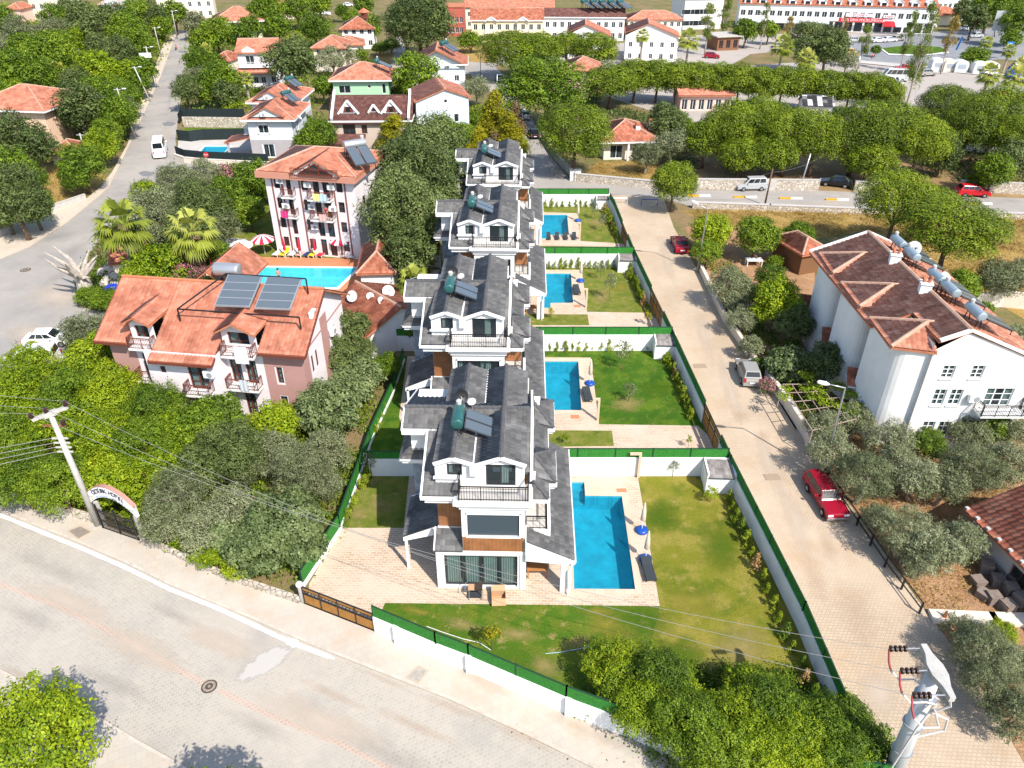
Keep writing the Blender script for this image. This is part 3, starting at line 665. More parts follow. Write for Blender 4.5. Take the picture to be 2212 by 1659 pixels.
lw=gp([(655,1268),(735,1146),(778,1026),(800,958),(850,848),(872,780)])
plot_wall('garden_wall','low white garden wall with turf fence below the fig tree',lw[:3],.35,1.0)
plot_wall('garden_wall','low white garden wall with turf fence left of the second villa',[lw[2],lw[3],lw[4],lw[5]],.3,.95)
def gate(label,a,b,h,frame=BLACK,posts=True):
 r=thing('sliding_gate',label,'gate',a);d=(b-a);ln=d.length;d.normalize();z=Vector((0,0,1));o=Vector()
 fb,pb=MB(),MB();n=max(2,int(round(ln/1.3)))
 for zz in (.12,h*.62,h*.82,h):fb.beam(o+z*zz,o+d*ln+z*zz,.06,.07)
 for i in range(n+1):
  q=d*(ln*i/n);fb.beam(q+z*.06,q+z*(h+.03),.07,.07)
  if i<n:
   for j in range(5):
    e=q+d*(ln/n*(j+.5)/5);fb.beam(e+z*h*.64,e+z*h*.81,.05,.02)
 k=int(ln/.16)
 for i in range(k):
  e0,e1=d*(ln*(i+.06)/k),d*(ln*(i+.94)/k)
  pb.beam(e0+z*(h*.36),e1+z*(h*.36),.03,h*.46);pb.beam(e0+z*(h*.91),e1+z*(h*.91),.03,h*.15)
 fb.build('gate_frame',frame,r);pb.build('board_panel',WOODG,r);return r
gate('wooden sliding gate in black frame at the main street driveway',G(660,1306),G(810,1365),1.55)
GT=['dark wooden gate beside the street in the second villa wall','dark wooden gate beside the street in the third villa wall','dark wooden gate beside the street in the farthest villa wall']
for (y0,y1),lb in zip(GATES,GT):
 gate(lb,Vector((xat(y0),y0+.1,0)),Vector((xat(y1),y1-.1,0)),1.9)
gp_=thing('gate_post','white round topped gate post under the fig tree','post',G(655,1303));q=MB();q.lathe((0,0,0),[(.13,0),(.13,1.5),(.2,1.55),(.22,1.68),(.12,1.8)],14);q.build('shaft',TRIM,gp_,smooth=True)
STONE=None
def stone_mat():
 m,t,b=_nodes('rubble_stone');tc=t.nodes.new('ShaderNodeTexCoord')
 v=t.nodes.new('ShaderNodeTexVoronoi');v.inputs['Scale'].default_value=2.6;L(t,tc.outputs['Object'],v.inputs['Vector'])
 r=t.nodes.new('ShaderNodeValToRGB');r.color_ramp.elements[0].color=(.42,.36,.29,1);r.color_ramp.elements[1].color=(.66,.59,.50,1)
 sp=t.nodes.new('ShaderNodeSeparateColor');L(t,v.outputs['Color'],sp.inputs[0]);L(t,sp.outputs[0],r.inputs[0])
 v2=t.nodes.new('ShaderNodeTexVoronoi');v2.feature='DISTANCE_TO_EDGE';v2.inputs['Scale'].default_value=2.6;L(t,tc.outputs['Object'],v2.inputs['Vector'])
 mr=t.nodes.new('ShaderNodeMapRange');mr.inputs[1].default_value=.0;mr.inputs[2].default_value=.08;L(t,v2.outputs['Distance'],mr.inputs[0])
 mx=t.nodes.new('ShaderNodeMix');mx.data_type='RGBA';mx.inputs['A'].default_value=(.33,.28,.22,1);L(t,mr.outputs[0],mx.inputs['Factor']);L(t,r.outputs[0],mx.inputs['B'])
 L(t,mx.outputs['Result'],b.inputs['Base Color']);b.inputs['Roughness'].default_value=.9
 bp=t.nodes.new('ShaderNodeBump');bp.inputs['Strength'].default_value=.8;bp.inputs['Distance'].default_value=.08;L(t,mr.outputs[0],bp.inputs['Height']);L(t,bp.outputs[0],b.inputs['Normal'])
 return m
STONE=stone_mat()
def low_wall(name,label,pix,h,th,m,cap=None,world=None):
 pts=world or gp(pix);r=thing(name,label,'wall',pts[0]);mb,cb=MB(),MB();o=pts[0]
 for a,b in zip(pts,pts[1:]):
  d=(b-a).normalized()*th*.4
  mb.beam(a-o+Vector((0,0,h/2)),b-o+d+Vector((0,0,h/2)),th,h)
  if cap:cb.beam(a-o+Vector((0,0,h+.04)),b-o+d+Vector((0,0,h+.04)),th+.08,.09)
 mb.build('masonry',m,r)
 if cap:cb.build('coping',cap,r)
 return r
low_wall('stone_wall','rubble stone wall below the red roofed bungalow',[(1245,391),(1420,408)],1.1,.45,STONE,CONC)
low_wall('stone_wall','rubble stone wall behind the silver van by the pines',[(1502,409),(1632,410),(1764,411)],1.5,.45,STONE,CONC)
low_wall('stone_wall','short rubble stone wall right of the parked black car',[(1843,412),(1920,415)],1.4,.45,STONE,CONC)
low_wall('stone_wall','rubble stone wall behind the red hatchback by the pines',[(2070,412),(2300,424)],1.5,.45,STONE,CONC)
low_wall('stone_wall','long rubble wall between cross road and dry field',[(1495,449),(1660,455),(1900,464),(2212,474),(2400,480)],.8,.5,STONE,PAVL)
low_wall('stone_wall','stone lane wall beside the round pine',[(1172,300),(1200,345),(1243,391)],1.2,.4,STONE)
CREAM=mat('cream_plaster',(.68,.60,.50),.85,.2,var=.08,scale=.8,bump=.15)
low_wall('garden_wall','cream garden wall right of the street under the olive trees',[(1513,588),(1562,690),(1640,806)],.8,.25,CREAM,CREAM)
low_wall('garden_wall','cream garden wall beside the street lamp and vine pergola',[(1652,822),(1694,876),(1738,945),(1752,985)],1.0,.28,CREAM,CREAM)
low_wall('boundary_wall','pale boundary wall right of the white terrace',[(2100,668),(2160,662),(2300,676)],1.7,.25,CREAM,CREAM)
low_wall('roadside_wall','low concrete wall along the left street pavement',[(-60,536),(20,505),(100,461),(185,432)],.8,.25,CONC,CONC)
low_wall('pool_wall','pale curved wall round the roadside villa pool',[(379,345),(400,352),(440,356),(560,362),(640,364)],.9,.25,CREAM,CREAM)
DKNET=mat('dark_mesh_screen',(.02,.03,.032),.8,.2,var=.2,scale=3)
low_wall('mesh_fence','dark screened fence in front of the roadside villa pool',None,1.6,.06,DKNET,world=[p+Vector((0,.35,.0))for p in gp([(380,338),(400,346),(440,350),(580,356)])])
low_wall('mesh_fence','dark screened fence behind the roadside villa pool',[(385,303),(412,306),(440,302),(560,300)],1.8,.06,DKNET)
low_wall('mesh_fence','dark screened fence at the back of the roadside villa',[(388,268),(395,256),(530,256)],1.8,.06,DKNET)
low_wall('stone_wall','golden stone wall behind the roadside villa garden',[(398,274),(540,276)],1.8,.3,STONE)
sheet('paved_terrace',gp([(383,338),(440,350),(560,354),(560,300),(440,303),(385,304)])[::-1][::-1],PAVL,.010,[PH[5]])
sheet('lawn',gp([(395,304),(412,300),(540,296),(545,276),(398,276)]),LAWN,.012)
# ================================================================ the four grey roofed villas
GUT=mat('gutter_white',(.80,.80,.80),.4,.4)
SHUT=mat('roller_shutter',(.055,.075,.095),.35,.5)
def slate_clad():
 m,t,b=_nodes('slate_cladding');tc=t.nodes.new('ShaderNodeTexCoord');mp=t.nodes.new('ShaderNodeMapping');mp.inputs['Rotation'].default_value=(R(90),0,0)
 L(t,tc.outputs['Object'],mp.inputs[0]);br=t.nodes.new('ShaderNodeTexBrick');br.inputs['Scale'].default_value=1;br.inputs['Brick Width'].default_value=.6;br.inputs['Row Height'].default_value=.3
 br.inputs['Mortar Size'].default_value=.008;br.inputs['Color1'].default_value=(.16,.20,.25,1);br.inputs['Color2'].default_value=(.34,.39,.44,1);br.inputs['Mortar'].default_value=(.22,.25,.28,1)
 L(t,mp.outputs[0],br.inputs['Vector']);L(t,br.outputs['Color'],b.inputs['Base Color']);b.inputs['Roughness'].default_value=.6
 return m
SLCL=slate_clad()
def plank_mat(name,c,axis):
 m,t,b=_nodes(name);tc=t.nodes.new('ShaderNodeTexCoord');w=t.nodes.new('ShaderNodeTexWave');w.bands_direction=axis;w.inputs['Scale'].default_value=1.35;w.wave_profile='SAW'
 L(t,tc.outputs['Object'],w.inputs['Vector']);r=t.nodes.new('ShaderNodeValToRGB');e=r.color_ramp.elements
 e[0].position=0;e[0].color=(c[0]*.25,c[1]*.25,c[2]*.25,1);e[1].position=.1;e[1].color=(*c,1);k=e.new(.95);k.color=(c[0]*1.1,c[1]*1.1,c[2]*1.1,1)
 L(t,w.outputs['Fac'],r.inputs[0]);n=t.nodes.new('ShaderNodeTexNoise');n.inputs['Scale'].default_value=1.7;n.inputs['Detail'].default_value=5;L(t,tc.outputs['Object'],n.inputs['Vector'])
 mr=t.nodes.new('ShaderNodeMapRange');mr.inputs[1].default_value=.3;mr.inputs[2].default_value=.7;mr.inputs[3].default_value=.75;mr.inputs[4].default_value=1.2;L(t,n.outputs['Fac'],mr.inputs[0])
 mx=t.nodes.new('ShaderNodeVectorMath');mx.operation='SCALE';L(t,r.outputs[0],mx.inputs[0]);L(t,mr.outputs[0],mx.inputs['Scale']);L(t,mx.outputs[0],b.inputs['Base Color'])
 b.inputs['Roughness'].default_value=.5;return m
PLANK=plank_mat('wood_planks',(.30,.125,.05),'X')
def cap(mb,a,b,r=.13,m=0):
 a,b=Vector(a),Vector(b);n=max(2,int((b-a).length/.38));rs=[];ps=[]
 for i in range(n):
  p,q=a.lerp(b,i/n),a.lerp(b,(i+1)/n-.003);ps+=[p,q];rs+=[r*1.1,r*.92]
 mb.tube(ps,rs,8,m)
def roofz(y):return 7.15+.415*(y-.3)
YR=5.85;ZR=roofz(YR)
def backz(y):return ZR-.415*(y-YR)
def villa(label,shut):
 r=thing('villa',label,'house')
 X0,X1=-4.5,.78
 w=MB()
 H0=(.43,4.85,.14,2.80)
 w.facade((X0,0,0),(1,0,0),5.3,3.22,[H0],.22)
 w.facade((X0,10.2,0),(0,-1,0),10.2,3.3,[(7.3,8.6,.9,2.2)],.15)
 w.facade((X1+.02,0,0),(0,1,0),10.2,3.4,[(1.2,3.8,.1,2.4)],.15)
 w.facade((X1,10.2,0),(-1,0,0),5.3,7.0,[(1,2.4,1,2.3),(3,4.4,4,5.4)],.15)
 w.box(X0-.03,X0+.25,-.06,.12,0,3.2);w.box(.5,.86,-.06,.12,0,3.2)
 w.box(X0-.02,.84,-.10,.02,2.98,3.26)
 w.box(X0+.001,.8,.02,1.0,3.1,3.2)
 H1=(.30,3.36,1.22,2.92)
 w.facade((-2.9,.0,3.2),(1,0,0),3.66,3.6,[H1],.16);w.facade((-2.9,1.5,3.2),(0,-1,0),1.5,3.6);w.facade((.76,0,3.2),(0,1,0),3.4,3.6)
 for a,b,c,d in ((-2.66,-2.57,4.34,6.2),(.44,.53,4.34,6.2)):w.box(a,b,-.05,.03,c,d)
 w.box(-2.66,.53,-.05,.03,6.11,6.2);w.box(-2.66,.53,-.1,.03,4.34,4.42)
 w.facade((X0+.06,1.35,3.2),(1,0,0),1.6,3.8);w.facade((X0+.06,10.2,3.2),(0,-1,0),8.85,4.0,[(2.2,3.2,1,2.2)],.15)
 w.facade((.78,3.4,3.2),(1,0,0),1.25,3.5,[(.15,1.05,.85,3.0)],.1);w.facade((2.0,3.4,3.2),(0,1,0),6.8,3.6,[(1,2.2,1.2,2.6),(4.2,5.6,1.2,2.6)],.12)
 w.box(X0+.02,-2.95,1.12,1.34,3.75,3.95)
 w.box(-6.35,-4.45,5.0,9.6,6.6,8.35);w.box(-6.2,-4.45,5.35,9.5,0,6.65)
 n=12
 for sgn in (0,1):
  ys=np.linspace(1.7,YR,n)if not sgn else np.linspace(YR,11.0,n)
  z=roofz if not sgn else backz
  w.poly([(1.04,ys[0],6.7)]+[(1.04,ys[-1],6.7),(1.04,ys[-1],z(ys[-1])+.16),(1.04,ys[0],z(ys[0])+.16)])
  w.poly([(1.2,ys[0],6.7),(1.2,ys[-1],6.7),(1.2,ys[-1],z(ys[-1])+.16),(1.2,ys[0],z(ys[0])+.16)])
  w.poly([(1.04,ys[0],z(ys[0])+.16),(1.2,ys[0],z(ys[0])+.16),(1.2,ys[-1],z(ys[-1])+.16),(1.04,ys[-1],z(ys[-1])+.16)])
  k=0 if not sgn else -1
  w.poly([(1.04,ys[k],6.7),(1.2,ys[k],6.7),(1.2,ys[k],z(ys[k])+.16),(1.04,ys[k],z(ys[k])+.16)])
 w.box(1.02,1.34,1.5,1.72,7.3,7.95)
 yd=1.08
 D1,D2=(.68,1.55,.78,1.64),(2.9,4.6,.06,1.62)
 w.facade((-4.4,yd,7.28),(1,0,0),5.12,1.66,[D1,D2],.12)
 w.poly([(-4.4,yd,8.94),(-2.28,yd,8.94),(-3.35,yd,9.4)]);w.poly([(-2.02,yd,8.94),(.72,yd,8.94),(-.64,yd,9.48)])
 w.box(-2.38,-1.92,.75,1.1,8.3,9.02)
 w.poly([(-4.4,yd,7.28),(-4.4,yd,8.94),(-4.4,5.0,8.94)]);w.poly([(.72,yd,7.28),(.72,5.0,8.94),(.72,yd,8.94)])
 w.box(-4.5,-2.86,.88,1.07,7.94,8.03)
 for xc,hw in ((-3.1,1.05),(-.62,1.3)):
  w.poly([(xc+hw,10.75,8.2),(xc-hw,10.75,8.2),(xc-hw,10.75,8.95),(xc,10.75,9.35),(xc+hw,10.75,8.95)])
 w.box(-4.1,.9,10.0,10.74,6.9,8.6)
 w.build('wall',WHITE,r)
 c=MB();c.box(X0+.08,-2.93,1.28,1.33,3.95,6.85);c.box(-2.87,.70,-.075,-.02,3.28,4.36);c.box(.80,1.95,3.34,3.38,4.1,6.6);c.build('wood_cladding',PLANK,r)
 c=MB();c.box(-6.42,-4.46,5.25,5.33,2.4,6.6);c.box(-6.42,-6.36,5.33,9.6,0,6.6);c.box(-6.36,-4.46,5.27,5.32,0,2.38);c.build('stone_cladding',SLCL,r)
 window(r,(X0,0,0),(1,0,0),H0,.22,mull=3,curtain=[(0.0,.2),(.27,.48),(.53,.73),(.78,1)],name='terrace_door',fw=.09)
 if shut:
  s=MB()
  for k in range(18):s.box(-2.56,.42,.05,.09,4.46+k*.0915,4.46+k*.0915+.08)
  so_=s.build('roller_shutter',SHUT,r)
  f=MB();f.box(-2.6,-2.54,.02,.1,4.42,6.11);f.box(.42,.46,.02,.1,4.42,6.11);f.build('frame',DARKFR,so_)
 else:
  window(r,(-2.9,0,3.2),(1,0,0),H1,.16,mull=2,curtain=[(0,.12),(.55,.8)],name='bay_window',fw=.07)
 window(r,(-4.4,yd,7.28),(1,0,0),D1,.12,mull=1,name='dormer_window',curtain=[(0,.35)]);window(r,(-4.4,yd,7.28),(1,0,0),D2,.12,mull=1,curtain=[(.5,.78)],name='balcony_door',fw=.07)
 window(r,(X1+.02,0,0),(0,1,0),(1.2,3.8,.1,2.4),.15,mull=1,curtain=[(0,.3)],name='terrace_door')
 window(r,(.78,3.4,3.2),(1,0,0),(.15,1.05,.85,3.0),.1,mull=0,name='balcony_door')
 for q in ((1,2.2,1.2,2.6),(4.2,5.6,1.2,2.6)):window(r,(2.0,3.4,3.2),(0,1,0),q,.12)
 rf=MB();zf=lambda x,y,o=0:(x,y,roofz(y)+o)
 pieces=[[zf(-5.12,.3),zf(-3.02,.3),zf(-3.02,1.38),zf(-4.62,4.35),zf(-5.12,4.35)],[zf(-5.12,1.30),zf(-4.42,1.30),zf(-4.42,4.4),zf(-5.12,4.4)],
   [zf(.74,1.75),zf(1.04,1.75),zf(1.04,YR),zf(.74,YR)],[zf(-6.7,4.4),zf(1.04,4.4),zf(1.04,YR),zf(-6.7,YR)]]
 pieces[0]=[zf(-5.12,.3),zf(-3.02,.3),zf(-3.02,1.38),zf(-5.12,1.38)]
 bk=[(1.04,11.0,backz(11.0)),(-6.7,11.0,backz(11.0)),(-6.7,YR,ZR),(1.04,YR,ZR)]
 for q in pieces+[bk]:rf.slab(q,.12)
 rr=rf.build('roof',SLATEC,r)
 for q in pieces+[bk]:tile_roof('tiles',q,SLATE,rr)
 k=MB();cap(k,(-6.7,YR,ZR+.06),(1.0,YR,ZR+.06),.14);k.build('ridge_cap',SLATEC,rr)
 dm=MB();dk=MB();tl=[]
 for xc,hw,zr in ((-3.35,1.07,9.5),(-.64,1.42,9.58)):
  ze=zr-.38*hw;ye=.9
  yb=lambda z:.3+(z-7.15)/.415
  L1=[(xc-hw,yb(ze),ze),(xc-hw,ye,ze),(xc,ye,zr),(xc,min(YR,yb(zr)),min(zr,ZR+.05)if yb(zr)>YR else zr)]
  R1=[(xc+hw,ye,ze),(xc+hw,yb(ze),ze),(xc,min(YR,yb(zr)),zr),(xc,ye,zr)]
  L1[3]=(xc,min(YR,yb(zr)),zr);tl+=[L1,R1]
  cap(dk,(xc,ye-.05,zr+.05),(xc,min(YR,yb(zr)),zr+.05),.13)
 for xc,hw,zr in ((-3.1,1.2,9.42),(-.62,1.42,9.42)):
  ze=zr-.34*hw;ye=11.0
  yb=lambda z:YR+(ZR-z)/.415
  L1=[(xc-hw,ye,ze),(xc-hw,yb(ze),ze),(xc,max(YR,yb(zr)),zr),(xc,ye,zr)]
  R1=[(xc+hw,yb(ze),ze),(xc+hw,ye,ze),(xc,ye,zr),(xc,max(YR,yb(zr)),zr)]
  tl+=[L1,R1];cap(dk,(xc,YR,zr+.05),(xc,ye+.02,zr+.05),.13)
 for q in tl:dm.slab(q,.1)
 dr=dm.build('dormer_roof',SLATEC,r)
 for q in tl:tile_roof('tiles',q,SLATE,dr)
 dk.build('ridge_cap',SLATEC,dr)
 t=MB()
 for xc,hw,zr in ((-3.35,1.07,9.5),(-.64,1.42,9.58)):
  ze=zr-.38*hw
  ye=.9
  for sg in (-1,1):t.beam((xc+sg*(hw+.02),ye-.03,ze-.06),(xc,ye-.03,zr-.06),.08,.22)
 t.box(-6.76,-4.62,4.28,4.42,roofz(4.4)-.34,roofz(4.4)+.04);t.beam((-6.74,4.3,roofz(4.35)-.05),(-6.74,YR,ZR-.02),.1,.2);t.beam((-6.74,YR,ZR-.02),(-6.74,11,backz(11)),.1,.2)
 t.beam((-5.18,.2,roofz(.25)-.02),(-5.18,4.3,roofz(4.3)-.02),.12,.2)
 t.box(-5.22,-3.0,.14,.3,6.98,7.14);t.box(-5.0,-3.0,.34,1.3,6.62,6.98)
 t.build('barge_board',GUT,r)
 f=MB();f.beam((-2.15,1.0,9.03),(-2.15,4.7,9.06),.16,.05);f.beam((-1.86,6.8,9.05),(-1.86,11,9.03),.12,.06);f.build('valley_flashing',TRIM,r)
 b=MB();b.box(-3.12,1.02,-.28,1.4,6.86,7.24);b.box(-3.3,1.2,-.42,-.28,7.06,7.24);b.box(-3.3,-3.12,-.28,.3,7.06,7.24);b.box(1.02,1.2,-.28,1.4,7.06,7.24);b.box(-3.0,.95,-.14,0.0,6.6,6.86)
 bb=b.build('balcony',TRIM,r)
 fl=MB();fl.box(-3.1,1.0,-.3,1.38,7.241,7.262);fl.build('floor_tiles',mat('balcony_tiles',(.55,.52,.48),.6,.3,var=.12,scale=2),bb)
 railing(bb,[(-2.98,1.2,7.25),(-2.98,-.12,7.25),(.93,-.12,7.25),(.93,1.2,7.25)],1.02,.155,.022,name='railing')
 p=MB();q1=[(2.1,.55,6.82),(2.1,10.6,6.82),(1.2,10.6,7.45),(1.2,1.4,7.45)];q0=[(1.2,.55,6.82),(2.1,.55,6.82),(1.2,1.4,7.45)]
 tq=[q1,q0]
 for ya in (1.95,7.4):
  yb_=ya+3.1;ym=(ya+yb_)/2
  tq+=[[(2.55,ya,6.86),(2.55,yb_,6.86),(1.25,ym,7.72)],[(1.25,ya,7.30),(2.55,ya,6.86),(1.25,ym,7.72)],[(2.55,yb_,6.86),(1.25,yb_,7.3),(1.25,ym,7.72)]]
 for q in tq:p.slab(q,.1)
 pr_=p.build('pent_roof',SLATEC,r)
 for q in tq:tile_roof('tiles',q,SLATE,pr_)
 k=MB();cap(k,(2.1,.55,6.9),(1.2,1.4,7.52),.1)
 for ya in (1.95,7.4):
  for yy_ in (ya,ya+3.1):cap(k,(2.55,yy_,6.93),(1.28,ya+1.55,7.78),.11)
 k.build('ridge_cap',SLATEC,pr_)
 t=MB();t.box(1.2,2.15,.45,.55,6.62,6.82);t.box(2.1,2.2,.45,10.7,6.68,6.84)
 for ya in (1.95,7.4):t.box(2.55,2.63,ya-.05,ya+3.15,6.72,6.9);t.box(2.2,2.63,ya-.12,ya-.05,6.66,6.88);t.box(2.2,2.5,ya+.02,ya+3.0,6.42,6.7)
 t.box(1.0,2.05,.6,3.4,6.5,6.63);t.build('eave_fascia',GUT,r)
 pl=[[(-7.1,4.75,6.28),(-4.55,4.75,6.28),(-4.55,5.05,6.72),(-6.5,5.05,6.72)],[(-7.1,9.6,6.28),(-7.1,4.75,6.28),(-6.4,5.1,6.95),(-6.4,9.6,6.95)]]
 pl[0]=[(-7.1,4.75,6.28),(-4.55,4.75,6.28),(-4.55,5.1,6.95),(-6.4,5.1,6.95)];pl[0][2]=(-4.55,5.1,6.95)
 p=MB()
 for q in pl:p.slab(q,.08)
 p2=p.build('pent_roof',SLATEC,r)
 for q in pl:tile_roof('tiles',q,SLATE,p2)
 k=MB();cap(k,(-7.08,4.77,6.36),(-6.4,5.1,7.0),.1);k.build('ridge_cap',SLATEC,p2)
 t=MB();t.box(-7.18,-4.5,4.66,4.75,6.16,6.3);t.box(-7.18,-7.1,4.66,9.7,6.16,6.3);t.box(-7.0,-4.5,4.8,5.2,5.9,6.2);t.build('eave_fascia',GUT,r)
 q=[(-6.7,5.2,2.72),(-6.7,1.55,2.72),(-4.5,1.55,3.72),(-4.5,5.2,3.72)]
 p=MB();p.slab(q,.1);p3=p.build('porch_roof',SLATEC,r);tile_roof('tiles',q,SLATE,p3)
 t=MB();t.poly([(-6.72,1.5,2.42),(-4.5,1.5,3.05),(-4.5,1.5,3.74),(-6.72,1.5,2.74)]);t.poly([(-6.72,1.58,2.42),(-4.5,1.58,3.05),(-4.5,1.5,3.05),(-6.72,1.5,2.42)]);t.beam((-6.72,5.25,2.7),(-4.5,5.25,3.7),.1,.14);t.build('porch_fascia',GUT,r)
 t=MB();t.box(-6.64,-6.48,1.5,1.66,0,2.6);t.build('porch_post',TRIM,r)
 q=[(-4.56,-.14,3.26),(-2.9,-.14,3.26),(-2.9,1.12,3.92),(-4.56,1.12,3.92)]
 p=MB();p.slab(q,.06);p4=p.build('corner_roof',SLATEC,r);tile_roof('tiles',q,SLATE,p4)
 t=MB();t.beam((-4.6,-.14,3.3),(-4.6,1.15,3.98),.08,.2);t.build('corner_fascia',GUT,r)
 q=[(3.72,-.25,2.78),(3.72,10.4,2.78),(2.2,10.4,3.55),(2.2,-.25,3.55)];q2=[(2.2,-.25,3.55),(2.2,1.0,3.55),(.86,1.0,4.2),(.86,-.25,4.2)]
 q2=[(2.2,-.25,3.55),(2.2,.98,3.55),(.86,.98,4.23),(.86,-.25,4.23)]
 p=MB();p.slab(q,.1);p.slab(q2,.1);p5=p.build('terrace_roof',SLATEC,r)
 tile_roof('tiles',q,SLATE,p5);tile_roof('tiles',q2,SLATE,p5)
 t=MB();t.poly([(.83,-.32,2.74),(3.3,-.32,2.5),(3.78,-.32,2.5),(3.78,-.32,2.82),(.83,-.32,4.3)]);t.poly([(.83,-.22,2.74),(.83,-.32,2.74),(3.78,-.32,2.5),(3.78,-.22,2.5)]);t.box(3.72,3.84,-.32,10.5,2.66,2.8)
 t.box(.8,.86,-.3,1.2,3.2,4.35);t.build('terrace_fascia',GUT,r)
 for y in (-.05,9.6):
  t=MB();t.box(2.95,3.35,y-.2,y+.2,0,2.75);t.box(3.48,3.62,y+.0,y+.14,0,2.7);t.build('column',TRIM,r)
 b=MB();b.box(.79,2.2,1.0,3.38,3.7,4.02);b.box(2.12,2.3,.92,3.5,3.6,4.28);b.box(.79,2.12,.92,1.02,3.6,4.1)
 sb=b.build('side_balcony',TRIM,r);railing(sb,[(.84,1.08,4.03),(2.06,1.08,4.03),(2.06,3.3,4.03)],1.0,.4,.03,name='railing')
 t=MB();t.box(.8,2.1,1.03,3.37,4.021,4.035);t.build('floor_tiles',mat('balcony_tiles',(.55,.52,.48),.6,.3),sb)
 t=MB();t.lathe((-.64,1.36,9.2),[(.1,0),(.1,.05)],10);t.build('porch_lamp',BLACK,r)
 t=MB();t.tube([(3.55,-.38,2.7),(3.55,-.4,2.3),(3.42,-.42,2.1),(3.42,-.42,0)],.05,8);t.build('drain_pipe',GUT,r)
 t=MB();t.box(1.3,1.62,9.0,9.3,7.2,8.0);t.box(1.26,1.66,8.96,9.34,8.0,8.06);t.build('chimney',TRIM,r)
 return r
TANKG=mat('green_tank_paint',(.035,.13,.125),.35,.5,.3,var=.2,scale=3)
PANEL=mat('solar_panel',(.10,.125,.15),.18,.6)
def heater(label,n=2,tank=TANKG):
 r=thing('solar_water_heater',label,'solar heater')
 t=MB();t.lathe((0,0,1.5),[(.2,-1.02),(.36,-1.0),(.38,-.96),(.38,.96),(.36,1.0),(.2,1.02)],18,0,'y')
 tk=t.build('tank',tank,r,smooth=True)
 c=MB();c.lathe((0,.75,1.86),[(.16,0),(.18,.25),(.1,.32)],10);c.build('expansion_cap',CONC,tk)
 f=MB()
 for y in (-.8,.8):
  f.beam((-.3,y,0),(-.05,y,1.2),.06,.06);f.beam((.35,y,0),(.1,y,1.2),.06,.06);f.beam((.3,y,1.28),(2.75,y,.22),.05,.05);f.beam((2.7,y,-.1),(2.7,y,.25),.05,.05)
 f.beam((.1,-.8,1.2),(.1,.8,1.2),.06,.06);f.build('stand',BLACK,r)
 for k in range(n):
  y0=-1.02+k*1.05;a=MB()
  s_=[(.45,y0,1.3),(2.72,y0,.34),(2.72,y0+.96,.34),(.45,y0+.96,1.3)]
  a.slab([(p[0],p[1],p[2]+.06)for p in s_],.09)
  o=a.build('collector_panel',mat('panel_frame',(.10,.11,.12),.4,.5,.5),r)
  g=MB();g.poly([(.51,y0+.05,1.275+.068),(2.66,y0+.05,.365+.068),(2.66,y0+.91,.365+.068),(.51,y0+.91,1.275+.068)]);g.build('absorber',PANEL,o)
 p=MB();p.tube([(0,-1.0,1.3),(.1,-1.1,.7),(.5,-1.1,1.2),(.6,-1.0,1.25)],.025,6);p.tube([(0,.9,1.85),(-.1,.9,2.1)],.03,6);p.build('pipe',BLACK,r)
 return r
def dish(name,label,loc,rad,rz,tilt,m,lnb=True,mast=.8,parent_scale=1.0):
 r=thing(name,label,'satellite dish',loc,rz,parent_scale);t=MB();k=14;c=Vector((0,0,mast))
 rot=Matrix.Rotation(tilt,3,'X')
 for f_,off in ((1,0),(-1,-.015)):
  prof=[(rad*q,rad*.28*q*q)for q in (0.02,.4,.7,1.0)];base=len(t.v)
  for (rr,h)in prof:
   for i in range(k):
    an=2*math.pi*i/k;t.v.append(tuple(c+rot @ Vector((rr*math.cos(an),rr*math.sin(an),h+off))))
  for i in range(3):
   for j in range(k):t.f.append((base+i*k+j,base+i*k+(j+1)%k,base+(i+1)*k+(j+1)%k,base+(i+1)*k+j));t.m.append(0)
 t.build('reflector',m,r,smooth=True)
 p=MB();p.tube([(0,0,0),(0,0,mast)],.03,6);p.build('mast',STEEL,r)
 if lnb:
  p=MB();e=c+rot @ Vector((0,0,rad*1.0));s_=c+rot @ Vector((0,-rad*.9,rad*.25));p.tube([s_,e],.02,5);p.lathe(tuple(e),[(.05,-.06),(.05,.06)],6);p.build('receiver_arm',BLACK,r)
 return r
VSPEC=[((991,1081),1.0,'nearest grey roofed white villa with closed dark roller shutter on its bay',True,-1.4),
  ((973,750),1.06,'second nearest grey roofed white villa, beside the pool with deep green lawn',False,-1.0),
  ((1021.5,535),1.05,'third grey roofed white villa counted from the nearest',False,-1.2),
  ((1048,398),1.02,'farthest grey roofed white villa, next to the cross road',False,-1.4)]
VN=['nearest','second','third','farthest']
proto_h=None
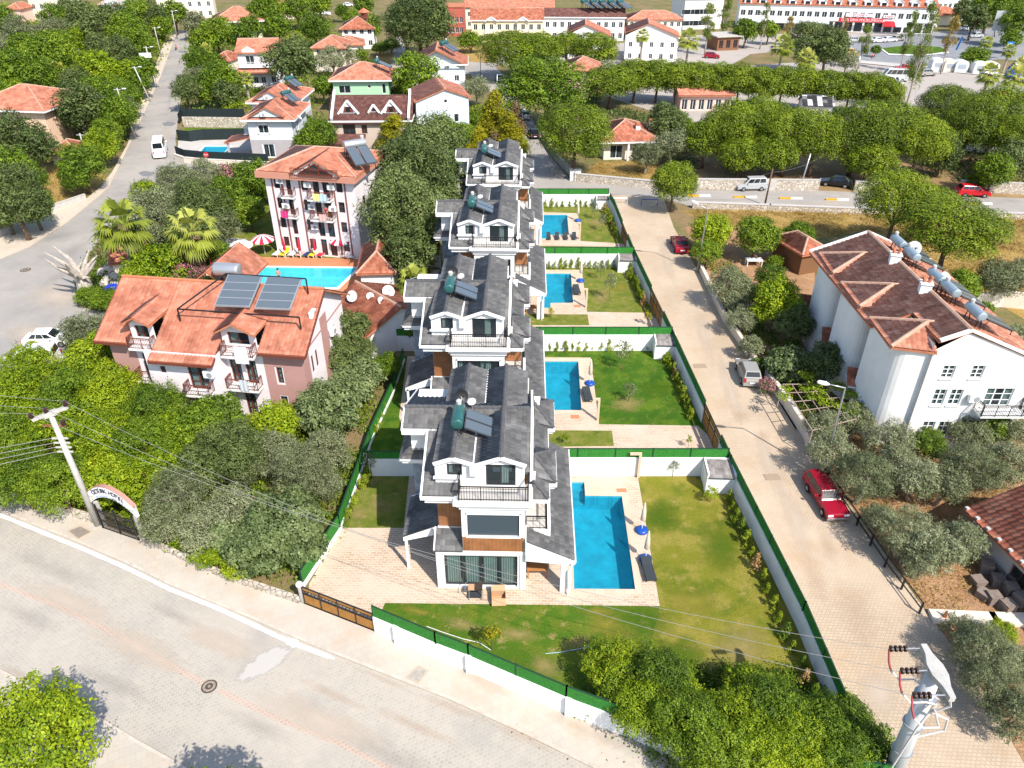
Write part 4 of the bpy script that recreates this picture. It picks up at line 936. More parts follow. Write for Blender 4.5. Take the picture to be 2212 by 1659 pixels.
for i,(px,sc,lb,shut,yaw)in enumerate(VSPEC):
 v=villa(lb,shut)if i<2 else copy_tree(VL[1])
 if i==0:VL=[]
 VL.append(v);v['label']=lb;v['group']='grey roofed villas in a row'
 rz=R(yaw);a=Vector((-2.98,-.12,7.25))*sc;a=Matrix.Rotation(rz,3,'Z')@ a
 q=G(px[0],px[1],a.z);v.location=(q.x-a.x,q.y-a.y,0);v.rotation_euler=(0,0,rz);v.scale=(sc,)*3
 M=Matrix.Translation(v.location)@ Matrix.Rotation(rz,4,'Z')@ Matrix.Scale(sc,4)
 h=heater('',2)if i==0 else copy_tree(proto_h);proto_h=proto_h or h
 h['label']=f'green tank solar water heater on the roof of the {VN[i]} grey villa';h['group']='solar heaters on the villas'
 h.location=M @ Vector((-3.25,4.0,8.75));h.rotation_euler=(0,0,rz);h.scale=(sc*.96,)*3
 d=dish('satellite_dish',f'black satellite dish beside the tank on the {VN[i]} grey villa',M @ Vector((-3.2,5.75,9.4)),.42,R(20+rz),R(62),BLACK,mast=1.0)
 d2=dish('satellite_dish',f'small white satellite dish by the ridge of the {VN[i]} grey villa',M @ Vector((-2.55,5.7,9.45)),.26,R(-20),R(25),TRIM,lnb=False,mast=.55)
def shed(label,pw,ps):
 r=thing('garden_shed',label,'shed',pw,R(-3),ps);w=MB();w.facade((0,0,0),(1,0,0),2.6,2.5);w.facade((0,1.9,0),(0,-1,0),1.9,2.9,[(.5,1.4,0,2.1)],.1);w.facade((2.6,0,0),(0,1,0),1.9,2.9)
 w.facade((2.6,1.9,0),(-1,0,0),2.6,2.9);w.box(-.0,.16,-.001,1.9,2.5,3.0);w.box(2.44,2.6,-.001,1.9,2.5,3.0);w.box(.16,2.44,1.74,1.9,2.5,3.0);w.build('wall',WHITEW,r)
 q=[(.17,-.12,2.5),(2.43,-.12,2.5),(2.43,1.73,2.92),(.17,1.73,2.92)];m=MB();m.slab(q,.06);o=m.build('roof',SLATEC,r);tile_roof('tiles',q,tile_mat('pale_slate_tile',[(.16,.14,.13),(.22,.2,.19),(.28,.26,.25)]),o)
 d=MB();d.box(.03,.07,.55,1.35,.05,2.05);d.build('door',TRIM,r)
 return r
for (u,v),lb in [((1522,1066),'white shed with slate roof in the nearest lawn corner'),((1412,776),'white shed with slate roof in the second plot corner'),((1334,589),'white shed with slate roof in the third plot corner')]:
 p=G(u,v);shed(lb,p,(.78,1.0,.6))
p=G(1287,452);shed('white shed with slate roof in the farthest plot corner',p,(.72,.9,.55))
# ================================================================ vegetation
LM={
 'broad':leaf_mat('broad_leaf',(.030,.065,.006),(.11,.185,.009),(.27,.36,.02)),
 'dark':leaf_mat('dark_leaf',(.028,.05,.012),(.10,.14,.035),(.22,.265,.085)),
 'bright':leaf_mat('bright_leaf',(.05,.105,.004),(.20,.285,.008),(.42,.48,.016),.22),
 'pine':leaf_mat('pine_needles',(.032,.06,.003),(.125,.18,.008),(.29,.36,.015),.12),
 'olive':leaf_mat('olive_leaf',(.06,.08,.03),(.19,.215,.10),(.40,.42,.25),.15),
 'fig':leaf_mat('fig_leaf',(.055,.085,.025),(.16,.215,.075),(.33,.38,.18),.25),
 'cyp':leaf_mat('golden_cypress_leaf',(.08,.08,.004),(.30,.29,.010),(.52,.45,.02),.25),
 'dead':leaf_mat('dead_cypress_leaf',(.12,.08,.04),(.24,.16,.08),(.36,.25,.13),.2),
 'palm':leaf_mat('palm_leaf',(.10,.13,.012),(.28,.33,.04),(.55,.54,.14),.3),
 'euca':leaf_mat('eucalyptus_leaf',(.05,.09,.008),(.16,.22,.03),(.32,.37,.08),.35),
 'autumn':leaf_mat('yellowing_leaf',(.15,.11,.02),(.34,.25,.05),(.5,.38,.1),.35),
 'pink':leaf_mat('pink_flowers',(.5,.12,.2),(.7,.24,.34),(.8,.42,.5),.3),
 'hedge':leaf_mat('hedge_leaf',(.09,.15,.008),(.26,.34,.016),(.48,.5,.04),.35),
 'brown':leaf_mat('browned_hedge_leaf',(.26,.17,.06),(.44,.28,.11),(.58,.4,.18),.3),
 'dry':leaf_mat('dry_grass_blade',(.26,.17,.04),(.42,.29,.09),(.56,.42,.16),.25),
}
def leaves_np(C,N,size,asp,jitter,rg):
 """one folded leaf quad per centre: C centres, N outward directions"""
 n=len(C);nn=N+rg.normal(0,jitter,(n,3));nn/=np.linalg.norm(nn,axis=1)[:,None]+1e-9
 t=rg.normal(0,1,(n,3));t-=nn*(t*nn).sum(1)[:,None];t/=np.linalg.norm(t,axis=1)[:,None]+1e-9
 b=np.cross(nn,t);s=size*rg.uniform(.6,1.35,n)[:,None]
 V=np.stack([C-t*s*.5,C+b*s*.5*asp+nn*s*.08,C+t*s*.5,C-b*s*.5*asp+nn*s*.08],1).reshape(-1,3)
 return V
def crown_mesh(name,lobes,nleaf,size,asp,jitter,m,seed,up=0.0,shell=(.55,1.0),twigs=.22,flower=None):
 rg=np.random.default_rng(seed);wts=np.array([l[3]**2 for l in lobes]);cnt=np.maximum(8,(nleaf*wts/wts.sum()).astype(int))
 Cs,Ns,Ls=[],[],[]
 for (x,y,z,r_,*sq),k in zip(lobes,cnt):
  d=rg.normal(0,1,(k,3));d/=np.linalg.norm(d,axis=1)[:,None]
  d[:,2]=np.where((d[:,2]<-.35)&(rg.random(k)<.7),-d[:,2],d[:,2])
  rad=r_*(rg.uniform(shell[0]**2,shell[1],k)**.5)*(1+.13*np.sin(d[:,0]*7+seed)*np.cos(d[:,1]*6+x*9))
  sqz=sq[0]if sq else 1.0
  P=d*rad[:,None]*np.array([1,1,sqz])+np.array([x,y,z]);Cs.append(P);nn=d.copy();nn[:,2]+=up;Ns.append(nn)
  Ls.append(np.clip(rg.normal(rg.uniform(.28,.66),.17,k),0,1))
 for (x,y,z,r_,*sq)in (lobes if twigs else []):
  k=max(10,int(nleaf*twigs/len(lobes)));tw=5;d=rg.normal(0,1,(tw,3));d[:,2]=np.abs(d[:,2])*.8;d/=np.linalg.norm(d,axis=1)[:,None];ti=rg.integers(0,tw,k);f=rg.uniform(.75,1.42,k)
  P=d[ti]*(r_*f)[:,None]+rg.normal(0,r_*.09,(k,3))+np.array([x,y,z]);Cs.append(P);nn=d[ti].copy();nn[:,2]+=.4;Ns.append(nn);Ls.append(np.clip(rg.normal(.6,.18,k),0,1))
 C=np.concatenate(Cs);N=np.concatenate(Ns);lv=np.concatenate(Ls)
 V=leaves_np(C,N,size,asp,jitter,rg);F=np.arange(len(V)).reshape(-1,4)
 me=np_mesh(name,V,F);a=me.attributes.new('leaf','FLOAT','FACE');a.data.foreach_set('value',lv.astype(np.float32));me.materials.append(m)
 if flower:
  me.materials.append(flower[0]);mi=(rg.random(len(F))<flower[1]).astype(np.int32)*(C[:,2]>np.quantile(C[:,2],.25));me.polygons.foreach_set('material_index',mi.astype(np.int32))
 return me
def trunk_mesh(name,zc,rz,r0,m,seed,limbs=6,lean=.12,split=.35):
 """tapered trunk with limbs reaching into the crown (unit crown radius, crown centre at zc)"""
 rg=random.Random(seed);mb=MB();lx,ly=rg.uniform(-lean,lean),rg.uniform(-lean,lean)
 fork=Vector((lx*.6,ly*.6,max(.12,zc-rz*.75)))
 mb.tube([(0,0,-.03),(lx*.2,ly*.25,fork.z*.4),tuple(fork)],[r0*1.25,r0*.95,r0*.8],9)
 for k in range(limbs):
  an=2*math.pi*(k+rg.random()*.6)/limbs;q=rg.uniform(.4,.72);e=Vector((math.cos(an)*q,math.sin(an)*q,zc+rz*rg.uniform(-.1,.55)))
  mid=fork.lerp(e,.5)+Vector((0,0,rz*.12));mb.tube([tuple(fork),tuple(mid),tuple(e)],[r0*.6,r0*.36,r0*.12],6,caps=False)
  for j in range(2):
   e2=mid+Vector((rg.uniform(-.4,.4),rg.uniform(-.4,.4),rz*rg.uniform(.2,.6)));mb.tube([tuple(mid),tuple(e2)],[r0*.26,r0*.06],5,caps=False)
 me=bpy.data.meshes.new(name);me.from_pydata(mb.v,[],mb.f);me.materials.append(m);me.polygons.foreach_set('use_smooth',[True]*len(mb.f));return me
def lobes_ball(seed,n,r,rx,rz,zc,low=-.75,squash=1.0,hollow=.45):
 rg=random.Random(seed);out=[];tries=0
 while len(out)<n and tries<4000:
  tries+=1;d=Vector((rg.gauss(0,1),rg.gauss(0,1),rg.gauss(0,1))).normalized();q=rg.uniform(hollow,1)**.5
  if d.z<low:continue
  rr=r*rg.uniform(.7,1.25);p=Vector((d.x*(rx-rr*.6)*q,d.y*(rx-rr*.6)*q,zc+d.z*(rz-rr*squash*.6)*q))
  if any((p-Vector(o[:3])).length<(rr+o[3])*.42 for o in out):continue
  out.append((p.x,p.y,p.z,rr,squash))
 return out
KD={'broad':(.92,.35),'dark':(.98,.4),'bright':(.85,.25),'pine':(.78,.5),'olive':(.82,.28),'fig':(.72,.05),'cyp':(1.5,.02),'dead':(1.5,.05),'euca':(1.75,1.1),'autumn':(1.7,.9),'bush':(.72,.0),'oleander':(.8,.0),'vine':(.4,.15),'citrus':(.8,.35)}
MESH={}
def kind_mesh(kind,var,res):
 key=(kind,var,res)
 if key in MESH:return MESH[key]
 vz,cl=KD[kind];zc=cl+vz;sd_=hash(kind)%97 if False else sum(map(ord,kind))+var*13;q={'lo':0,'mid':1,'hi':2}[res]
 N=(3200,8000,17000)[q];sz=(.115,.072,.046)[q]
 nm={'broad':'crown','pine':'crown'}.get(kind,'crown');tr=None
 if kind in ('broad','dark','citrus'):
  lb=lobes_ball(sd_,34,.34,1,vz,zc);me=crown_mesh(nm,lb,N,sz*1.12,.6,.36,LM['bright' if kind=='citrus' and var==1 else 'broad' if kind=='citrus' else kind],sd_,.3,(.68,1))
  tr=trunk_mesh('trunk',zc,vz,.075 if kind!='citrus' else .05,BARK,sd_)
 elif kind=='bright':
  lb=lobes_ball(sd_,36,.31,1,vz,zc);me=crown_mesh(nm,lb,N,sz*1.1,.62,.38,LM['bright'],sd_,.4,(.68,1));tr=trunk_mesh('trunk',zc,vz,.06,BARK,sd_)
 elif kind=='pine':
  lb=lobes_ball(sd_,40,.35,1,vz,zc,-.8,.85,.75);me=crown_mesh(nm,lb,int(N*1.7),sz*1.05,.45,.32,LM['pine'],sd_,.45,(.72,1),twigs=0);tr=trunk_mesh('trunk',zc,vz,.055,BARK,sd_,7)
 elif kind=='olive':
  lb=lobes_ball(sd_,30,.30,1,vz,zc,hollow=.3);me=crown_mesh(nm,lb,int(N*1.1),sz*1.0,.36,.5,LM['olive'],sd_,.25,(.6,1.05));tr=trunk_mesh('trunk',zc,vz,.075,BARKP,sd_,5,.25)
 elif kind=='fig':
  lb=lobes_ball(sd_,32,.3,1,vz,zc);me=crown_mesh(nm,lb,int(N*.6),sz*1.6,.75,.38,LM['fig'],sd_,.5,(.65,1));tr=trunk_mesh('trunk',zc,vz,.05,BARKP,sd_,7)
 elif kind in ('cyp','dead'):
  lb=[];rg=random.Random(sd_);n=46
  for k in range(n):
   t=k/n;an=rg.random()*6.28;rr=(1-t)**.7*.72;z=cl+2*vz*(.06+.88*t);lb.append((math.cos(an)*rr*.8,math.sin(an)*rr*.8,z,.34*(1-.5*t),1.6))
  me=crown_mesh(nm,lb,int(N*1.3),sz*1.15,.42,.4,LM['cyp' if kind=='cyp' else 'dead'],sd_,.8,(.4,1.1));tr=trunk_mesh('trunk',zc*.7,vz*.5,.06,BARK,sd_,4)
 elif kind in ('euca','autumn'):
  lb=[];rg=random.Random(sd_)
  for k in range(26):
   t=rg.random();an=rg.random()*6.28;rr=.68*math.sin(math.pi*(.12+.82*t))*rg.uniform(.3,1);lb.append((math.cos(an)*rr,math.sin(an)*rr,cl+2*vz*(.04+.9*t),rg.uniform(.2,.36),1.35))
  me=crown_mesh(nm,lb,N,sz*1.05,.4,.8,LM[kind],sd_,-.2,(.3,1.1));tr=trunk_mesh('trunk',zc,vz,.075,BARKP,sd_,6,.2)
 elif kind in ('bush','oleander','vine'):
  lb=lobes_ball(sd_,26,.36,1,vz,zc+.02,-.4,.85 if kind!='vine' else .5);me=crown_mesh(nm,lb,N,sz*1.05,.5,.6,LM[{'bush':'broad','oleander':'dark','vine':'bright'}[kind]],sd_,.35,flower=(LM['pink'],.42)if kind=='oleander' else None)
  tr=trunk_mesh('trunk',zc,vz,.04,BARK,sd_,6)if kind!='vine' else trunk_mesh('trunk',zc,vz,.03,BARK,sd_,5)
 me.name='crown_'+kind;MESH[key]=(me,tr);return MESH[key]
TN={'broad':('broadleaf_tree','tree'),'dark':('evergreen_oak_tree','tree'),'bright':('mulberry_tree','tree'),'pine':('stone_pine_tree','pine tree'),'olive':('olive_tree','olive tree'),'fig':('fig_tree','fig tree'),'cyp':('golden_cypress_tree','cypress'),
 'dead':('withered_cypress_tree','cypress'),'euca':('eucalyptus_tree','tree'),'autumn':('yellowing_eucalyptus_tree','tree'),'bush':('shrub','shrub'),'oleander':('oleander_bush','shrub'),'vine':('grape_vine','vine'),'citrus':('citrus_tree','tree')}
NT=[0]
def tree(kind,u,v,w,h=None,label=None,group=None,res=None,clear=None,lift=0.0):
 """crown centre seen at (u,v), crown w wide and h high in the photo: solved for its real place and size"""
 vz,cl=KD[kind];zc=3.0;w*={'pine':1.12,'broad':1.12,'dark':1.12,'bright':1.1,'olive':1.1,'cyp':2.0,'dead':1.6,'euca':1.25}.get(kind,1.05)
 for _ in range(8):
  p=G(u,v,zc);Rr=w/2*depth_of(p)/FPX
  k=1.0 if h is None else max(.5,min(1.9,(h/w)/(.62*vz+.42)))
  zc=min(Rr*(cl+vz)*k,17)+lift
 NT[0]+=1;var=NT[0]%3;px=w*.463
 res=res or ('hi' if px>62 else 'mid' if px>30 else 'lo')
 me,tr=kind_mesh(kind,var,res);nm,cat=TN[kind]
 r=thing(nm,label,cat,(p.x,p.y,0),random.uniform(0,6.28),(Rr,Rr,Rr*k),group)
 o=bpy.data.objects.new('crown',me);COL.objects.link(o);o.parent=r;o.location.z=lift/(Rr*k)
 if tr:t=bpy.data.objects.new('trunk',tr);COL.objects.link(t);t.parent=r;t.scale.z=1+lift/(Rr*k*(cl+vz))
 return r
LOOK={'broad':'green broadleaf tree','dark':'dark green dense tree','bright':'bright yellow-green tree','pine':'round topped stone pine','olive':'grey-green olive tree','fig':'large leaved pale fig tree','cyp':'golden cypress','dead':'withered brown cypress',
  'euca':'tall loose eucalyptus','autumn':'tall yellowing eucalyptus','bush':'low green shrub','oleander':'pink flowering oleander','vine':'bright green creeping vine','citrus':'small leafy fruit tree'}
def grove(where,items,**kw):
 """items (kind,u,v,w[,h]) of one cluster: labels count the look-alikes from the left"""
 by={}
 for it in items:by.setdefault(it[0],[]).append(it)
 for kd,lst in by.items():
  lst=sorted(lst,key=lambda q:q[1]);n=len(lst)
  for i,it in enumerate(lst):
   o=ordinal(i,n);lb=f"{LOOK[kd]} {where}" if n==1 else f"{LOOK[kd]}, {o} from the left {where}"
   tree(it[0],it[1],it[2],it[3],it[4]if len(it)>4 else None,lb,(where if n>1 else None),**kw)
grove('in the hotel hedgerow',[('bright',55,862,150),('broad',150,872,140),('bright',245,868,140),('broad',335,885,120),('broad',30,950,140),('bright',120,965,150),('bright',220,955,140),('broad',312,965,130),('bright',390,935,120),
 ('broad',45,1030,130),('broad',130,1045,130),('bright',220,1040,120),('bright',296,1035,110),('bright',365,1010,110),('broad',430,930,110),('dark',500,975,130),('bright',597,915,105),('broad',470,905,110),('broad',-30,900,130),('bright',-40,1000,130),('bright',85,910,120),('bright',175,920,120),('dark',440,1010,100)])
grove('by the arched hotel sign',[('vine',330,1105,110),('vine',465,1185,110),('vine',525,1215,90),('vine',410,1150,90)])
tree('oleander',462,930,75,None,'pink flowering oleander in the hotel hedgerow')
grove('between arched sign and villa',[('olive',373,1075,130),('olive',355,1135,100),('olive',500,1098,110),('olive',520,1010,95),('olive',590,978,110),('olive',652,1010,130),('olive',705,975,110),('olive',700,1045,80),('olive',440,1145,110),('fig',622,1125,170),('fig',555,1185,140),('fig',650,1180,110),('fig',500,1160,110)])
grove('right of the nearest hotel',[('fig',705,885,140,150),('fig',755,840,110),('fig',790,805,90),('dark',750,715,100,110),('dark',722,770,80),('broad',835,790,60),('bright',874,690,45),('broad',895,712,55),('olive',838,700,55),('dark',780,760,60),('bright',630,915,60)])
grove('left of the nearest hotel',[('olive',183,718,105),('bright',210,770,120),('bright',60,815,140),('bright',160,815,120),('bright',255,822,110),('bush',230,650,70),('bush',190,640,55)])
grove('in the palm garden',[('olive',333,452,120),('olive',355,490,110),('dark',433,452,120),('olive',470,490,95),('citrus',537,455,78),('bright',335,578,115),('bright',305,615,90),('broad',390,555,80),('broad',470,550,60),('dark',400,500,90),('olive',375,385,80),('olive',440,375,70),('broad',545,385,85),('broad',580,400,60),('olive',400,415,90),('bright',320,420,70),('broad',490,420,80)])
grove('by the hotel pool',[('oleander',398,592,95),('oleander',445,560,60),('oleander',352,622,50),('oleander',492,378,60)])
grove('between pool hotel and villas',[('dark',930,335,150),('dark',905,385,170),('dark',870,460,170),('dark',850,400,120),('dark',935,440,110),('dark',890,548,115),('broad',955,300,90),('dark',850,520,90)])
grove('behind the farthest villa',[('cyp',1068,248,52,95),('cyp',1100,290,56,85),('cyp',1034,302,36,55),('cyp',852,293,60,85),('cyp',885,268,40,50),('dead',1115,258,36,70),('dead',1070,312,40,50),('bush',995,290,70),('bush',960,270,60),('olive',1025,192,60),('bush',1010,260,50)])
grove('beside lane and bungalow',[('pine',1241,285,150,135),('broad',1174,188,185,140),('pine',1107,108,135,90),('pine',1167,108,90,80),('pine',1225,98,80,60),('olive',1395,335,70),('olive',1450,312,80),('dark',1440,265,80),('broad',1475,285,60),('pine',1457,393,92,95)])
grove('in the car park row',[('pine',x,y,w_,78)for x,y,w_ in [(1285,108,95),(1317,178,110),(1371,165,95),(1420,165,90),(1465,168,85),(1510,170,80),(1555,172,80),(1600,175,80),(1645,180,82),(1690,180,80),(1735,182,82),(1788,188,80),(1838,190,82),(1885,195,85),(1920,205,60)]])
grove('in the cross road row',[('pine',1525,300,90,90),('pine',1585,275,125,125),('pine',1640,265,120,125),('pine',1705,290,130,130),('pine',1765,295,120,125),('pine',1855,285,150,135),('pine',1925,280,150,130),('pine',1990,305,120,115),('pine',1670,330,100,90),('pine',1880,345,110,80),('pine',1600,335,90,80)])
grove('at the grove\'s right edge',[('pine',2045,235,120,110),('pine',2100,270,130,130),('pine',2160,245,130,130),('pine',2210,300,120,120),('broad',2150,370,75),('dark',2190,345,80),('dark',2040,330,70),('bush',2110,395,50)])
grove('in the dry field',lift=2.2,items=[('pine',1940,430,150,130),('pine',2060,490,205,130),('pine',2010,440,110,90)])
grove('left of the white terrace',[('citrus',1535,500,92),('citrus',1635,508,98),('citrus',1725,508,68),('citrus',1527,545,66),('olive',1575,618,92),('olive',1598,690,65),('olive',1622,748,56),('bright',1680,655,105,130),('dark',1715,700,80),('fig',1702,790,100),('dark',1778,785,85),('bush',1675,565,36),('bush',1738,568,40),('broad',1665,600,60),('olive',1590,650,60),('broad',1640,640,50),('bush',1640,790,40),('bush',1712,745,34)])
tree('oleander',1660,835,42,None,'pink flowering oleander behind the parked grey hatchback')
grove('right of the white terrace',[('broad',2070,622,80),('olive',2160,605,105),('olive',2200,590,70),('citrus',2125,668,42),('olive',2195,735,70),('bush',2140,700,36)])
grove('below the white terrace',[('olive',1782,925,85),('olive',1800,985,105),('olive',1865,1030,125),('olive',1915,950,100),('olive',1848,905,80),('olive',1978,1030,110),('olive',2035,1045,100),('olive',2108,1012,125),('olive',2175,1005,110),('olive',2098,945,95),('olive',2180,930,95),('broad',2005,960,70),('olive',1895,1120,70),('olive',1955,1150,125),('olive',2010,1185,120),('olive',2075,1170,105),('broad',1838,900,60),('broad',2140,920,80),('olive',1935,1000,90),('olive',1985,1215,80)])
grove('right of the power pole',[('olive',2072,1358,75),('olive',2125,1405,135),('olive',2140,1478,125),('olive',2190,1545,120),('bright',2162,1368,60),('olive',2200,1440,90),('olive',2165,1420,90)])
grove('in the front wall thicket',[('bright',1330,1440,130),('broad',1420,1470,140),('bright',1395,1530,140),('broad',1480,1560,150),('bright',1610,1490,110),('bright',1590,1560,150),('broad',1665,1530,140),('bright',1700,1590,150),('broad',1540,1630,150),('bright',1640,1640,150),('broad',1770,1560,120),('broad',1830,1545,90),('broad',1800,1620,130),('broad',1870,1610,110),('bright',1735,1640,130),('bright',1460,1500,110),('broad',1345,1500,100)])
tree('bright',62,1622,285,285,'large bright yellow-green tree at the bottom left corner',res='hi',lift=1.6)
b_=tree('broad',470,1860,330,None,'tree just below the photo whose shadow falls on the main street',res='mid',lift=1.5)
grove('around the peach house',[('dark',28,300,100),('dark',75,315,85),('broad',15,370,100),('broad',62,385,70),('broad',175,355,90),('bright',218,315,75),('broad',232,285,60),('dark',30,425,130),('broad',72,445,80),('dark',175,235,100),('broad',208,222,100),('broad',246,248,85),('dark',272,240,60),('bright',40,270,55),('olive',150,265,60),('broad',265,210,70),('broad',10,455,80),('broad',160,385,60)])
grove('left of the upper street',[('broad',10,45,60),('olive',0,95,55),('olive',42,68,70),('olive',100,68,60),('broad',55,112,75),('broad',108,122,95),('broad',35,158,95),('broad',85,168,80),('dark',185,45,75),('dark',225,62,80),('dark',250,50,70),('broad',275,72,80),('broad',300,95,70),('bright',185,88,65),('dark',222,105,60),('dark',255,115,65),('broad',300,35,70),('dark',330,38,60),('broad',375,32,55),('broad',350,58,45),('bright',212,152,95),('bright',262,165,75),('dark',165,180,60),('bright',240,192,70),('broad',308,152,55),('broad',300,178,50),('broad',130,95,60),('broad',25,195,60),('olive',135,65,60),('broad',120,40,60),('olive',20,60,50),('dark',150,20,40)])
grove('right of the upper street',[('olive',420,52,55),('broad',470,72,70),('broad',440,88,55),('broad',520,82,55),('broad',430,132,60),('broad',465,142,50),('dark',403,195,60),('olive',425,168,55),('broad',448,200,50),('broad',475,175,80),('dark',492,205,55),('olive',448,152,45),('dark',627,135,110,110),('olive',715,128,60),('broad',697,190,45),('broad',690,290,70),('broad',665,305,55),('broad',577,25,75),('broad',682,62,60),('broad',540,60,50),('bright',500,225,40),('broad',660,270,45),('broad',600,60,50)])
grove('around the gabled houses',[('dark',880,58,120,110),('dark',925,55,110,100),('dark',905,30,110),('broad',807,60,32,60),('bush',1017,92,55),('bush',845,100,40),('broad',900,165,100),('broad',867,205,42),('bush',820,106,34),('olive',745,120,50),('broad',640,20,60),('broad',690,10,50),('broad',785,12,40),('broad',760,40,40),('olive',1245,100,40),('broad',740,25,30),('broad',780,120,30),('broad',805,145,34)])
grove('before the shop row',[('euca',1531,48,36,70),('euca',1568,32,36,60),('broad',1611,66,50),('euca',1651,45,26,60),('broad',1661,66,40),('autumn',1705,60,30,40),('dark',1758,95,125,95),('dark',1790,105,80),('euca',1868,88,34,60),('autumn',1822,70,24,50),('euca',1963,75,32,80),('euca',1992,100,52,145),('autumn',2053,85,36,80),('broad',2108,122,56,44),('broad',1892,108,20),('olive',1830,130,50)])
grove('at the top right corner',[('broad',2140,18,75),('dark',2105,42,55),('broad',2195,48,70),('dark',2085,22,45),('broad',2185,85,40),('broad',2190,12,60)])
def palm_mesh(seed,n=26,fan=True):
 rg=random.Random(seed);V,F,lv=[],[],[]
 for k in range(n):
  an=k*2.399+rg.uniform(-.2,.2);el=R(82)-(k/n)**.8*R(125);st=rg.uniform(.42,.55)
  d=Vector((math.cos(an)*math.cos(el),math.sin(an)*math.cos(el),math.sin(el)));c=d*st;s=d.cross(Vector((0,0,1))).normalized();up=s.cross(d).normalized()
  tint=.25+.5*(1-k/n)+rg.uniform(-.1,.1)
  b=len(V);w0=.012;V+=[tuple(-s*w0),tuple(s*w0),tuple(c+s*w0),tuple(c-s*w0)];F.append((b,b+1,b+2,b+3));lv.append(tint)
  m_=15
  for j in range(m_):
   f0=-1.25+2.5*j/(m_-1);dd=(d*math.cos(f0)+s*math.sin(f0)).normalized();ln=.56*(1-.22*abs(f0))*rg.uniform(.9,1.1)
   p=c+dd*ln*.62-up*0+Vector((0,0,-.02));tip=c+dd*ln+Vector((0,0,-.16-.1*abs(f0)));q=dd.cross(up).normalized()*.036
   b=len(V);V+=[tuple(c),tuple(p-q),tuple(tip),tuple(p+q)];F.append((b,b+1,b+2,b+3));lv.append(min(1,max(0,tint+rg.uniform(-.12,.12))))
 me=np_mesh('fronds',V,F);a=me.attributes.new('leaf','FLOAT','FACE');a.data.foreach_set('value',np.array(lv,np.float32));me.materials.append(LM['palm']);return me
PM=[palm_mesh(s_)for s_ in (3,8,15)]
def palm(label,cu,cv,w,bu=None,bv=None,hgt=None):
 if bu is not None:b=G(bu,bv);top=onY(cu,cv,b.y)
 else:
  z=hgt;top=G(cu,cv,z);b=Vector((top.x,top.y,0))
 Rr=w/2*depth_of(top)/FPX;r=thing('fan_palm',label,'palm tree',b)
 e=top-b;t=MB();pts=[Vector((0,0,0)),Vector((e.x*.3,e.y*.3,e.z*.4)),Vector((e.x*.75,e.y*.75,e.z*.8)),e]
 k=14;ps,rs=[],[]
 for i in range(k+1):
  f=i/k;p=Vector((e.x*f**1.15,e.y*f**1.15,e.z*f));ps+=[p];rs+=[(.30-.1*f)*(1.06 if i%2 else .97)]
 t.tube(ps,rs,10);t.build('trunk',BARKP,r,smooth=True)
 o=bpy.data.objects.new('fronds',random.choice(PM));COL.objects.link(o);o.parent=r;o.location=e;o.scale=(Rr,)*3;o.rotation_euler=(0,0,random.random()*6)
 d=MB();d.lathe(tuple(e-Vector((0,0,Rr*.42))),[(.22,0),(Rr*.2,Rr*.18),(Rr*.13,Rr*.42)],9);d.build('dead_fronds',BARK,r)
palm('tall fan palm nearer the left street, behind the salmon roofed hotel',263,485,140,303,634)
palm('tall fan palm nearer the hotel pool, beside the pink oleander',417,500,130,436,622)
palm('short fan palm left of the third grey villa',897,610,95,hgt=4)
palm('leaning palm among the trees left of the upper street',125,158,60,131,205)
palm('small palm at the corner of the pinkish balcony house',530,170,40,hgt=4)
palm('small palm beside the tiled hut at the upper street',444,108,36,hgt=4)
for (a,b,w_,hh),lb in [((1691,100,62,9),'fan palm in front of the dark tree at the car park edge'),((1742,128,58,7),'fan palm at the right foot of the dark car park tree'),((1488,86,58,7),'fan palm left of the brown kiosk'),((2138,160,62,8),'fan palm on the parking lot beside the white tents'),((2196,166,62,9),'fan palm at the right edge of the parking lot'),((2181,110,36,5),'small palm by the blue parking sign'),((2131,92,34,6),'small palm on the far pavement'),((1388,78,38,7),'fan palm in front of the white gabled house'),((2205,140,44,7),'fan palm nearest the blue dome tent'),
      ((752,318,34,2.0),'small spiky palm in front of the dark brown roofed house'),((958,268,34,3),'low palm below the white three storey house')]:palm(lb,a,b,w_,hgt=hh)
def hedge_mesh(seed,m):
 lb=[];rg=random.Random(seed)
 for k in range(12):
  t=k/12;an=rg.random()*6.28;rr=.16*(1-t);lb.append((math.cos(an)*rr,math.sin(an)*rr,.1+.86*t,.16*(1-.6*t),1.3))
 return crown_mesh('foliage',lb,420,.09,.4,.5,m,seed,.6,(.3,1.1))
HM=[hedge_mesh(s_,LM['hedge'])for s_ in (1,2,3)]+[hedge_mesh(5,LM['broad'])]+[hedge_mesh(9,LM['brown'])]
STEMM=None
def seedling(p,h,k,label,group,wid=1.0):
 global STEMM
 r=thing('young_conifer' if k!=3 else 'young_shrub',label,'shrub',p,random.uniform(0,6),(h*wid,h*wid,h),group)
 o=bpy.data.objects.new('foliage',HM[k]);COL.objects.link(o);o.parent=r
 if STEMM is None:
  mb=MB();mb.tube([(0,0,-.02),(0,0,.6)],[.03,.012],5);STEMM=bpy.data.meshes.new('stem');STEMM.from_pydata(mb.v,[],mb.f);STEMM.materials.append(BARK)
 t=bpy.data.objects.new('stem',STEMM);COL.objects.link(t);t.parent=r
def hedge_row(where,a,b,n,h,kinds=(0,1,2),wid=1.0,frm='left'):
 for i in range(n):
  p=a.lerp(b,i/max(1,n-1))+Vector((random.uniform(-.12,.12),random.uniform(-.12,.12),0));k=random.choice(kinds)
  c={3:'dark green young shrub',4:'browned young conifer'}.get(k,'green young conifer')
  seedling(p,h*random.uniform(.75,1.25),k,f"{c}, {ordinal(i, n)} from {frm} {where}",where,wid)
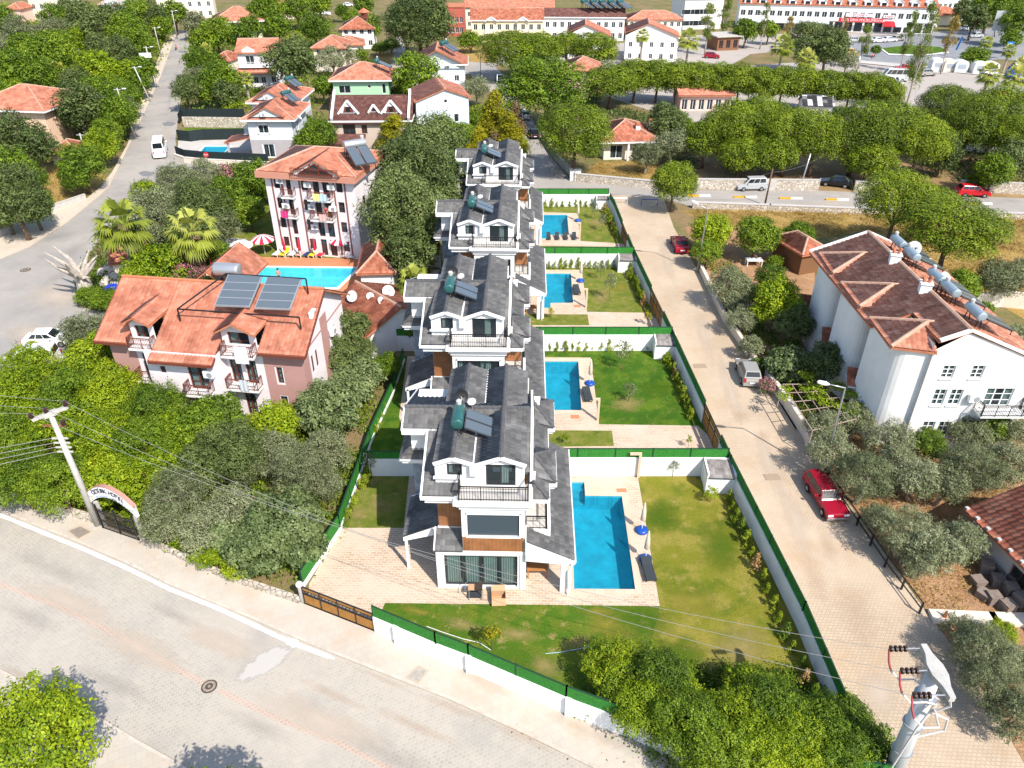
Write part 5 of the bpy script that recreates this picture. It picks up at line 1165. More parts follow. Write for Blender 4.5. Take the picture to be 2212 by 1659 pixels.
hedge_row('along the second pool\'s white wall',G(1172,760),G(1395,755),15,1.15)
hedge_row('along the third pool\'s white wall',G(1172,581),G(1325,580),13,1.15)
hedge_row('along the farthest pool\'s white wall',G(1178,448),G(1280,447),9,1.15)
for (y0,y1),w_,n in [((G(0,1180).y-14.5,G(0,1085).y),'along the nearest street wall',19),((G(0,905).y,G(0,775).y),'along the second plot street wall',15),((G(0,660).y,G(0,590).y),'along the third plot street wall',12),((G(0,512).y,G(0,455).y),'along the farthest plot street wall',11)]:
 hedge_row(w_,Vector((xat(y0)-.75,y0,0)),Vector((xat(y1)-.75,y1,0)),n,1.25,(0,1,2,3,4)if 'nearest' in w_ else (0,1,2,0,4),1.15,'near end')
hedge_row('along the turf fence left of the nearest villa',G(748,1135),G(800,1020),9,.9,(0,1,3),1.3,'near end')
hedge_row('along the white wall left of the nearest villa',G(805,1012),G(882,1008),6,.7,(3,),1.2)
hedge_row('along the turf fence left of the second villa',G(812,940),G(850,840),7,.9,(0,1,3),1.2,'near end')
SAPM=crown_mesh('foliage',lobes_ball(4,14,.3,.8,.9,1.5),420,.17,.5,.8,LM['bright'],4,.2,(.3,1.1));SAPG=crown_mesh('foliage',lobes_ball(6,14,.3,.8,.9,1.5),380,.17,.4,.8,LM['olive'],6,.1,(.3,1.1));SAPY=crown_mesh('foliage',lobes_ball(7,12,.3,.7,.9,1.4),260,.2,.5,.8,LM['cyp'],7,.2,(.3,1.1))
def sapling(label,u,v,h,me,w=1.0):
 r=thing('sapling',label,'sapling',G(u,v),random.uniform(0,6),(h/2.4*w,h/2.4*w,h/2.4));o=bpy.data.objects.new('foliage',me);COL.objects.link(o);o.parent=r
 mb=MB();mb.tube([(0,0,-.02),(.03,.02,.8),(0,.05,1.9)],[.04,.03,.015],6);mb.build('stem',BARK,r)
for a in [('yellow leaved sapling on the front lawn by the turf fence',1063,1404,2.3,SAPY,.8),('thin staked tree on the deep green lawn by the shed',1344,800,3.2,SAPG,.7),('small drooping tree in the middle of the deep green lawn',1358,868,2.0,SAPG,1.0),('thin weeping tree in the middle of the third lawn',1316,650,3.6,SAPG,.55),
  ('thin tree behind the umbrella at the third pool',1296,605,2.4,SAPG,.7),('thin tree near the wall on the farthest lawn',1284,474,2.4,SAPG,.7),('thin tree in the middle of the farthest lawn',1300,500,2.6,SAPG,.7),('grey leaved sapling in the shaded garden left of the nearest villa',803,1030,2.4,SAPG,.7),
  ('yellow sapling on the strip of lawn by the third driveway',1190,688,1.3,SAPY,.9),('yellow-green sapling on the lawn strip of the second driveway',1221,960,1.1,SAPM,.9),('yellow sapling beside the third driveway gate',1398,703,1.8,SAPY,.8),('thin sapling against the white wall behind the nearest lawn',1453,1030,1.7,SAPG,.7),('thin yellow-green sapling on the second driveway',1486,968,1.3,SAPM,.6),
  ('broad leaved banana plant in front of the nearest shed',1533,1085,1.4,SAPM,1.2),('broad leaved plant in front of the second shed',1440,788,1.2,SAPM,1.3)]:sapling(*a)
r=thing('dead_tree','dead pale stump with bare broken limbs beside the left street','dead tree',G(190,648));mb=MB();dw=mat('dead_wood',(.42,.37,.32),.9,.1,var=.3,scale=3,bump=.6,bscale=10);rg_=random.Random(11)
mb.tube([(0,0,0),(.1,.1,1.6),(0,.2,2.8)],[.9,.75,.6],10)
for k in range(13):
 an=k*2.4;ln=rg_.uniform(2.0,3.6);a=Vector((0,.2,2.4));e=a+Vector((math.cos(an)*ln*.75,math.sin(an)*ln*.75,rg_.uniform(.5,3.2)));m_=a.lerp(e,.5)+Vector((rg_.uniform(-.4,.4),rg_.uniform(-.4,.4),.2));mb.tube([a,m_,e],[.36,.2,.04],6)
mb.build('trunk',dw,r)
def cover(name,pix,n,h,size,asp,m,leaves=7,spread=.35,upright=.4,kind='stuff'):
 """low growth nobody could count: scattered leaf tufts over a ground polygon, one object"""
 P=np.array([(p.x,p.y)for p in gp(pix)]);lo,hi=P.min(0),P.max(0);pts=[]
 while sum(map(len,pts))<n:
  c=rng.uniform(lo,hi,(n*3,2));x,y=c[:,0],c[:,1];ins=np.zeros(len(c),bool);j=len(P)-1
  for i in range(len(P)):
   xi,yi,xj,yj=*P[i],*P[j];ins ^=((yi>y)!=(yj>y))&(x<(xj-xi)*(y-yi)/(yj-yi+1e-12)+xi);j=i
  f=np.sin(x*.7+1.3*np.sin(y*.31))*np.cos(y*.53)+.4*np.sin(x*2.1+y*1.7)+rng.normal(0,.45,len(c));pts.append(c[ins&(f>-.25)])
 T=np.concatenate(pts)[:n];hh=h*rng.uniform(.3,1.2,n);C=np.repeat(np.c_[T,np.zeros(n)],leaves,0);o=rng.normal(0,spread,(n*leaves,2));C[:,:2]+=o;C[:,2]=np.repeat(hh,leaves)*rng.uniform(.1,1,n*leaves)
 N=np.c_[o/spread*(1-upright),np.full(len(o),.8)];N/=np.linalg.norm(N,axis=1)[:,None]
 V=leaves_np(C,N,size,asp,.6,rng);V[:,2]=np.maximum(V[:,2],.01);me=np_mesh(name,V,np.arange(len(V)).reshape(-1,4));a=me.attributes.new('leaf','FLOAT','FACE');a.data.foreach_set('value',np.clip(np.repeat(rng.uniform(.15,.75,n),leaves)+rng.normal(0,.12,n*leaves),0,1).astype(np.float32));me.materials.append(m)
 ob=bpy.data.objects.new(name,me);COL.objects.link(ob);return tag(ob,kind=kind)
def cover2(*a,**k):return cover(*a,**k)
cover('undergrowth',[(-260,840),(0,805),(250,830),(420,900),(640,915),(720,800),(790,770),(835,790),(790,940),(768,1020),(725,1140),(650,1255),(480,1238),(310,1158),(150,1104),(0,1050),(-260,960)],5200,.9,.22,.6,LM['broad'])
cover('undergrowth',[(-150,250),(230,245),(285,262),(240,345),(60,360),(-100,430)],2600,1.4,.45,.6,LM['broad'],8,.7)
cover('undergrowth',[(-160,12),(375,12),(368,70),(330,150),(300,225),(-160,235)],3600,1.4,.7,.6,LM['bright'],8,1.2)
cover('undergrowth',[(412,62),(720,40),(720,150),(700,255),(640,250),(560,250),(400,250),(396,190)],2200,1.2,.55,.6,LM['broad'],8,1.0)
cover('undergrowth',[(330,412),(560,378),(585,430),(505,470),(500,545),(450,640),(190,668),(172,600),(230,505)],3000,1.0,.3,.6,LM['broad'],8,.5)
cover('undergrowth',[(830,320),(985,270),(1000,330),(960,460),(935,560),(850,560),(800,420)],2200,1.0,.35,.6,LM['dark'],8,.5)
cover('undergrowth',[(820,262),(1115,225),(1140,330),(1000,325),(900,330)],1500,1.2,.4,.6,LM['bright'],8,.6)
cover('undergrowth',[(1190,150),(1300,150),(1290,240),(1480,240),(1500,380),(1430,345),(1300,250),(1210,230)],1500,.8,.4,.6,LM['dark'],8,.6)
cover('undergrowth',[(2000,250),(2300,270),(2300,400),(2100,405),(2000,380)],1500,1.2,.4,.6,LM['dark'],8,.7)
cover('undergrowth',[(1520,565),(1570,560),(1700,700),(1760,900),(1740,940),(1650,800)],900,.5,.2,.6,LM['broad'],7,.3)
cover('undergrowth',[(1240,1545),(1330,1440),(1700,1450),(1830,1520),(1900,1700),(1500,1690)],2600,.7,.16,.6,LM['broad'],8,.3)
cover('dry_grass',[(1490,455),(1900,463),(2212,476),(2400,490),(2400,640),(2130,640),(2010,560),(1860,500),(1740,520),(1500,470)],9000,.5,.34,.14,LM['dry'],6,.22,.9)
cover('dry_grass',[(1290,350),(1420,350),(1420,404),(1255,392)],1500,.4,.32,.14,LM['dry'],6,.2,.9)
cover('dry_grass',[(60,360),(170,352),(235,385),(180,430),(95,458),(-10,505),(-10,440)],1500,.5,.34,.14,LM['dry'],6,.2,.9)
cover('dry_grass',[(1765,965),(1900,920),(2250,900),(2250,1330),(2010,1325),(1905,1180)],3000,.22,.2,.2,LM['dry'],6,.2,.8)
# ================================================================ the other buildings
def wallm(name,c):return mat('plaster_'+name,c,.85,.2,var=.06,scale=.7,bump=.12,bscale=20)
WFR=mat('white_window_frame',(.78,.78,.77),.5,.3);BFR=mat('brown_window_frame',(.16,.045,.03),.45,.4)
CREAMW=wallm('cream',(.78,.70,.56));WHT=wallm('white',(.80,.78,.75));PEACH=wallm('peach',(.74,.52,.38));PINKW=wallm('pale_pink',(.76,.70,.71));ROSE=wallm('rose',(.44,.25,.22))
GREENW=wallm('mint_green',(.38,.60,.40));YELW=wallm('pale_yellow',(.80,.70,.46));BLUEW=wallm('pale_blue',(.66,.72,.77));REDW=wallm('brick_red',(.46,.12,.09));GREYW=wallm('warm_grey',(.40,.37,.38));PINKB=wallm('salmon_pink',(.74,.50,.42));LGREY=wallm('light_grey_blue',(.60,.65,.68))
def roof_on(r,poly4,h,rise,over,kind,rm,capm,ridge_at=.5,tw=.42,th=.5,cols=2,overy=None):
 """hip / gx / gy / flat roof over the footprint (0..w, 0..d) of the house r"""
 w,d=poly4;o=over;z0=h-rise*o/(d/2+1e-6)*.6;q=[]
 x0,x1,y0,y1=-o,w+o,-o,d+o;k=MB()
 if kind=='hip':
  z0=h-.05
  if w>=d:R0,R1=Vector((x0+(y1-y0)/2,(y0+y1)/2,h+rise)),Vector((x1-(y1-y0)/2,(y0+y1)/2,h+rise))
  else:R0=Vector(((x0+x1)/2,y0+(x1-x0)/2,h+rise));R1=Vector(((x0+x1)/2,y1-(x1-x0)/2,h+rise))
  A,B_,C_,D_=Vector((x0,y0,z0)),Vector((x1,y0,z0)),Vector((x1,y1,z0)),Vector((x0,y1,z0))
  if w>=d:q=[[A,B_,R1,R0],[B_,C_,R1],[C_,D_,R0,R1],[D_,A,R0]]
  else:q=[[A,B_,R0],[B_,C_,R1,R0],[C_,D_,R1],[D_,A,R0,R1]]
  for a,b in ((A,R0),(B_,R1 if w>=d else R0),(C_,R1),(D_,R0 if w>=d else R1),(R0,R1)):
   if (b-a).length>.3:k.tube([a+Vector((0,0,.05)),b+Vector((0,0,.07))],.13,6)
 elif kind=='gx':
  yr=d*ridge_at;s=rise/(d*max(ridge_at,1-ridge_at));zr=h+rise
  q=[[Vector((x0,y0,zr-s*(yr-y0))),Vector((x1,y0,zr-s*(yr-y0))),Vector((x1,yr,zr)),Vector((x0,yr,zr))],[Vector((x1,y1,zr-s*(y1-yr))),Vector((x0,y1,zr-s*(y1-yr))),Vector((x0,yr,zr)),Vector((x1,yr,zr))]]
  k.tube([(x0,yr,zr+.06),(x1,yr,zr+.06)],.13,6)
 elif kind=='gy':
  xr=w*ridge_at;s=rise/(w*max(ridge_at,1-ridge_at));zr=h+rise
  q=[[Vector((x0,y1,zr-s*(xr-x0))),Vector((x0,y0,zr-s*(xr-x0))),Vector((xr,y0,zr)),Vector((xr,y1,zr))],[Vector((x1,y0,zr-s*(x1-xr))),Vector((x1,y1,zr-s*(x1-xr))),Vector((xr,y1,zr)),Vector((xr,y0,zr))]]
  k.tube([(xr,y0,zr+.06),(xr,y1,zr+.06)],.13,6)
 else:
  m=MB();m.box(x0,x1,y0,y1,h,h+.25);m.box(x0+.2,x1-.2,y0+.2,y1-.2,h+.251,h+.26,0);return m.build('roof',rm,r)
 m=MB()
 for p in q:m.slab(p,.16)
 ro=m.build('roof',capm,r)
 for p in q:tile_roof('tiles',p,rm,ro,tw,th,.035,.06,.02,cols)
 k.build('ridge_cap',TERRAP if rm in (TERRA,TERRAR)else capm,ro)
 return ro
def house(name,label,L_,R_,h,depth,roof='hip',rise=2.0,over=.5,wm=None,rm=None,capm=None,wins=None,at='eave',fr=None,rz_at=.5,cat='house',tw=.42,th=.5,cols=2,trim=False,base=0.0):
 """L_, R_: photo positions of the front wall's corners, at eave height h (at='eave') or at the ground"""
 z=h if at=='eave' else 0;a,b=G(L_[0],L_[1],z),G(R_[0],R_[1],z);a.z=b.z=0
 U=(b-a);w=U.length;rz=math.atan2(U.y,U.x);r=thing(name,label,cat,a,rz);wm=wm or WHT;wins=wins or {}
 def holes(side,ln):
  out=[]
  for q in wins.get(side,[]):
   if len(q)==4:out.append(q)
   else:
    n,fl,ww,wh,sill,st=q
    for f in range(fl):
     for i in range(n):c=ln*(i+.5)/n;out.append((c-ww/2,c+ww/2,sill+f*st,sill+f*st+wh))
  return [q for q in out if q[1]<ln and q[3]<h+.01]
 mb=MB();F=[('f',(0,0,0),(1,0,0),w),('r',(w,0,0),(0,1,0),depth),('b',(w,depth,0),(-1,0,0),w),('l',(0,depth,0),(0,-1,0),depth)]
 for s_,p,u,ln in F:mb.facade(p,u,ln,h,holes(s_,ln),.14)
 if roof=='gx':
  yr=depth*rz_at
  for x,fl in ((0,1),(w,0)):t=[(x,0,h),(x,depth,h),(x,yr,h+rise-.02)];mb.poly(t[::-1]if fl else t)
  s=rise/(depth*max(rz_at,1-rz_at))
 elif roof=='gy':mb.poly([(0,0,h),(w,0,h),(w*rz_at,0,h+rise-.02)]);mb.poly([(w,depth,h),(0,depth,h),(w*rz_at,depth,h+rise-.02)])
 mb.build('wall',wm,r)
 for s_,p,u,ln in F:
  if s_=='b':continue
  for q in holes(s_,ln):window(r,p,u,q,.14,fr or WFR,mull=1 if q[1]-q[0]>.8 else 0,pane=PANED,curtain=[(0,.3),(.7,1)]if (q[1]-q[0]>.9 and random.random()<.6)else 0,fw=.08)
 if trim:
  t=MB();t.box(-over-.02,w+over+.02,-over-.04,-over+.06,h-.28,h-.02);t.box(w+over-.06,w+over+.04,-over,depth+over,h-.28,h-.02);t.build('eave_board',TRIM,r)
 roof_on(r,(w,depth),h,rise,over,roof,rm or TERRA,capm or TERRAC,rz_at,tw,th,cols)
 return r,w
def ac_unit(label,M_,out=Vector((0,-1,0)),group=None):
 """outdoor air conditioner hung on a wall: M_ world position, out = wall's outward direction"""
 r=thing('air_conditioner',label,'air conditioner',M_,math.atan2(out.x,-out.y),1,group);b=MB();b.box(-.42,.42,-.42,-.1,0,.6);b.build('casing',TRIM,r,bevel=.03)
 f=MB();f.lathe((.1,-.425,.3),[(.0,-.01),(.23,-.008),(.23,.0)],14,0,'y');f.build('fan_grille',mat('grey_plastic',(.30,.31,.32),.5,.3),r);k=MB();k.box(-.3,-.25,-.4,0,-.05,0);k.box(.25,.3,-.4,0,-.05,0);k.build('bracket',STEEL,r)
def balcony(r,x0,x1,y0,y1,z,m=None,rail=BFR,h=.95,gap=.14,name='balcony',th=.16):
 b=MB();b.box(x0,x1,y0,y1,z-th,z);o=b.build(name,m or TRIM,r);railing(o,[(x0+.05,y1,z),(x0+.05,y0+.05,z),(x1-.05,y0+.05,z),(x1-.05,y1,z)],h,gap,.02,rail);return o
def wpt(r,x,y,z):return Matrix.Translation(r.location)@ Matrix.Rotation(r.rotation_euler.z,4,'Z')@ Vector((x,y,z))
def hotel_near():
 r=thing('hotel','nearest pale pink hotel with salmon tiled roof and two big solar panels','hotel',(-31.9,52.3,0),R(-8));w,d=15.9,9.4
 mb=MB();P=MB();hf=[(2.5,3.6,3.3,5.35),(2.6,3.7,6.35,8.0),(9.85,10.75,3.3,5.4),(11.1,12.0,3.3,5.4),(10.2,11.9,6.3,8.1),(13.6,14.1,3.5,5.0),(13.5,14.1,1.0,2.3),(10.5,11.4,.2,2.3)]
 mb.facade((0,0,0),(1,0,0),w,6.9,hf[:1]+hf[2:4]+hf[5:],.14);mb.facade((0,d,0),(0,-1,0),d,6.9);hs=[(1.6,2.1,3.6,5.2),(2.5,3.0,3.6,5.2),(6.2,7.2,3.6,5.2),(1.6,2.6,.8,2.2),(6.2,7.2,.8,2.2)];mb.facade((w,0,0),(0,1,0),d,6.9,hs,.14);mb.facade((w,d,0),(-1,0,0),w,6.9)
 mb.poly([(w,0,6.9),(w,d,6.9),(w,d/2,9.6)]);mb.poly([(0,d,6.9),(0,0,6.9),(0,d/2,9.6)])
 hc=[(1.0,1.45,1.75,2.4),(3.3,4.9,.5,2.6)]
 mb.facade((3.7,-1.3,2.75),(1,0,0),5.9,3.75,hc,.14);mb.facade((3.7,0,2.75),(0,-1,0),1.3,3.75);mb.facade((9.6,-1.3,2.75),(0,1,0),1.3,3.75);mb.poly([(3.7,-1.3,2.75),(3.7,0,2.75),(9.6,0,2.75),(9.6,-1.3,2.75)])
 for x0,x1,y in ((2.2,4.2,-.02),(9.7,12.5,-.02)):hh=hf[1]if x0<5 else hf[4];mb.facade((x0,y,6.0),(1,0,0),x1-x0,2.0,[(hh[0]-x0,hh[1]-x0,hh[2]-6,min(1.9,hh[3]-6))],.14);mb.poly([(x0,y,8.0),(x1,y,8.0),((x0+x1)/2,y,8.75)])
 mb.build('wall',PINKW,r)
 P.box(-.03,2.1,-.03,-.003,0,6.0);P.box(-.03,-.003,-.003,4,0,6.0);P.box(12.7,13.5,-.03,-.003,0,6.0);P.box(14.2,w+.03,-.03,-.003,0,6.0);P.box(13.5,14.2,-.03,-.003,5.05,6.0);P.box(13.5,14.2,-.03,-.003,2.4,3.4);P.box(w+.003,w+.03,-.003,1.2,0,6.0);P.box(w+.003,w+.03,4.2,5.6,0,7.2);P.build('rose_panel',ROSE,r)
 t=MB();t.box(-.05,w+.05,-.05,-.02,6.1,6.25);t.box(w+.02,w+.05,-.05,d,6.1,6.25);t.build('string_course',ROSE,r)
 for q in hf[:1]+hf[2:4]+hf[5:]:window(r,(0,0,0),(1,0,0),q,.14,BFR,mull=1 if q[1]-q[0]>.8 else 0,trans=2,curtain=[(0,.45),(.6,1)],fw=.08)
 for q in hc:window(r,(3.7,-1.3,2.75),(1,0,0),q,.14,BFR,mull=1 if q[1]-q[0]>1 else 0,trans=2 if q[1]-q[0]>1 else 0,curtain=[(0,.4),(.6,1)],fw=.08)
 for x0,hh in ((2.2,hf[1]),(9.7,hf[4])):window(r,(x0,-.02,6.0),(1,0,0),(hh[0]-x0,hh[1]-x0,hh[2]-6,min(1.9,hh[3]-6)),.14,BFR,mull=1,trans=1,curtain=[(0,.5)],fw=.08)
 for q in hs:window(r,(w,0,0),(0,1,0),q,.14,BFR,mull=0,curtain=[(0,1)],fw=.07)
 for a in ((2.0,3.9,-.85,0,3.2),(2.1,4.1,-.8,-.02,6.2),(6.8,8.9,-2.2,-1.3,3.2),(9.65,12.3,-.95,0,3.2),(9.8,12.4,-.9,-.02,6.2)):balcony(r,*a)
 s=2.7/(d/2+.0);zr=9.62;f=lambda y:zr-.56*abs(d/2-y)
 A=lambda x,y:Vector((x,y,f(y)))
 q=[[A(-.7,-.7),A(2.0,-.7),A(2.0,d/2),A(-.7,d/2)],[A(4.3,-1.9),A(9.5,-1.9),A(9.5,d/2),A(4.3,d/2)],[A(2.0,1.6),A(4.3,1.6),A(4.3,d/2),A(2.0,d/2)],[A(9.5,1.9),A(12.7,1.9),A(12.7,d/2),A(9.5,d/2)],[A(12.7,-.7),A(w+.6,-.7),A(w+.6,d/2),A(12.7,d/2)],[A(w+.6,d+.7),A(-.7,d+.7),A(-.7,d/2),A(w+.6,d/2)]]
 for x0,x1,zt in ((2.0,4.3,8.95),(9.5,12.7,9.0)):
  xc=(x0+x1)/2;ze=zt-.55*(x1-x0)/2-.02;yb=lambda z:d/2-(zr-z)/.56
  q+=[[Vector((x0-.05,yb(ze),ze)),Vector((x0-.05,-.75,ze)),Vector((xc,-.75,zt)),Vector((xc,yb(zt),zt))],[Vector((x1+.05,-.75,ze)),Vector((x1+.05,yb(ze),ze)),Vector((xc,yb(zt),zt)),Vector((xc,-.75,zt))]]
 q+=[[Vector((4.0,d+2.0,8.5)),Vector((4.0,d/2+.5,8.5)),Vector((6.4,d/2+.5,10.3)),Vector((6.4,d+2,10.3))],[Vector((8.8,d/2+.5,8.5)),Vector((8.8,d+2.0,8.5)),Vector((6.4,d+2,10.3)),Vector((6.4,d/2+.5,10.3))]]
 m=MB()
 for p in q:m.slab(p,.14)
 ro=m.build('roof',TERRAC,r)
 for p in q:tile_roof('tiles',p,TERRA,ro,.32,.36,.03,.06)
 k=MB();k.tube([(-.7,d/2,zr+.07),(w+.6,d/2,zr+.07)],.13,7);k.build('ridge_cap',TERRAC,ro)
 g=MB();g.box(-.75,2.0,-.82,-.7,f(-.7)-.2,f(-.7)-.02);g.box(12.7,w+.65,-.82,-.7,f(-.7)-.2,f(-.7)-.02);g.box(4.3,9.5,-2.02,-1.9,f(-1.9)-.2,f(-1.9)-.02);g.beam((4.3,-1.9,f(-1.9)-.05),(4.3,-.4,f(-.4)-.05),.1,.14);g.beam((9.5,-1.9,f(-1.9)-.05),(9.5,-.4,f(-.4)-.05),.1,.14)
 g.beam((w+.62,-.7,f(-.7)-.08),(w+.62,d/2,zr-.08),.1,.2);g.beam((-.72,-.7,f(-.7)-.08),(-.72,d/2,zr-.08),.1,.2);g.build('gutter',BFR,r)
 return r
HN=hotel_near()
for i,(x,z,s_)in enumerate([(9.75,4.6,0),(16,8.2,1),(16,4.8,2)]):
 p=wpt(HN,8.85 if s_==0 else 15.9,-1.3 if s_==0 else (2.6 if s_==1 else 6.0),z);o=Matrix.Rotation(R(-8),3,'Z')@(Vector((0,-1,0))if s_==0 else Vector((1,0,0)))
 ac_unit(['white air conditioner beside the balcony door of the nearest hotel','white air conditioner high in the gable of the nearest hotel','white air conditioner at mid height on the nearest hotel side wall'][i],p,o)
def towel(label,p,w,h,c,rz=0,off=.06):
 r=thing('towel',label,'towel',p,rz);m=MB();n=8
 for i in range(n):
  x0,x1=-w/2+w*i/n,-w/2+w*(i+1)/n;y0,y1=-off-.03*math.sin(i*1.7),-off-.03*math.sin((i+1)*1.7);m.poly([(x0,y0,-h),(x1,y1,-h),(x1,y1*.6,0),(x0,y0*.6,0)]);m.poly([(x0,y0*.6,0),(x1,y1*.6,0),(x1,.05,-.15),(x0,.05,-.15)])
 m.build('cloth',mat('cloth_%d_%d_%d'%tuple(int(k*99)for k in c),c,.9,.1),r)
towel('white sheets hanging over the top balcony of the nearest hotel',wpt(HN,11.5,-.9,7.2),1.1,1.5,(.82,.83,.86),R(-8));towel('grey towel over the lower balcony of the nearest hotel',wpt(HN,11.2,-.95,4.2),.7,1.0,(.5,.55,.58),R(-8))
sr=thing('solar_water_heater','large solar heater with grey tank and two wide panels on the salmon roof','solar heater',wpt(HN,8.3,4.4,9.6),R(-8),1.12);t=MB();t.lathe((.1,.6,.95),[(.3,-.95),(.46,-.9),(.48,-.8),(.48,.8),(.46,.9),(.3,.95)],18,0,'x');t.build('tank',STEEL,sr,smooth=True)
for k in range(2):
 a=MB();o=Vector((.6+2.9*k,-.3,1.0));ux,vy=Vector((2.05,-.75,0)),Vector((.95,1.75,0));ux=Vector((2.5,.15,.0));dn=Vector((-.15,-2.3,-1.25));pts=[o+dn,o+dn+ux,o+ux,o];a.slab(pts,.12);po=a.build('collector_panel',STEEL,sr)
 g=MB()
 for j in range(4):
  f0,f1=j/4+.015,(j+1)/4-.015;b0=o+dn*(1-f0);b1=o+dn*(1-f1);up=Vector((0,0,.02));g.poly([b0+ux*.03+up,b0+ux*.97+up,b1+ux*.97+up,b1+ux*.03+up])
 g.build('absorber',PANEL,po)
f=MB()
for a,b in [((-2.2,-2.9,-.6),(6.6,-2.9,-.6)),((-2.2,-2.9,-.6),(-2.2,-2.9,-1.5)),((6.6,-2.9,-.6),(6.6,-2.9,-1.5)),((2.2,-2.9,-.6),(2.2,-2.9,-1.5)),((.4,-.2,1.0),(6.3,-.2,1.0)),((.4,-.2,1.0),(.4,-.2,-.4)),((6.3,-.2,1.0),(6.3,-.2,-.4)),((-.6,.9,1.3),(-.6,.9,-.3)),((.1,.9,1.3),(.1,.9,-.3)),((-2.2,-2.9,-.6),(.4,-.2,1.0))]:f.beam(a,b,.08,.08)
f.build('stand',BLACK,sr)
def hotel_pool():
 a,b=G(600,545),G(783,561);U=b-a;w=U.length;rz=math.atan2(U.y,U.x);r=thing('hotel','four storey pale pink hotel block facing the turquoise pool','hotel',a,rz);d,h=9.0,9.3;mb=MB();P=MB();H=[]
 for fl in range(4):
  z=.15+fl*2.35
  H+=[(1.05,1.75,z+.7,z+1.95),(4.35,5.15,z+.7,z+1.95),(8.55,9.3,z+.7,z+1.95)]
  H+=[(2.5,3.1,z,z+2.0),(5.75,6.5,z,z+2.0),(6.9,7.7,z,z+2.0)]
 mb.facade((0,0,0),(1,0,0),w,h+.3,H,.15);mb.facade((w,0,0),(0,1,0),d,h+.3,[(2,3,3,4.4),(2,3,5.5,6.9)],.15);mb.facade((w,d,0),(-1,0,0),w,h+.3);mb.facade((0,d,0),(0,-1,0),d,h+.3,[(3,4,3,4.4),(6,7,5.5,6.9)],.15);mb.build('wall',PINKW,r)
 for x in (.75,1.95,4.1,8.2,9.5):P.box(x,x+.16,-.06,-.003,.0 if x>1 else 1,h-.1)
 P.build('brown_strip',mat('brown_strip',(.24,.09,.07),.7,.2),r)
 for i,q in enumerate(H):window(r,(0,0,0),(1,0,0),q,.15,BFR,mull=0,trans=1,curtain=[(0,.5)]if i%3 else 0,fw=.07,pane=PANED)
 t=MB();t.box(-.7,w+.5,-.75,d+.6,h-.05,h+.62);t.build('eave_band',wallm('salmon_band',(.52,.24,.17)),r)
 for z in (2.5,4.85,7.2)[1:]:balcony(r,2.1,3.6,-.85,0,z);balcony(r,5.4,8.1,-1.1,0,z)
 roof_on(r,(w,d),h+.68,1.5,.55,'hip',TERRA,TERRAC,tw=.36,th=.4,cols=2)
 g=MB();g.facade((4.1,-.86,h+.6),(1,0,0),5.2,.35);g.poly([(4.1,-.86,h+.95),(9.3,-.86,h+.95),(6.7,-.86,h+2.2)]);g.build('attic_wall',WHT,r)
 wi=MB();wi.poly([(4.8,-.9,h+.8),(8.6,-.9,h+.8),(6.7,-.9,h+1.85)]);wo=wi.build('attic_window',PANED,r);f_=MB()
 for a_,b_ in [((4.7,-.94,h+.75),(8.7,-.94,h+.75)),((4.7,-.94,h+.75),(6.7,-.94,h+1.95)),((8.7,-.94,h+.75),(6.7,-.94,h+1.95)),((6.2,-.94,h+.75),(6.2,-.94,h+1.9)),((7.2,-.94,h+.75),(7.2,-.94,h+1.9))]:f_.beam(a_,b_,.12,.14)
 f_.build('frame',BFR,wo);q=[[Vector((3.8,3.4,h+.85)),Vector((3.8,-1.05,h+.85)),Vector((6.7,-1.05,h+2.35)),Vector((6.7,4.0,h+2.35))],[Vector((9.6,-1.05,h+.85)),Vector((9.6,3.4,h+.85)),Vector((6.7,4.0,h+2.35)),Vector((6.7,-1.05,h+2.35))]];m=MB()
 for p in q:m.slab(p,.12)
 dr=m.build('gable_roof',TERRAC,r)
 for p in q:tile_roof('tiles',[p[0],p[1],p[2],p[3]],TERRA,dr,.36,.4,.05,.045,.02,2)
 railing(r,[(3.9,-1.1,h+.62),(9.4,-1.1,h+.62)],.8,.2,.025,BFR);return r,w
HP,HPw=hotel_pool()
RZP=HP.rotation_euler.z
for i,(x,z,c,lb)in enumerate([(2.2,5.6,(.6,.05,.2),'magenta towel on the upper left balcony of the pool hotel'),(6.6,8.0,(.75,.68,.25),'yellow towel on the upper balcony of the pool hotel'),(7.4,8.0,(.45,.6,.68),'pale blue towel on the upper balcony of the pool hotel'),(7.0,5.65,(.72,.42,.38),'red striped towel on the middle balcony of the pool hotel')]):towel(lb,wpt(HP,x,-1.12 if x>4 else -.87,z),.9,.8,c,RZP)
for i,(x,z)in enumerate([(1.95,9.1),(5.25,8.85),(8.05,8.75),(2.2,6.2),(5.4,6.3),(7.9,6.25),(5.4,3.9)]):ac_unit(f'white air conditioner, {ORD[i]} of seven counted top to bottom on the pool hotel front',wpt(HP,x,0,z-.5),Matrix.Rotation(RZP,3,'Z')@ Vector((0,-1,0)),'air conditioners on the pool hotel')
hs=copy_tree(proto_h);hs['label']='solar heater with steel tank at the right end of the pool hotel roof';hs['group']=None;del hs['group'];hs.location=wpt(HP,9.6,4.0,10.4);hs.rotation_euler=(0,0,R(-60));hs.scale=(1.25,)*3
for c in hs.children:
 if c.name.startswith('tank'):c.data=c.data.copy();c.data.materials[0]=STEEL
def lowroof(name,label,q,h,wm,rm=TERRA,tw=.36,foot=None,cat='building'):
 """single or double pitched low roof from measured corner points, over a plain walled room"""
 pass
house('pool_bar','long low salmon roofed building between the hotel pool and the villas',(704,668),(790,722),3.0,7.5,'gx',1.5,.4,wm=WHT,rm=TERRAR,tw=.34,th=.38)
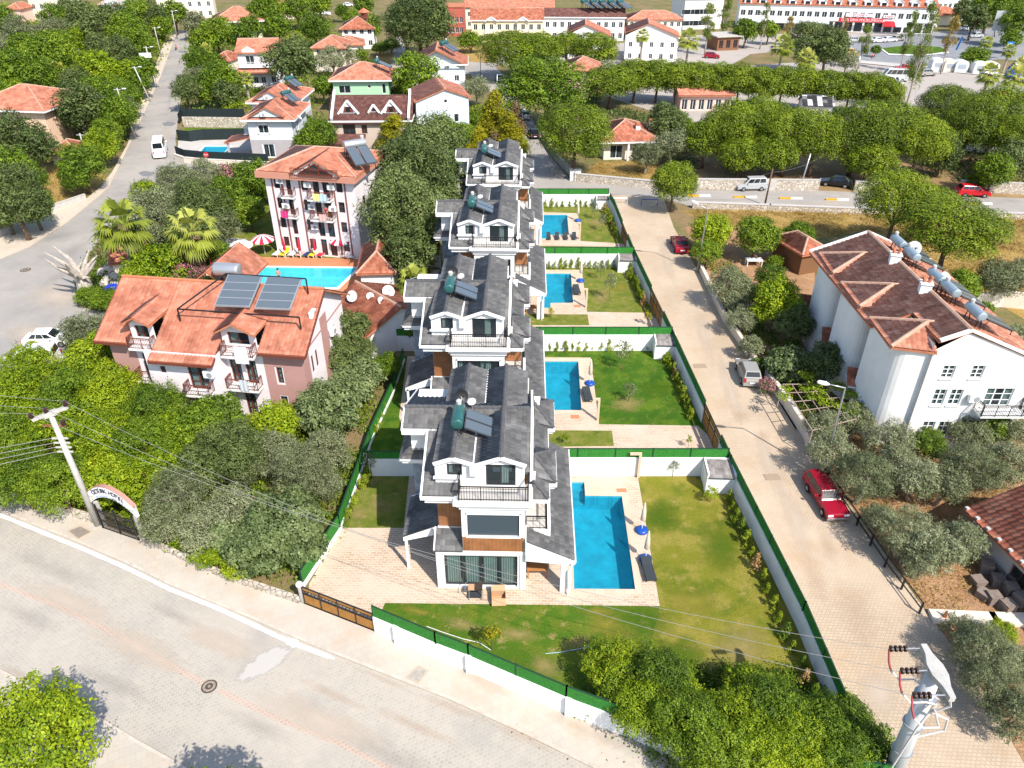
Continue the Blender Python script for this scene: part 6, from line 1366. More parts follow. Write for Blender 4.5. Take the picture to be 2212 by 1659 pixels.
house('pool_bar','low tiled roof pavilion right of the hotel pool',(778,588),(848,586),3.0,7.0,'hip',1.5,.4,wm=WHT,rm=TERRAR,tw=.34,th=.38)
for i,(u,v,rd)in enumerate([(762,640,.55),(800,640,.36),(838,630,.6),(822,650,.38)]):p=G(u,v,4.4);dish('satellite_dish',f'white satellite dish, {ORD[i]} of four on the salmon roof beside the hotel pool',(p.x,p.y,3.6),rd,R(-20+25*i),R(58),mat('dish_white',(.74,.74,.74),.5,.3),mast=.8)
house('garden_hut','low red tiled hut beside the dead tree',(240,566),(303,560),2.1,4.5,'gx',1.0,.3,wm=CREAMW,rm=TERRAR,tw=.34,th=.38)
def terrace():
 ZE,ZR_=8.7,10.3;r=thing('terrace_house','white stepped terrace house with three hipped bays and rust tiled roof','house',(0,0,0));w=MB();q=[];caps=MB();C=lambda x,y:(1700.7+x*.5072,482.8+y*.5072)
 units=[((350,405),(440,527),(640,552),(600,420)),((228,255),(305,357),(450,372),(450,262)),((135,130),(190,213),(350,220),(330,128))]
 E0,E3=G(*C(640,505),ZE),G(*C(115,128),ZE);R0,R3=G(*C(785,462),ZR_),G(*C(345,40),ZR_);d=(R0-R3).normalized();bx=Vector((d.y,-d.x,0));bx=-bx if bx.x<0 else bx
 zz=lambda p,z:Vector((p.x,p.y,z));sl_=.385;dn=lambda P0,w_:P0-bx*w_-Vector((0,0,sl_*w_));E0=dn(R0,2.0);E3=dn(R3,4.9);Rm=R0-d*4.2
 back=[R3+bx*6.4+Vector((0,0,-2.6)),R0+bx*6.4+Vector((0,0,-2.6))]
 q+=[[E3,dn(Rm,4.9),Rm,R3],[dn(Rm,2.0),E0,R0,Rm],[back[1],back[0],R3,R0]]
 for A_,B_,C_,P_ in units:
  a,b,c,p=G(*C(*A_),ZE),G(*C(*B_),ZE),G(*C(*C_),ZE),G(*C(*P_),9.72)
  t=(a-b).normalized();dd=c+(p-(b+c)/2).normalized()*.01;far=a+(c-b)*1.0;R2=p+(p-(a+b)/2).normalized()*3.2;R2.z=p.z
  q+=[[b,c,p],[a,b,p]];q+=[[far,a,p]]if True else []
  caps.tube([b+Vector((0,0,.08)),p+Vector((0,0,.08))],.16,7);caps.tube([a+Vector((0,0,.08)),p+Vector((0,0,.1))],.14,7);caps.tube([p+Vector((0,0,.06)),R2+Vector((0,0,.06))],.14,7)
  i_=lambda p_,m_:p_.lerp((a+b+c+far)/4,m_);pa,pb,pc,pf=i_(a,.1),i_(b,.1),i_(c,.1),i_(far,.02);path=[pa]
  for k in range(7):s=k/6;path.append((pa.lerp(pb,.55)).lerp(pb,s).lerp(pb.lerp(pc,.55*s if s else 0),s))
  path=[pa]+[pa.lerp(pb,.5)*(1-s)**2+pb*2*s*(1-s)+pb.lerp(pc,.5)*s**2 for s in [k/8 for k in range(9)]]+[pc,pf]
  for u_,v_ in zip(path,path[1:]):w.poly([zz(u_,0),zz(v_,0),zz(v_,ZE+.05),zz(u_,ZE+.05)])
  w.poly([zz(x,ZE+.04)for x in path])
 caps.tube([R0+Vector((0,0,.1)),R3+Vector((0,0,.1))],.17,7)
 i0,i3=E0-bx*.25,R3-bx*1.7;j0,j3=zz(back[1]-bx*.4,0),zz(back[0]-bx*.4,0);i0,i3=zz(i0,0),zz(i3,0)
 Uf=(j0-i0);ln=Uf.length;hol=[(1.2,2.1,6.45,7.55),(3.3,4.2,6.45,7.55),(1.2,2.1,4.1,5.5),(2.4,3.3,4.1,5.5),(5.0,7.0,4.0,5.6),(1.2,2.1,1.2,2.6),(2.4,3.3,1.2,2.6),(4.9,6.9,.1,2.1)];hol=[h_ for h_ in hol if h_[1]<ln]
 w.facade(i0,Uf,ln,7.6,hol,.14);w.poly([zz(i0,7.6),zz(j0,7.6),zz(j0,7.65),zz(i0.lerp(j0,(R0-i0).dot(Uf)/ln**2),ZR_-.05),zz(i0,ZE+.05)]);w.poly([i0,zz(i0,ZE+.6),zz(i3,ZE+.8),i3]);w.poly([j0,j3,zz(j3,7.6),zz(j0,7.6)]);w.poly([i3,zz(i3,ZE),zz(R3,ZR_),zz(j3,7.6),j3]);w.build('wall',WHT,r)
 for h_ in hol:window(r,i0,Uf,h_,.14,WFR,mull=1 if h_[1]-h_[0]<1.5 else 2,trans=2,curtain=[(0,.4),(.7,1)],fw=.08,sill=TRIM)
 m=MB()
 for p in q:m.slab(p if (p[1]-p[0]).cross(p[2]-p[0]).z>0 else [p[1],p[0]]+p[2:][::-1],.16)
 ro=m.build('roof',TERRAC,r)
 for p in q:tile_roof('tiles',p if (p[1]-p[0]).cross(p[2]-p[0]).z>0 else [p[1],p[0]]+list(p[2:][::-1]),tile_mat('rust_tile',[(.40,.15,.09),(.48,.19,.12),(.54,.23,.15),(.60,.30,.2)]),ro,.34,.40,.035,.075)
 caps.build('ridge_cap',TERRAP,ro)
 pv=MB();Ug=Uf.normalized()
 for a,b in [(E0+Vector((0,0,.12)),zz(R0,ZR_+.15)),(zz(R0,ZR_+.15),back[1])]:pv.beam(a-d*-.05,b,.3,.16)
 pv.beam(E3+Vector((0,0,.1)),R3+Vector((0,0,.1)),.3,.2);pv.beam(R3+Vector((0,0,.1)),back[0],.3,.2);pv.build('gable_coping',TRIM,r)
 N_=Vector((Ug.y,-Ug.x,0));dp=MB();dp.tube([i0+N_*.1+Vector((0,0,8.6)),i0+N_*.1],.06,7);dp.build('drain_pipe',STEEL,r)
 bp_=i0+Ug*4.5+Vector((0,0,3.85));b=MB();e=[bp_,bp_+Ug*3.4,bp_+Ug*3.4+N_*1.1,bp_+N_*1.1];b.slab(e,.16);bo=b.build('balcony',TRIM,r);railing(bo,[e[0],e[3],e[2],e[1]],.95,.12,.02,BLACK)
 for k,(u,v)in enumerate([(93,352),(190,498),(302,675)]):
  p=G(*C(u,v),2.9);cb=MB();cb.box(-.9,.9,-.9,.9,-.12,0);rc=cb.build('entrance_canopy',TRIM,r);rc.location=p;rc.rotation_euler=(0,0,R(-17));tile_roof('tiles',[(-.95,-.9,.0),(.95,-.9,.0),(.95,.9,.75),(-.95,.9,.75)],TERRAR,rc,.34,.4)
 for wv in units:
  a,b=G(*C(*wv[0]),ZE),G(*C(*wv[1]),ZE);t=(b-a).normalized();n_=Vector((t.y,-t.x,0))*(1 if True else 1);cpt=a.lerp(b,.5);
 return r,R0,R3,bx,i0,Ug,N_
TR,TR0,TR3,TBX,TI0,TUG,TNN=terrace()
for i,(x,z)in enumerate([(4.1,4.6),(4.1,1.6)]):ac_unit(['white air conditioner beside the upper windows of the white terrace','white air conditioner beside the barred lower windows of the white terrace'][i],TI0+TUG*x+Vector((0,0,z)),TNN)
TANKB=mat('blue_grey_tank',(.30,.38,.43),.4,.5,.3,var=.15,scale=2)
th_=None
for i in range(5):
 f=(.10,.30,.42,.66,.80)[i];p=TR0.lerp(TR3,f)+TBX*1.0+Vector((0,0,-.75));h=copy_tree(proto_h);h['group']='solar heaters on the white terrace';h['label']=f'blue-grey tank solar heater, {ordinal(i, 5)} from the near gable on the white terrace roof';h.location=p;h.rotation_euler=(0,0,math.atan2(TBX.y,TBX.x));h.scale=(.95,)*3
 for c in h.children:
  if c.name.startswith('tank'):c.data=c.data.copy();c.data.materials[0]=TANKB
for i,f in enumerate((.36,.66)):
 p=TR0.lerp(TR3,f)-TBX*.3;r=thing('chimney',f'white chimney with clay pots, {"near" if i == 0 else "far"} one on the white terrace ridge','chimney',p+Vector((0,0,-.5)),R(-17));m=MB();m.box(-.4,.4,-.4,.4,0,1.1);m.box(-.46,.46,-.46,.46,1.1,1.2);m.build('stack',TRIM,r);k=MB();k.tube([(-.15,0,1.2),(-.3,0,1.65)],.14,7);k.tube([(.15,0,1.2),(.3,0,1.65)],.14,7);k.build('clay_pot',TERRAC,r)
sdp=dish('satellite_dish','white satellite dish with dark lettering on the white terrace roof',TR0.lerp(TR3,.72)+TBX*1.6+Vector((0,0,-.8)),.6,R(-10),R(70),mat('dish_white',(.74,.74,.74),.5,.3),mast=1.5)
text('STAR',.28,DARKFR,sdp,(0,-.12,1.55),(R(70),0,0))
dish('satellite_dish','plain small white satellite dish beside the middle tanks of the white terrace',TR0.lerp(TR3,.45)+TBX*1.9+Vector((0,0,-.9)),.45,R(15),R(60),TRIM,mast=1.2)
def barn():
 r=thing('barn','low grey barn with rust tiled roof at the right edge','barn',(29.95,36.6,0),R(-79));w=MB();L_=9.0;w.facade((0,0,0),(1,0,0),L_,2.6,[(3.6,5.0,.3,1.6),(6.5,7.6,0,2.0)],.2);w.facade((0,8,0),(0,-1,0),8,2.6);w.poly([(0,8,2.6),(0,0,2.6),(0,4,4.0)]);w.facade((L_,0,0),(0,1,0),8,2.6);w.poly([(L_,0,2.6),(L_,8,2.6),(L_,4,4.0)]);w.build('wall',wallm('grey_render',(.50,.48,.47)),r)
 window(r,(0,0,0),(1,0,0),(3.6,5.0,.3,1.6),.2,BFR,mull=1);d=MB();d.box(6.52,7.58,.05,.1,.02,1.98);d.build('door',BFR,r)
 q=[[(-.5,-.6,2.45),(L_+.5,-.6,2.45),(L_+.5,4,4.1),(-.5,4,4.1)],[(L_+.5,8.6,2.45),(-.5,8.6,2.45),(-.5,4,4.1),(L_+.5,4,4.1)]];m=MB()
 for p in q:m.slab(p,.1)
 o=m.build('roof',TERRAC,r)
 for p in q:tile_roof('tiles',p,TERRAR,o,.36,.5,.05,.06)
 s=MB()
 for k in range(9):s.box(-.42+k*.95,-.2+k*.95,-.62,-.4,2.62,2.74)
 s.build('roof_stone',CONC,o)
barn()
W1=lambda n,f=2,ww=.95,wh=1.25,s=.9,st=2.8:[(n,f,ww,wh,s,st)]
house('house','peach plastered house with orange hipped roof at the left edge',(-70,233),(92,238),6.3,12,'hip',2.6,.8,PEACH,TERRA,wins={'f':[(13.2,13.9,3.6,4.7),(14.6,15.3,.6,1.9)]},trim=True)
house('stone_hut','small stone hut with red tiled roof beside the peach house',(109,330),(166,328),2.2,4.6,'hip',1.3,.35,STONE,TERRAR)
house('shed','long low red roofed shed among trees at the upper left',(66,96),(152,95),2.8,5,'gx',1.2,.4,CREAMW,TERRAR)
house('apartment_block','cream apartment block with stacked balconies at the top left',(74,46),(140,47),9.8,11,'hip',2,.5,CREAMW,TERRA,wins={'f':W1(4,3,1.1,1.5,.7,3.0),'r':W1(3,3)},at='ground',cat='apartments')
house('house','small pinkish house with red roof at the top left corner',(14,20),(42,20),4.5,8,'hip',1.6,.5,PINKB,TERRA,wins={'f':W1(2,1)})
house('apartment_block','cream white apartment block at the top of the upper street',(346,42),(466,38),9.0,10,'hip',2.2,.6,CREAMW,TERRA,wins={'f':W1(6,3,1.1,1.5,.7,2.9)},at='ground',cat='apartments')
house('house','grey-white house with steep pale roof left of the upper apartments',(214,10),(262,10),5.0,9,'hip',2.4,.5,WHT,tile_mat('pale_grey_tile',[(.5,.5,.5),(.6,.6,.6)]),wins={'f':W1(4,1)})
hA,wA=house('house','broad cream house with big terracotta hipped roof at the top',(462,46),(560,43),5.6,11,'hip',3.0,1.4,CREAMW,TERRA,wins={'f':W1(4,2,1.2,1.4,.8,2.8),'r':W1(2,2)},trim=True);balcony(hA,1,6,-1.5,0,2.9,TRIM,WFR)
hB,wB=house('house','pinkish white three storey house with balcony beside the oak',(511,112),(592,111),7.6,9,'gx',1.9,.5,PINKW,TERRA,wins={'f':[(1.2,2.2,1.2,2.5),(2.6,3.6,1.2,2.5),(4.2,5.2,1.2,2.5),(1.6,3.4,5.0,6.8),(6.0,7.2,4.9,6.9),(6.4,7.4,1.2,2.6)],'r':W1(2,2)});balcony(hB,.2,wB-.2,-1.3,0,4.75,TRIM,WFR)
q=[(-.3,-1.9,3.7),(wB+.3,-1.9,3.7),(wB+.3,0,4.4),(-.3,0,4.4)];m=MB();m.slab(q,.12);o=m.build('pent_roof',TERRAC,hB);tile_roof('tiles',q,TERRA,o,.42,.5,.05,.045,.02,2)
m=MB();m.poly([(1.2,-.3,7.0),(3.8,-.3,7.0),(3.8,-.3,8.0),(2.5,-.3,8.7),(1.2,-.3,8.0)]);m.build('gable_wall',TRIM,hB)
house('tiled_hut','small hut with red tiled roof right of the upper street',(459,130),(496,131),2.6,6,'hip',1.5,.4,CREAMW,TERRAR)
def modern(label,L_,R_,porch):
 r,w=house('villa',label,L_,R_,6.2,9.5,'hip',1.7,.8,LGREY,TERRA,wins={'f':[(1.6,3.2,3.9,5.2),(1.9,3.6,.1,2.2)],'r':[(3,4,3.6,5)]},trim=True,tw=.38,th=.44)
 m=MB();m.box(.03-.05,1.7,-.05,-.003,0,2.9);m.box(3.8,w+.05,-.05,-.003,0,2.9);m.box(1.7,3.8,-.05,-.003,2.35,2.9);m.box(w+.003,w+.05,-.003,9.5,0,2.9);m.build('grey_base',GREYW,r)
 t=MB();t.box(1.45,3.35,-.07,-.003,3.72,3.88);t.box(1.45,3.35,-.07,-.003,5.22,5.4);t.box(1.42,1.58,-.07,-.003,3.72,5.4);t.box(3.22,3.38,-.07,-.003,3.72,5.4);t.build('window_surround',TRIM,r)
 q=[[Vector((.6,6,6.7)),Vector((.6,-1.0,6.7)),Vector((3.4,-1.0,8.1)),Vector((3.4,6,8.1))],[Vector((6.2,-1.0,6.7)),Vector((6.2,6,6.7)),Vector((3.4,6,8.1)),Vector((3.4,-1.0,8.1))]];m=MB()
 for p in q:m.slab(p,.16)
 o=m.build('gable_roof',TERRAC,r)
 for p in q:tile_roof('tiles',p,TERRA,o,.38,.44,.05,.045,.02,2)
 g=MB();g.poly([(.9,-.7,6.6),(5.9,-.7,6.6),(3.4,-.7,7.9)]);g.build('gable_wall',LGREY,r)
 if porch:
  q=[(-4.2,-.4,2.5),(0,-.4,2.9),(0,3.4,3.4),(-4.2,3.4,3.0)];q=[(-4.2,4,2.45),(-4.2,-.3,2.45),(0,-.3,3.3),(0,4,3.3)];m=MB();m.slab(q,.14);o=m.build('porch_roof',TERRAC,r);tile_roof('tiles',q,TERRA,o,.38,.44,.05,.045,.02,2);k=MB();k.box(-3.9,-3.6,-.1,.2,0,2.5);k.build('porch_post',GREYW,r);balcony(r,-1.2,0,1,3.2,3.6,TRIM,WFR)
 return r
mv=modern('pale blue-grey villa with terracotta roof beside the small blue pool',(532,256),(628,256),True)
mv2=modern('matching blue-grey villa directly behind the small pool villa',(543,219),(634,220),False)
for a,b,z in ((mv,'near',0),(mv2,'rear',0)):
 h=copy_tree(proto_h);del h['group'];h['label']=f'solar heater on the roof of the {b} blue-grey villa';h.location=wpt(a,5.0,6.5,7.4);h.rotation_euler=(0,0,R(-35));h.scale=(.9,)*3;ac_unit(f'white air conditioner in the gable of the {b} blue-grey villa',wpt(a,3.0,-.7,6.75))
hg,_=house('house','mint green house with salmon hipped roof',(718,172),(838,171),6.4,9.5,'hip',2.2,.7,GREENW,TERRA,wins={'f':[(1.0,3.2,3.9,5.3),(6.5,7.1,4.8,5.4),(9.2,9.9,3.8,5.6),(2,3,.8,2),(3.4,4.4,.8,2)],'r':W1(1,2)},trim=True)
h=copy_tree(proto_h);del h['group'];h['label']='solar heater on the mint green house roof';h.location=wpt(hg,8.2,3.6,7.6);h.scale=(1.0,)*3
hb,wb=house('house','dark brown roofed house with three white triangular dormers',(717,259),(883,258),5.4,9,'gx',2.7,.6,wallm('stone_cream',(.55,.45,.38)),BROWNT,mat('brown_cap',(.12,.05,.045),.8),wins={'f':[(2.0,3.9,.4,2.6),(4.6,5.5,3.2,4.6),(7.6,8.6,3.3,4.6),(1.6,3.6,3.0,4.8)]},fr=BFR,trim=True)
def tri_dormer(r,xc,w,z0,yf,hh,win=True,m_=BROWNT):
 t=MB();zt=z0+hh;t.poly([(xc-w/2,yf,z0),(xc+w/2,yf,z0),(xc,yf,zt)]);o=t.build('dormer',TRIM,r);g=MB();yb=yf+3.2
 for sg in (-1,1):g.beam((xc+sg*(w/2+.12),yf-.12,z0-.08),(xc,yf-.12,zt+.1),.25,.3)
 g.build('barge_board',TRIM,o);q=MB();q.slab([(xc-w/2-.1,yf-.1,z0),(xc,yf-.1,zt+.12),(xc,yb,zt+.12),(xc-w/2-.1,yf+1.4,z0)],.08);q.slab([(xc,yf-.1,zt+.12),(xc+w/2+.1,yf-.1,z0),(xc+w/2+.1,yf+1.4,z0),(xc,yb,zt+.12)],.08);q.build('roof',mat('brown_shingle',(.13,.055,.048),.85,.2,var=.25,scale=3)if m_ is BROWNT else TERRAC,o)
 if win:v=MB();v.poly([(xc-w*.28,yf-.05,z0+.12),(xc+w*.28,yf-.05,z0+.12),(xc+w*.16,yf-.05,z0+hh*.55),(xc-w*.16,yf-.05,z0+hh*.55)]);p=v.build('window',BFR,o);v=MB();v.poly([(xc-w*.1,yf-.07,z0+.2),(xc+w*.1,yf-.07,z0+.2),(xc+w*.1,yf-.07,z0+hh*.5),(xc-w*.1,yf-.07,z0+hh*.5)]);v.build('pane',PANED,p)
tri_dormer(hb,wb*.21,3.1,6.2,.9,1.9);tri_dormer(hb,wb*.54,1.6,6.3,1.2,1.1);tri_dormer(hb,wb*.77,3.1,6.2,.9,1.9)
q=[(-1.2,-2.6,2.2),(5.2,-2.6,2.2),(5.2,0,3.1),(-1.2,0,3.1)];m=MB();m.slab(q,.14);o=m.build('pent_roof',mat('brown_cap',(.12,.05,.045),.8),hb);tile_roof('tiles',q,BROWNT,o,.42,.5,.05,.045,.02,2)
for x in (.0,wb):m=MB();m.beam((x,-.5,5.6),(x,5,8.9),.35,.5);m.build('gable_parapet',TRIM,hb)
hw,ww_=house('house','tall white three storey house with reddish gable roof',(898,218),(1012,212),7.6,9,'gy',1.7,.3,BLUEW,TERRA,wins={'f':[(4.6,5.2,7.0,7.58),(3.9,4.5,4.3,4.9),(6.2,7.0,3.9,5.2),(8.2,9.0,3.6,5.6),(4.2,5.0,1.0,2.0),(6.5,7.4,.6,2.0)],'r':W1(2,2)},fr=WFR,rz_at=.55)
hc,_=house('house','pale blue gabled house with white bargeboards and terracotta roof',(884,138),(1003,137),5.2,9,'gy',2.8,.8,BLUEW,TERRA,wins={'f':[(9.6,10.6,1.6,2.8),(2.5,3.3,2.8,4),(5.0,6.0,3.2,4.4)],'r':W1(2,1)},trim=True)
m=MB();w_=14.0
h=copy_tree(proto_h);del h['group'];h['label']='solar heater on the pale blue gabled house';h.location=wpt(hc,7.5,3.5,7.0);h.rotation_euler=(0,0,R(-30));h.scale=(1.2,)*3
ac_unit('left white air conditioner on the pale blue gabled house',wpt(hc,4.3,0,4.4));ac_unit('right white air conditioner on the pale blue gabled house',wpt(hc,8.2,0,4.4))
house('house','cream house with terracotta roof behind the olive tree, left of the green house',(676,103),(742,103),5.4,9,'hip',2.0,.6,CREAMW,TERRA,wins={'f':W1(3,2),'r':W1(2,2)})
hd,_=house('house','white house with faded hipped roof and small roof turret',(738,62),(806,61),5.2,10,'hip',2.4,.6,WHT,TERRAR,wins={'f':W1(4,2,1.1,1.3),'r':W1(3,2)});m=MB();m.box(5,7,4,6,7,8.6);m.build('turret',BFR,hd);m=MB();m.lathe((6,5,8.6),[(1.8,0),(.05,1.1)],4);m.build('turret_roof',TERRAC,hd)
house('house','low house with salmon roof and solar panels in front of the turret house',(720,98),(785,96),3.6,8,'hip',1.6,.5,WHT,TERRA,wins={'f':W1(3,1)})
hy,wy=house('row_house','pale yellow row of houses with long red roof',(1018,43),(1173,43),6.2,9.5,'gx',2.4,.4,YELW,TERRAR,wins={'f':[(9,2,1.1,1.5,.7,2.9)],'l':W1(2,2)},trim=True)
for x in (wy*.28,wy*.72):balcony(hy,x-1.8,x+1.8,-1.4,0,2.95,CREAMW,WFR);tri_dormer(hy,x,3.4,6.0,-.5,.9,False,TERRA)
house('row_house','cream terracotta roofed houses behind the yellow row',(1005,14),(1112,14),6.5,9,'gx',2,.4,CREAMW,TERRA,wins={'f':W1(7,2)})
house('house','brick red house beside the big oak at the top',(962,16),(1000,16),7.8,9,'flat',0,.2,REDW,TERRAC,wins={'f':W1(4,2,1.0,1.5)})
house('house','white house with blue-grey gable behind the yellow row',(1116,18),(1196,18),5.6,9,'gx',2.2,.4,WHT,TERRA,wins={'f':W1(4,2)})
hr,wr=house('row_house','white row of houses with dark brown roof and rooftop solar heaters',(1175,36),(1350,37),6.3,10,'gx',1.6,.4,WHT,BROWNT,mat('brown_cap',(.12,.05,.045),.8),wins={'f':[(11,2,1.1,1.5,.6,2.9)]},trim=True)
for i in range(5):h=copy_tree(proto_h);h['group']='solar heaters on the white row houses';h['label']=f'rooftop solar heater, {ordinal(i, 5)} from the left on the brown roofed white row';h.location=wpt(hr,wr*(.5+.11*i),4.5,7.9);h.rotation_euler=(0,0,R(-40));h.scale=(1.35,)*3
house('row_house','cream row of houses with red roofs right of the brown roofed row',(1358,42),(1474,42),5.6,9,'hip',1.8,.4,CREAMW,TERRA,wins={'f':W1(8,2)})
house('house','left white gabled house with red roof behind the pines',(1228,76),(1318,77),5.6,9,'gy',2.6,.4,WHT,TERRA,wins={'f':W1(5,2,.9,1.1,.8,2.6)},rz_at=.4)
house('house','right white gabled house with red roof beside a palm',(1352,76),(1466,78),6.2,9,'gy',2.8,.4,WHT,TERRA,wins={'f':W1(5,2,.9,1.2,.8,2.7)},rz_at=.42)
bg_,bw_=house('bungalow','low bungalow with broad red hipped roof and white eaves',(1306,303),(1410,301),3.1,8.5,'hip',2.1,1.1,CREAMW,TERRAR,wins={'f':[(1.0,3.0,.2,2.3),(4.6,6.6,.2,2.3)]},trim=True,tw=.36,th=.42)
for i,(x,y)in enumerate([(5.6,1.8),(8.2,4.0)]):r=thing('chimney',['white brick chimney in the middle of the bungalow roof','white brick chimney at the right end of the bungalow roof'][i],'chimney',wpt(bg_,x,y,3.6));m=MB();m.box(-.35,.35,-.35,.35,0,1.3);m.build('stack',TRIM,r);m=MB();m.box(-.42,.42,-.42,.42,1.3,1.4);m.box(-.3,.3,-.3,.3,1.4,1.7);m.build('cap',TERRAC,r)
m=MB();m.box(3.6,3.9,-1.0,-.7,0,3.1);m.build('porch_post',TRIM,bg_)
house('house','salmon roofed house peeking out behind the big pines',(1222,152),(1300,152),4.2,9,'hip',2,.5,PINKB,TERRA)
house('bungalow','pink flat bungalow behind the pine trunks',(1472,203),(1582,203),3.2,8,'gx',1.3,.6,PINKB,TERRA,wins={'f':W1(6,1,1.1,2.0,.2)})
house('kiosk','brown wooden kiosk with flat roof beside the car park',(1548,110),(1594,108),3.4,7,'flat',0,.6,wallm('brown_wood',(.22,.11,.06)),mat('roof_felt',(.45,.42,.38),.9),wins={'f':W1(3,1,1.2,2.0,.6)},at='ground',fr=BFR,cat='kiosk')
kr,kw=house('pavilion','small pavilion with black and white chequered roof among the pines',(1738,226),(1800,228),2.8,5,'gx',1.2,.3,WHT,tile_mat('chequer_tile',[(.03,.03,.035),(.04,.04,.045),(.6,.6,.6),(.65,.65,.65)]),SLATEC,tw=.9,th=.9,cat='pavilion')
sr_,sw_=house('shop_row','long white shop row with rust roofs and dormers',(1592,62),(2012,74),7.4,13,'gx',2.2,.4,WHT,TERRAR,wins={'f':[(26,1,1.5,1.6,3.9,3)]},at='ground',cat='shops')
for i in range(13):
 x=sw_*(i+.5)/13;m=MB();m.facade((x-1.1,-.1,6.9),(1,0,0),2.2,1.6,[(.4,1.8,.2,1.4)],.1);m.poly([(x-1.1,-.1,8.5),(x+1.1,-.1,8.5),(x,-.1,9.2)]);m.poly([(x-1.1,-.1,6.9),(x-1.1,-.1,8.5),(x-1.1,4,8.5)]);m.poly([(x+1.1,-.1,6.9),(x+1.1,4,8.5),(x+1.1,-.1,8.5)]);m.slab([(x-1.3,-.3,8.45),(x,-.3,9.3),(x,5,9.3),(x-1.3,4,8.45)],.1);m.slab([(x,-.3,9.3),(x+1.3,-.3,8.45),(x+1.3,4,8.45),(x,5,9.3)],.1);o=m.build('dormer',TRIM,sr_);g=MB();g.poly([(x-.7,-.02,7.1),(x+.7,-.02,7.1),(x+.7,-.02,8.3),(x-.7,-.02,8.3)]);g.build('pane',PANED,o)
m=MB();m.box(0,sw_,-.25,-.003,3.0,3.35);m.build('string_course',TRIM,sr_)
m=MB()
for i in range(20):m.box(sw_*i/20+.3,sw_*(i+1)/20-.3,-.03,-.003,.2,2.7)
m.build('shop_window',PANED,sr_)
REDS=mat('red_sign',(.60,.02,.03),.5,.3);SGW=mat('sign_white',(.8,.8,.8),.6,.2)
def sgn(label,x0,x1,z0,z1,m_,txt,sz,tm,y=-1.6,depth=1.4,sx=1.0):
 r=thing('shop_sign',label,'sign',wpt(sr_,(x0+x1)/2,y,z0),sr_.rotation_euler.z);b=MB();b.box(-(x1-x0)/2,(x1-x0)/2,0,.25,0,z1-z0);b.build('board',m_,r)
 if txt:text(txt,sz,tm,r,(0,-.03,(z1-z0)/2),(R(90),0,0),sx=sx)
 return r
X=lambda u:(G(u,74).x-G(1592,62).x)*sw_/(G(2012,74).x-G(1592,62).x)
sgn('red polyclinic sign with white lettering on the shop row',X(1818),X(1906),3.0,4.1,REDS,'ÖZEL DEVA POLİKLİNİĞİ',1.0,SGW,sx=.95);sgn('white pharmacy sign with red lettering above the red sign',X(1832),X(1890),4.3,5.2,SGW,'ECZANE +',.9,REDS,-.4);sgn('white butcher sign with red lettering on the shop row',X(1908),X(1930),4.2,5.0,SGW,'KASAP',.8,REDS,-.4);sgn('red dentist sign right of the polyclinic sign',X(1893),X(1907),3.0,3.9,REDS,'DOKTOR',.7,SGW,-1.75)
def awning(label,x0,x1,z0,z1,out,m_):r=thing('awning',label,'awning',wpt(sr_,(x0+x1)/2,0,0),sr_.rotation_euler.z);b=MB();h_=(x1-x0)/2;b.slab([(-h_,-out,z0),(h_,-out,z0),(h_,-.02,z1),(-h_,-.02,z1)],.08);b.box(-h_,h_,-out-.02,-out+.02,z0-.35,z0);b.build('canopy',m_,r)
awning('red awning below the butcher sign',X(1908),X(1932),2.4,3.4,2.6,REDS);awning('white awning right of the red awning',X(1933),X(1955),2.4,3.3,2.6,SGW);awning('long pale awning left of the red sign',X(1640),X(1800),2.6,3.3,2.2,mat('pale_awning',(.62,.64,.66),.8))
house('office_block','white flat roofed office block with strip windows left of the shop row',(1474,64),(1556,62),8.4,12,'flat',0,.3,WHT,TRIM,wins={'f':[(3,2,6.0,1.5,1.0,3.2)]},at='ground',cat='offices')
house('apartment_block','white apartment block at the top right',(2012,24),(2098,20),10,11,'flat',0,.3,WHT,TRIM,wins={'f':W1(8,3,1.4,1.5,.8,3.0)},at='ground',cat='apartments')
house('house','low house with faded red roof at the top right',(2024,32),(2086,30),3.2,9,'hip',1.8,.5,CREAMW,TERRAR)
house('garden_hut','open wooden hut with rust roof left of the white terrace',(1735,548),(1785,540),2.6,5,'hip',1.1,.4,wallm('hut_wood',(.20,.10,.05)),TERRAR,tw=.34,th=.4)
house('house','cream houses with red roofs at the top centre left of the yellow row',(600,6),(640,6),5,8,'hip',1.8,.5,CREAMW,TERRA)
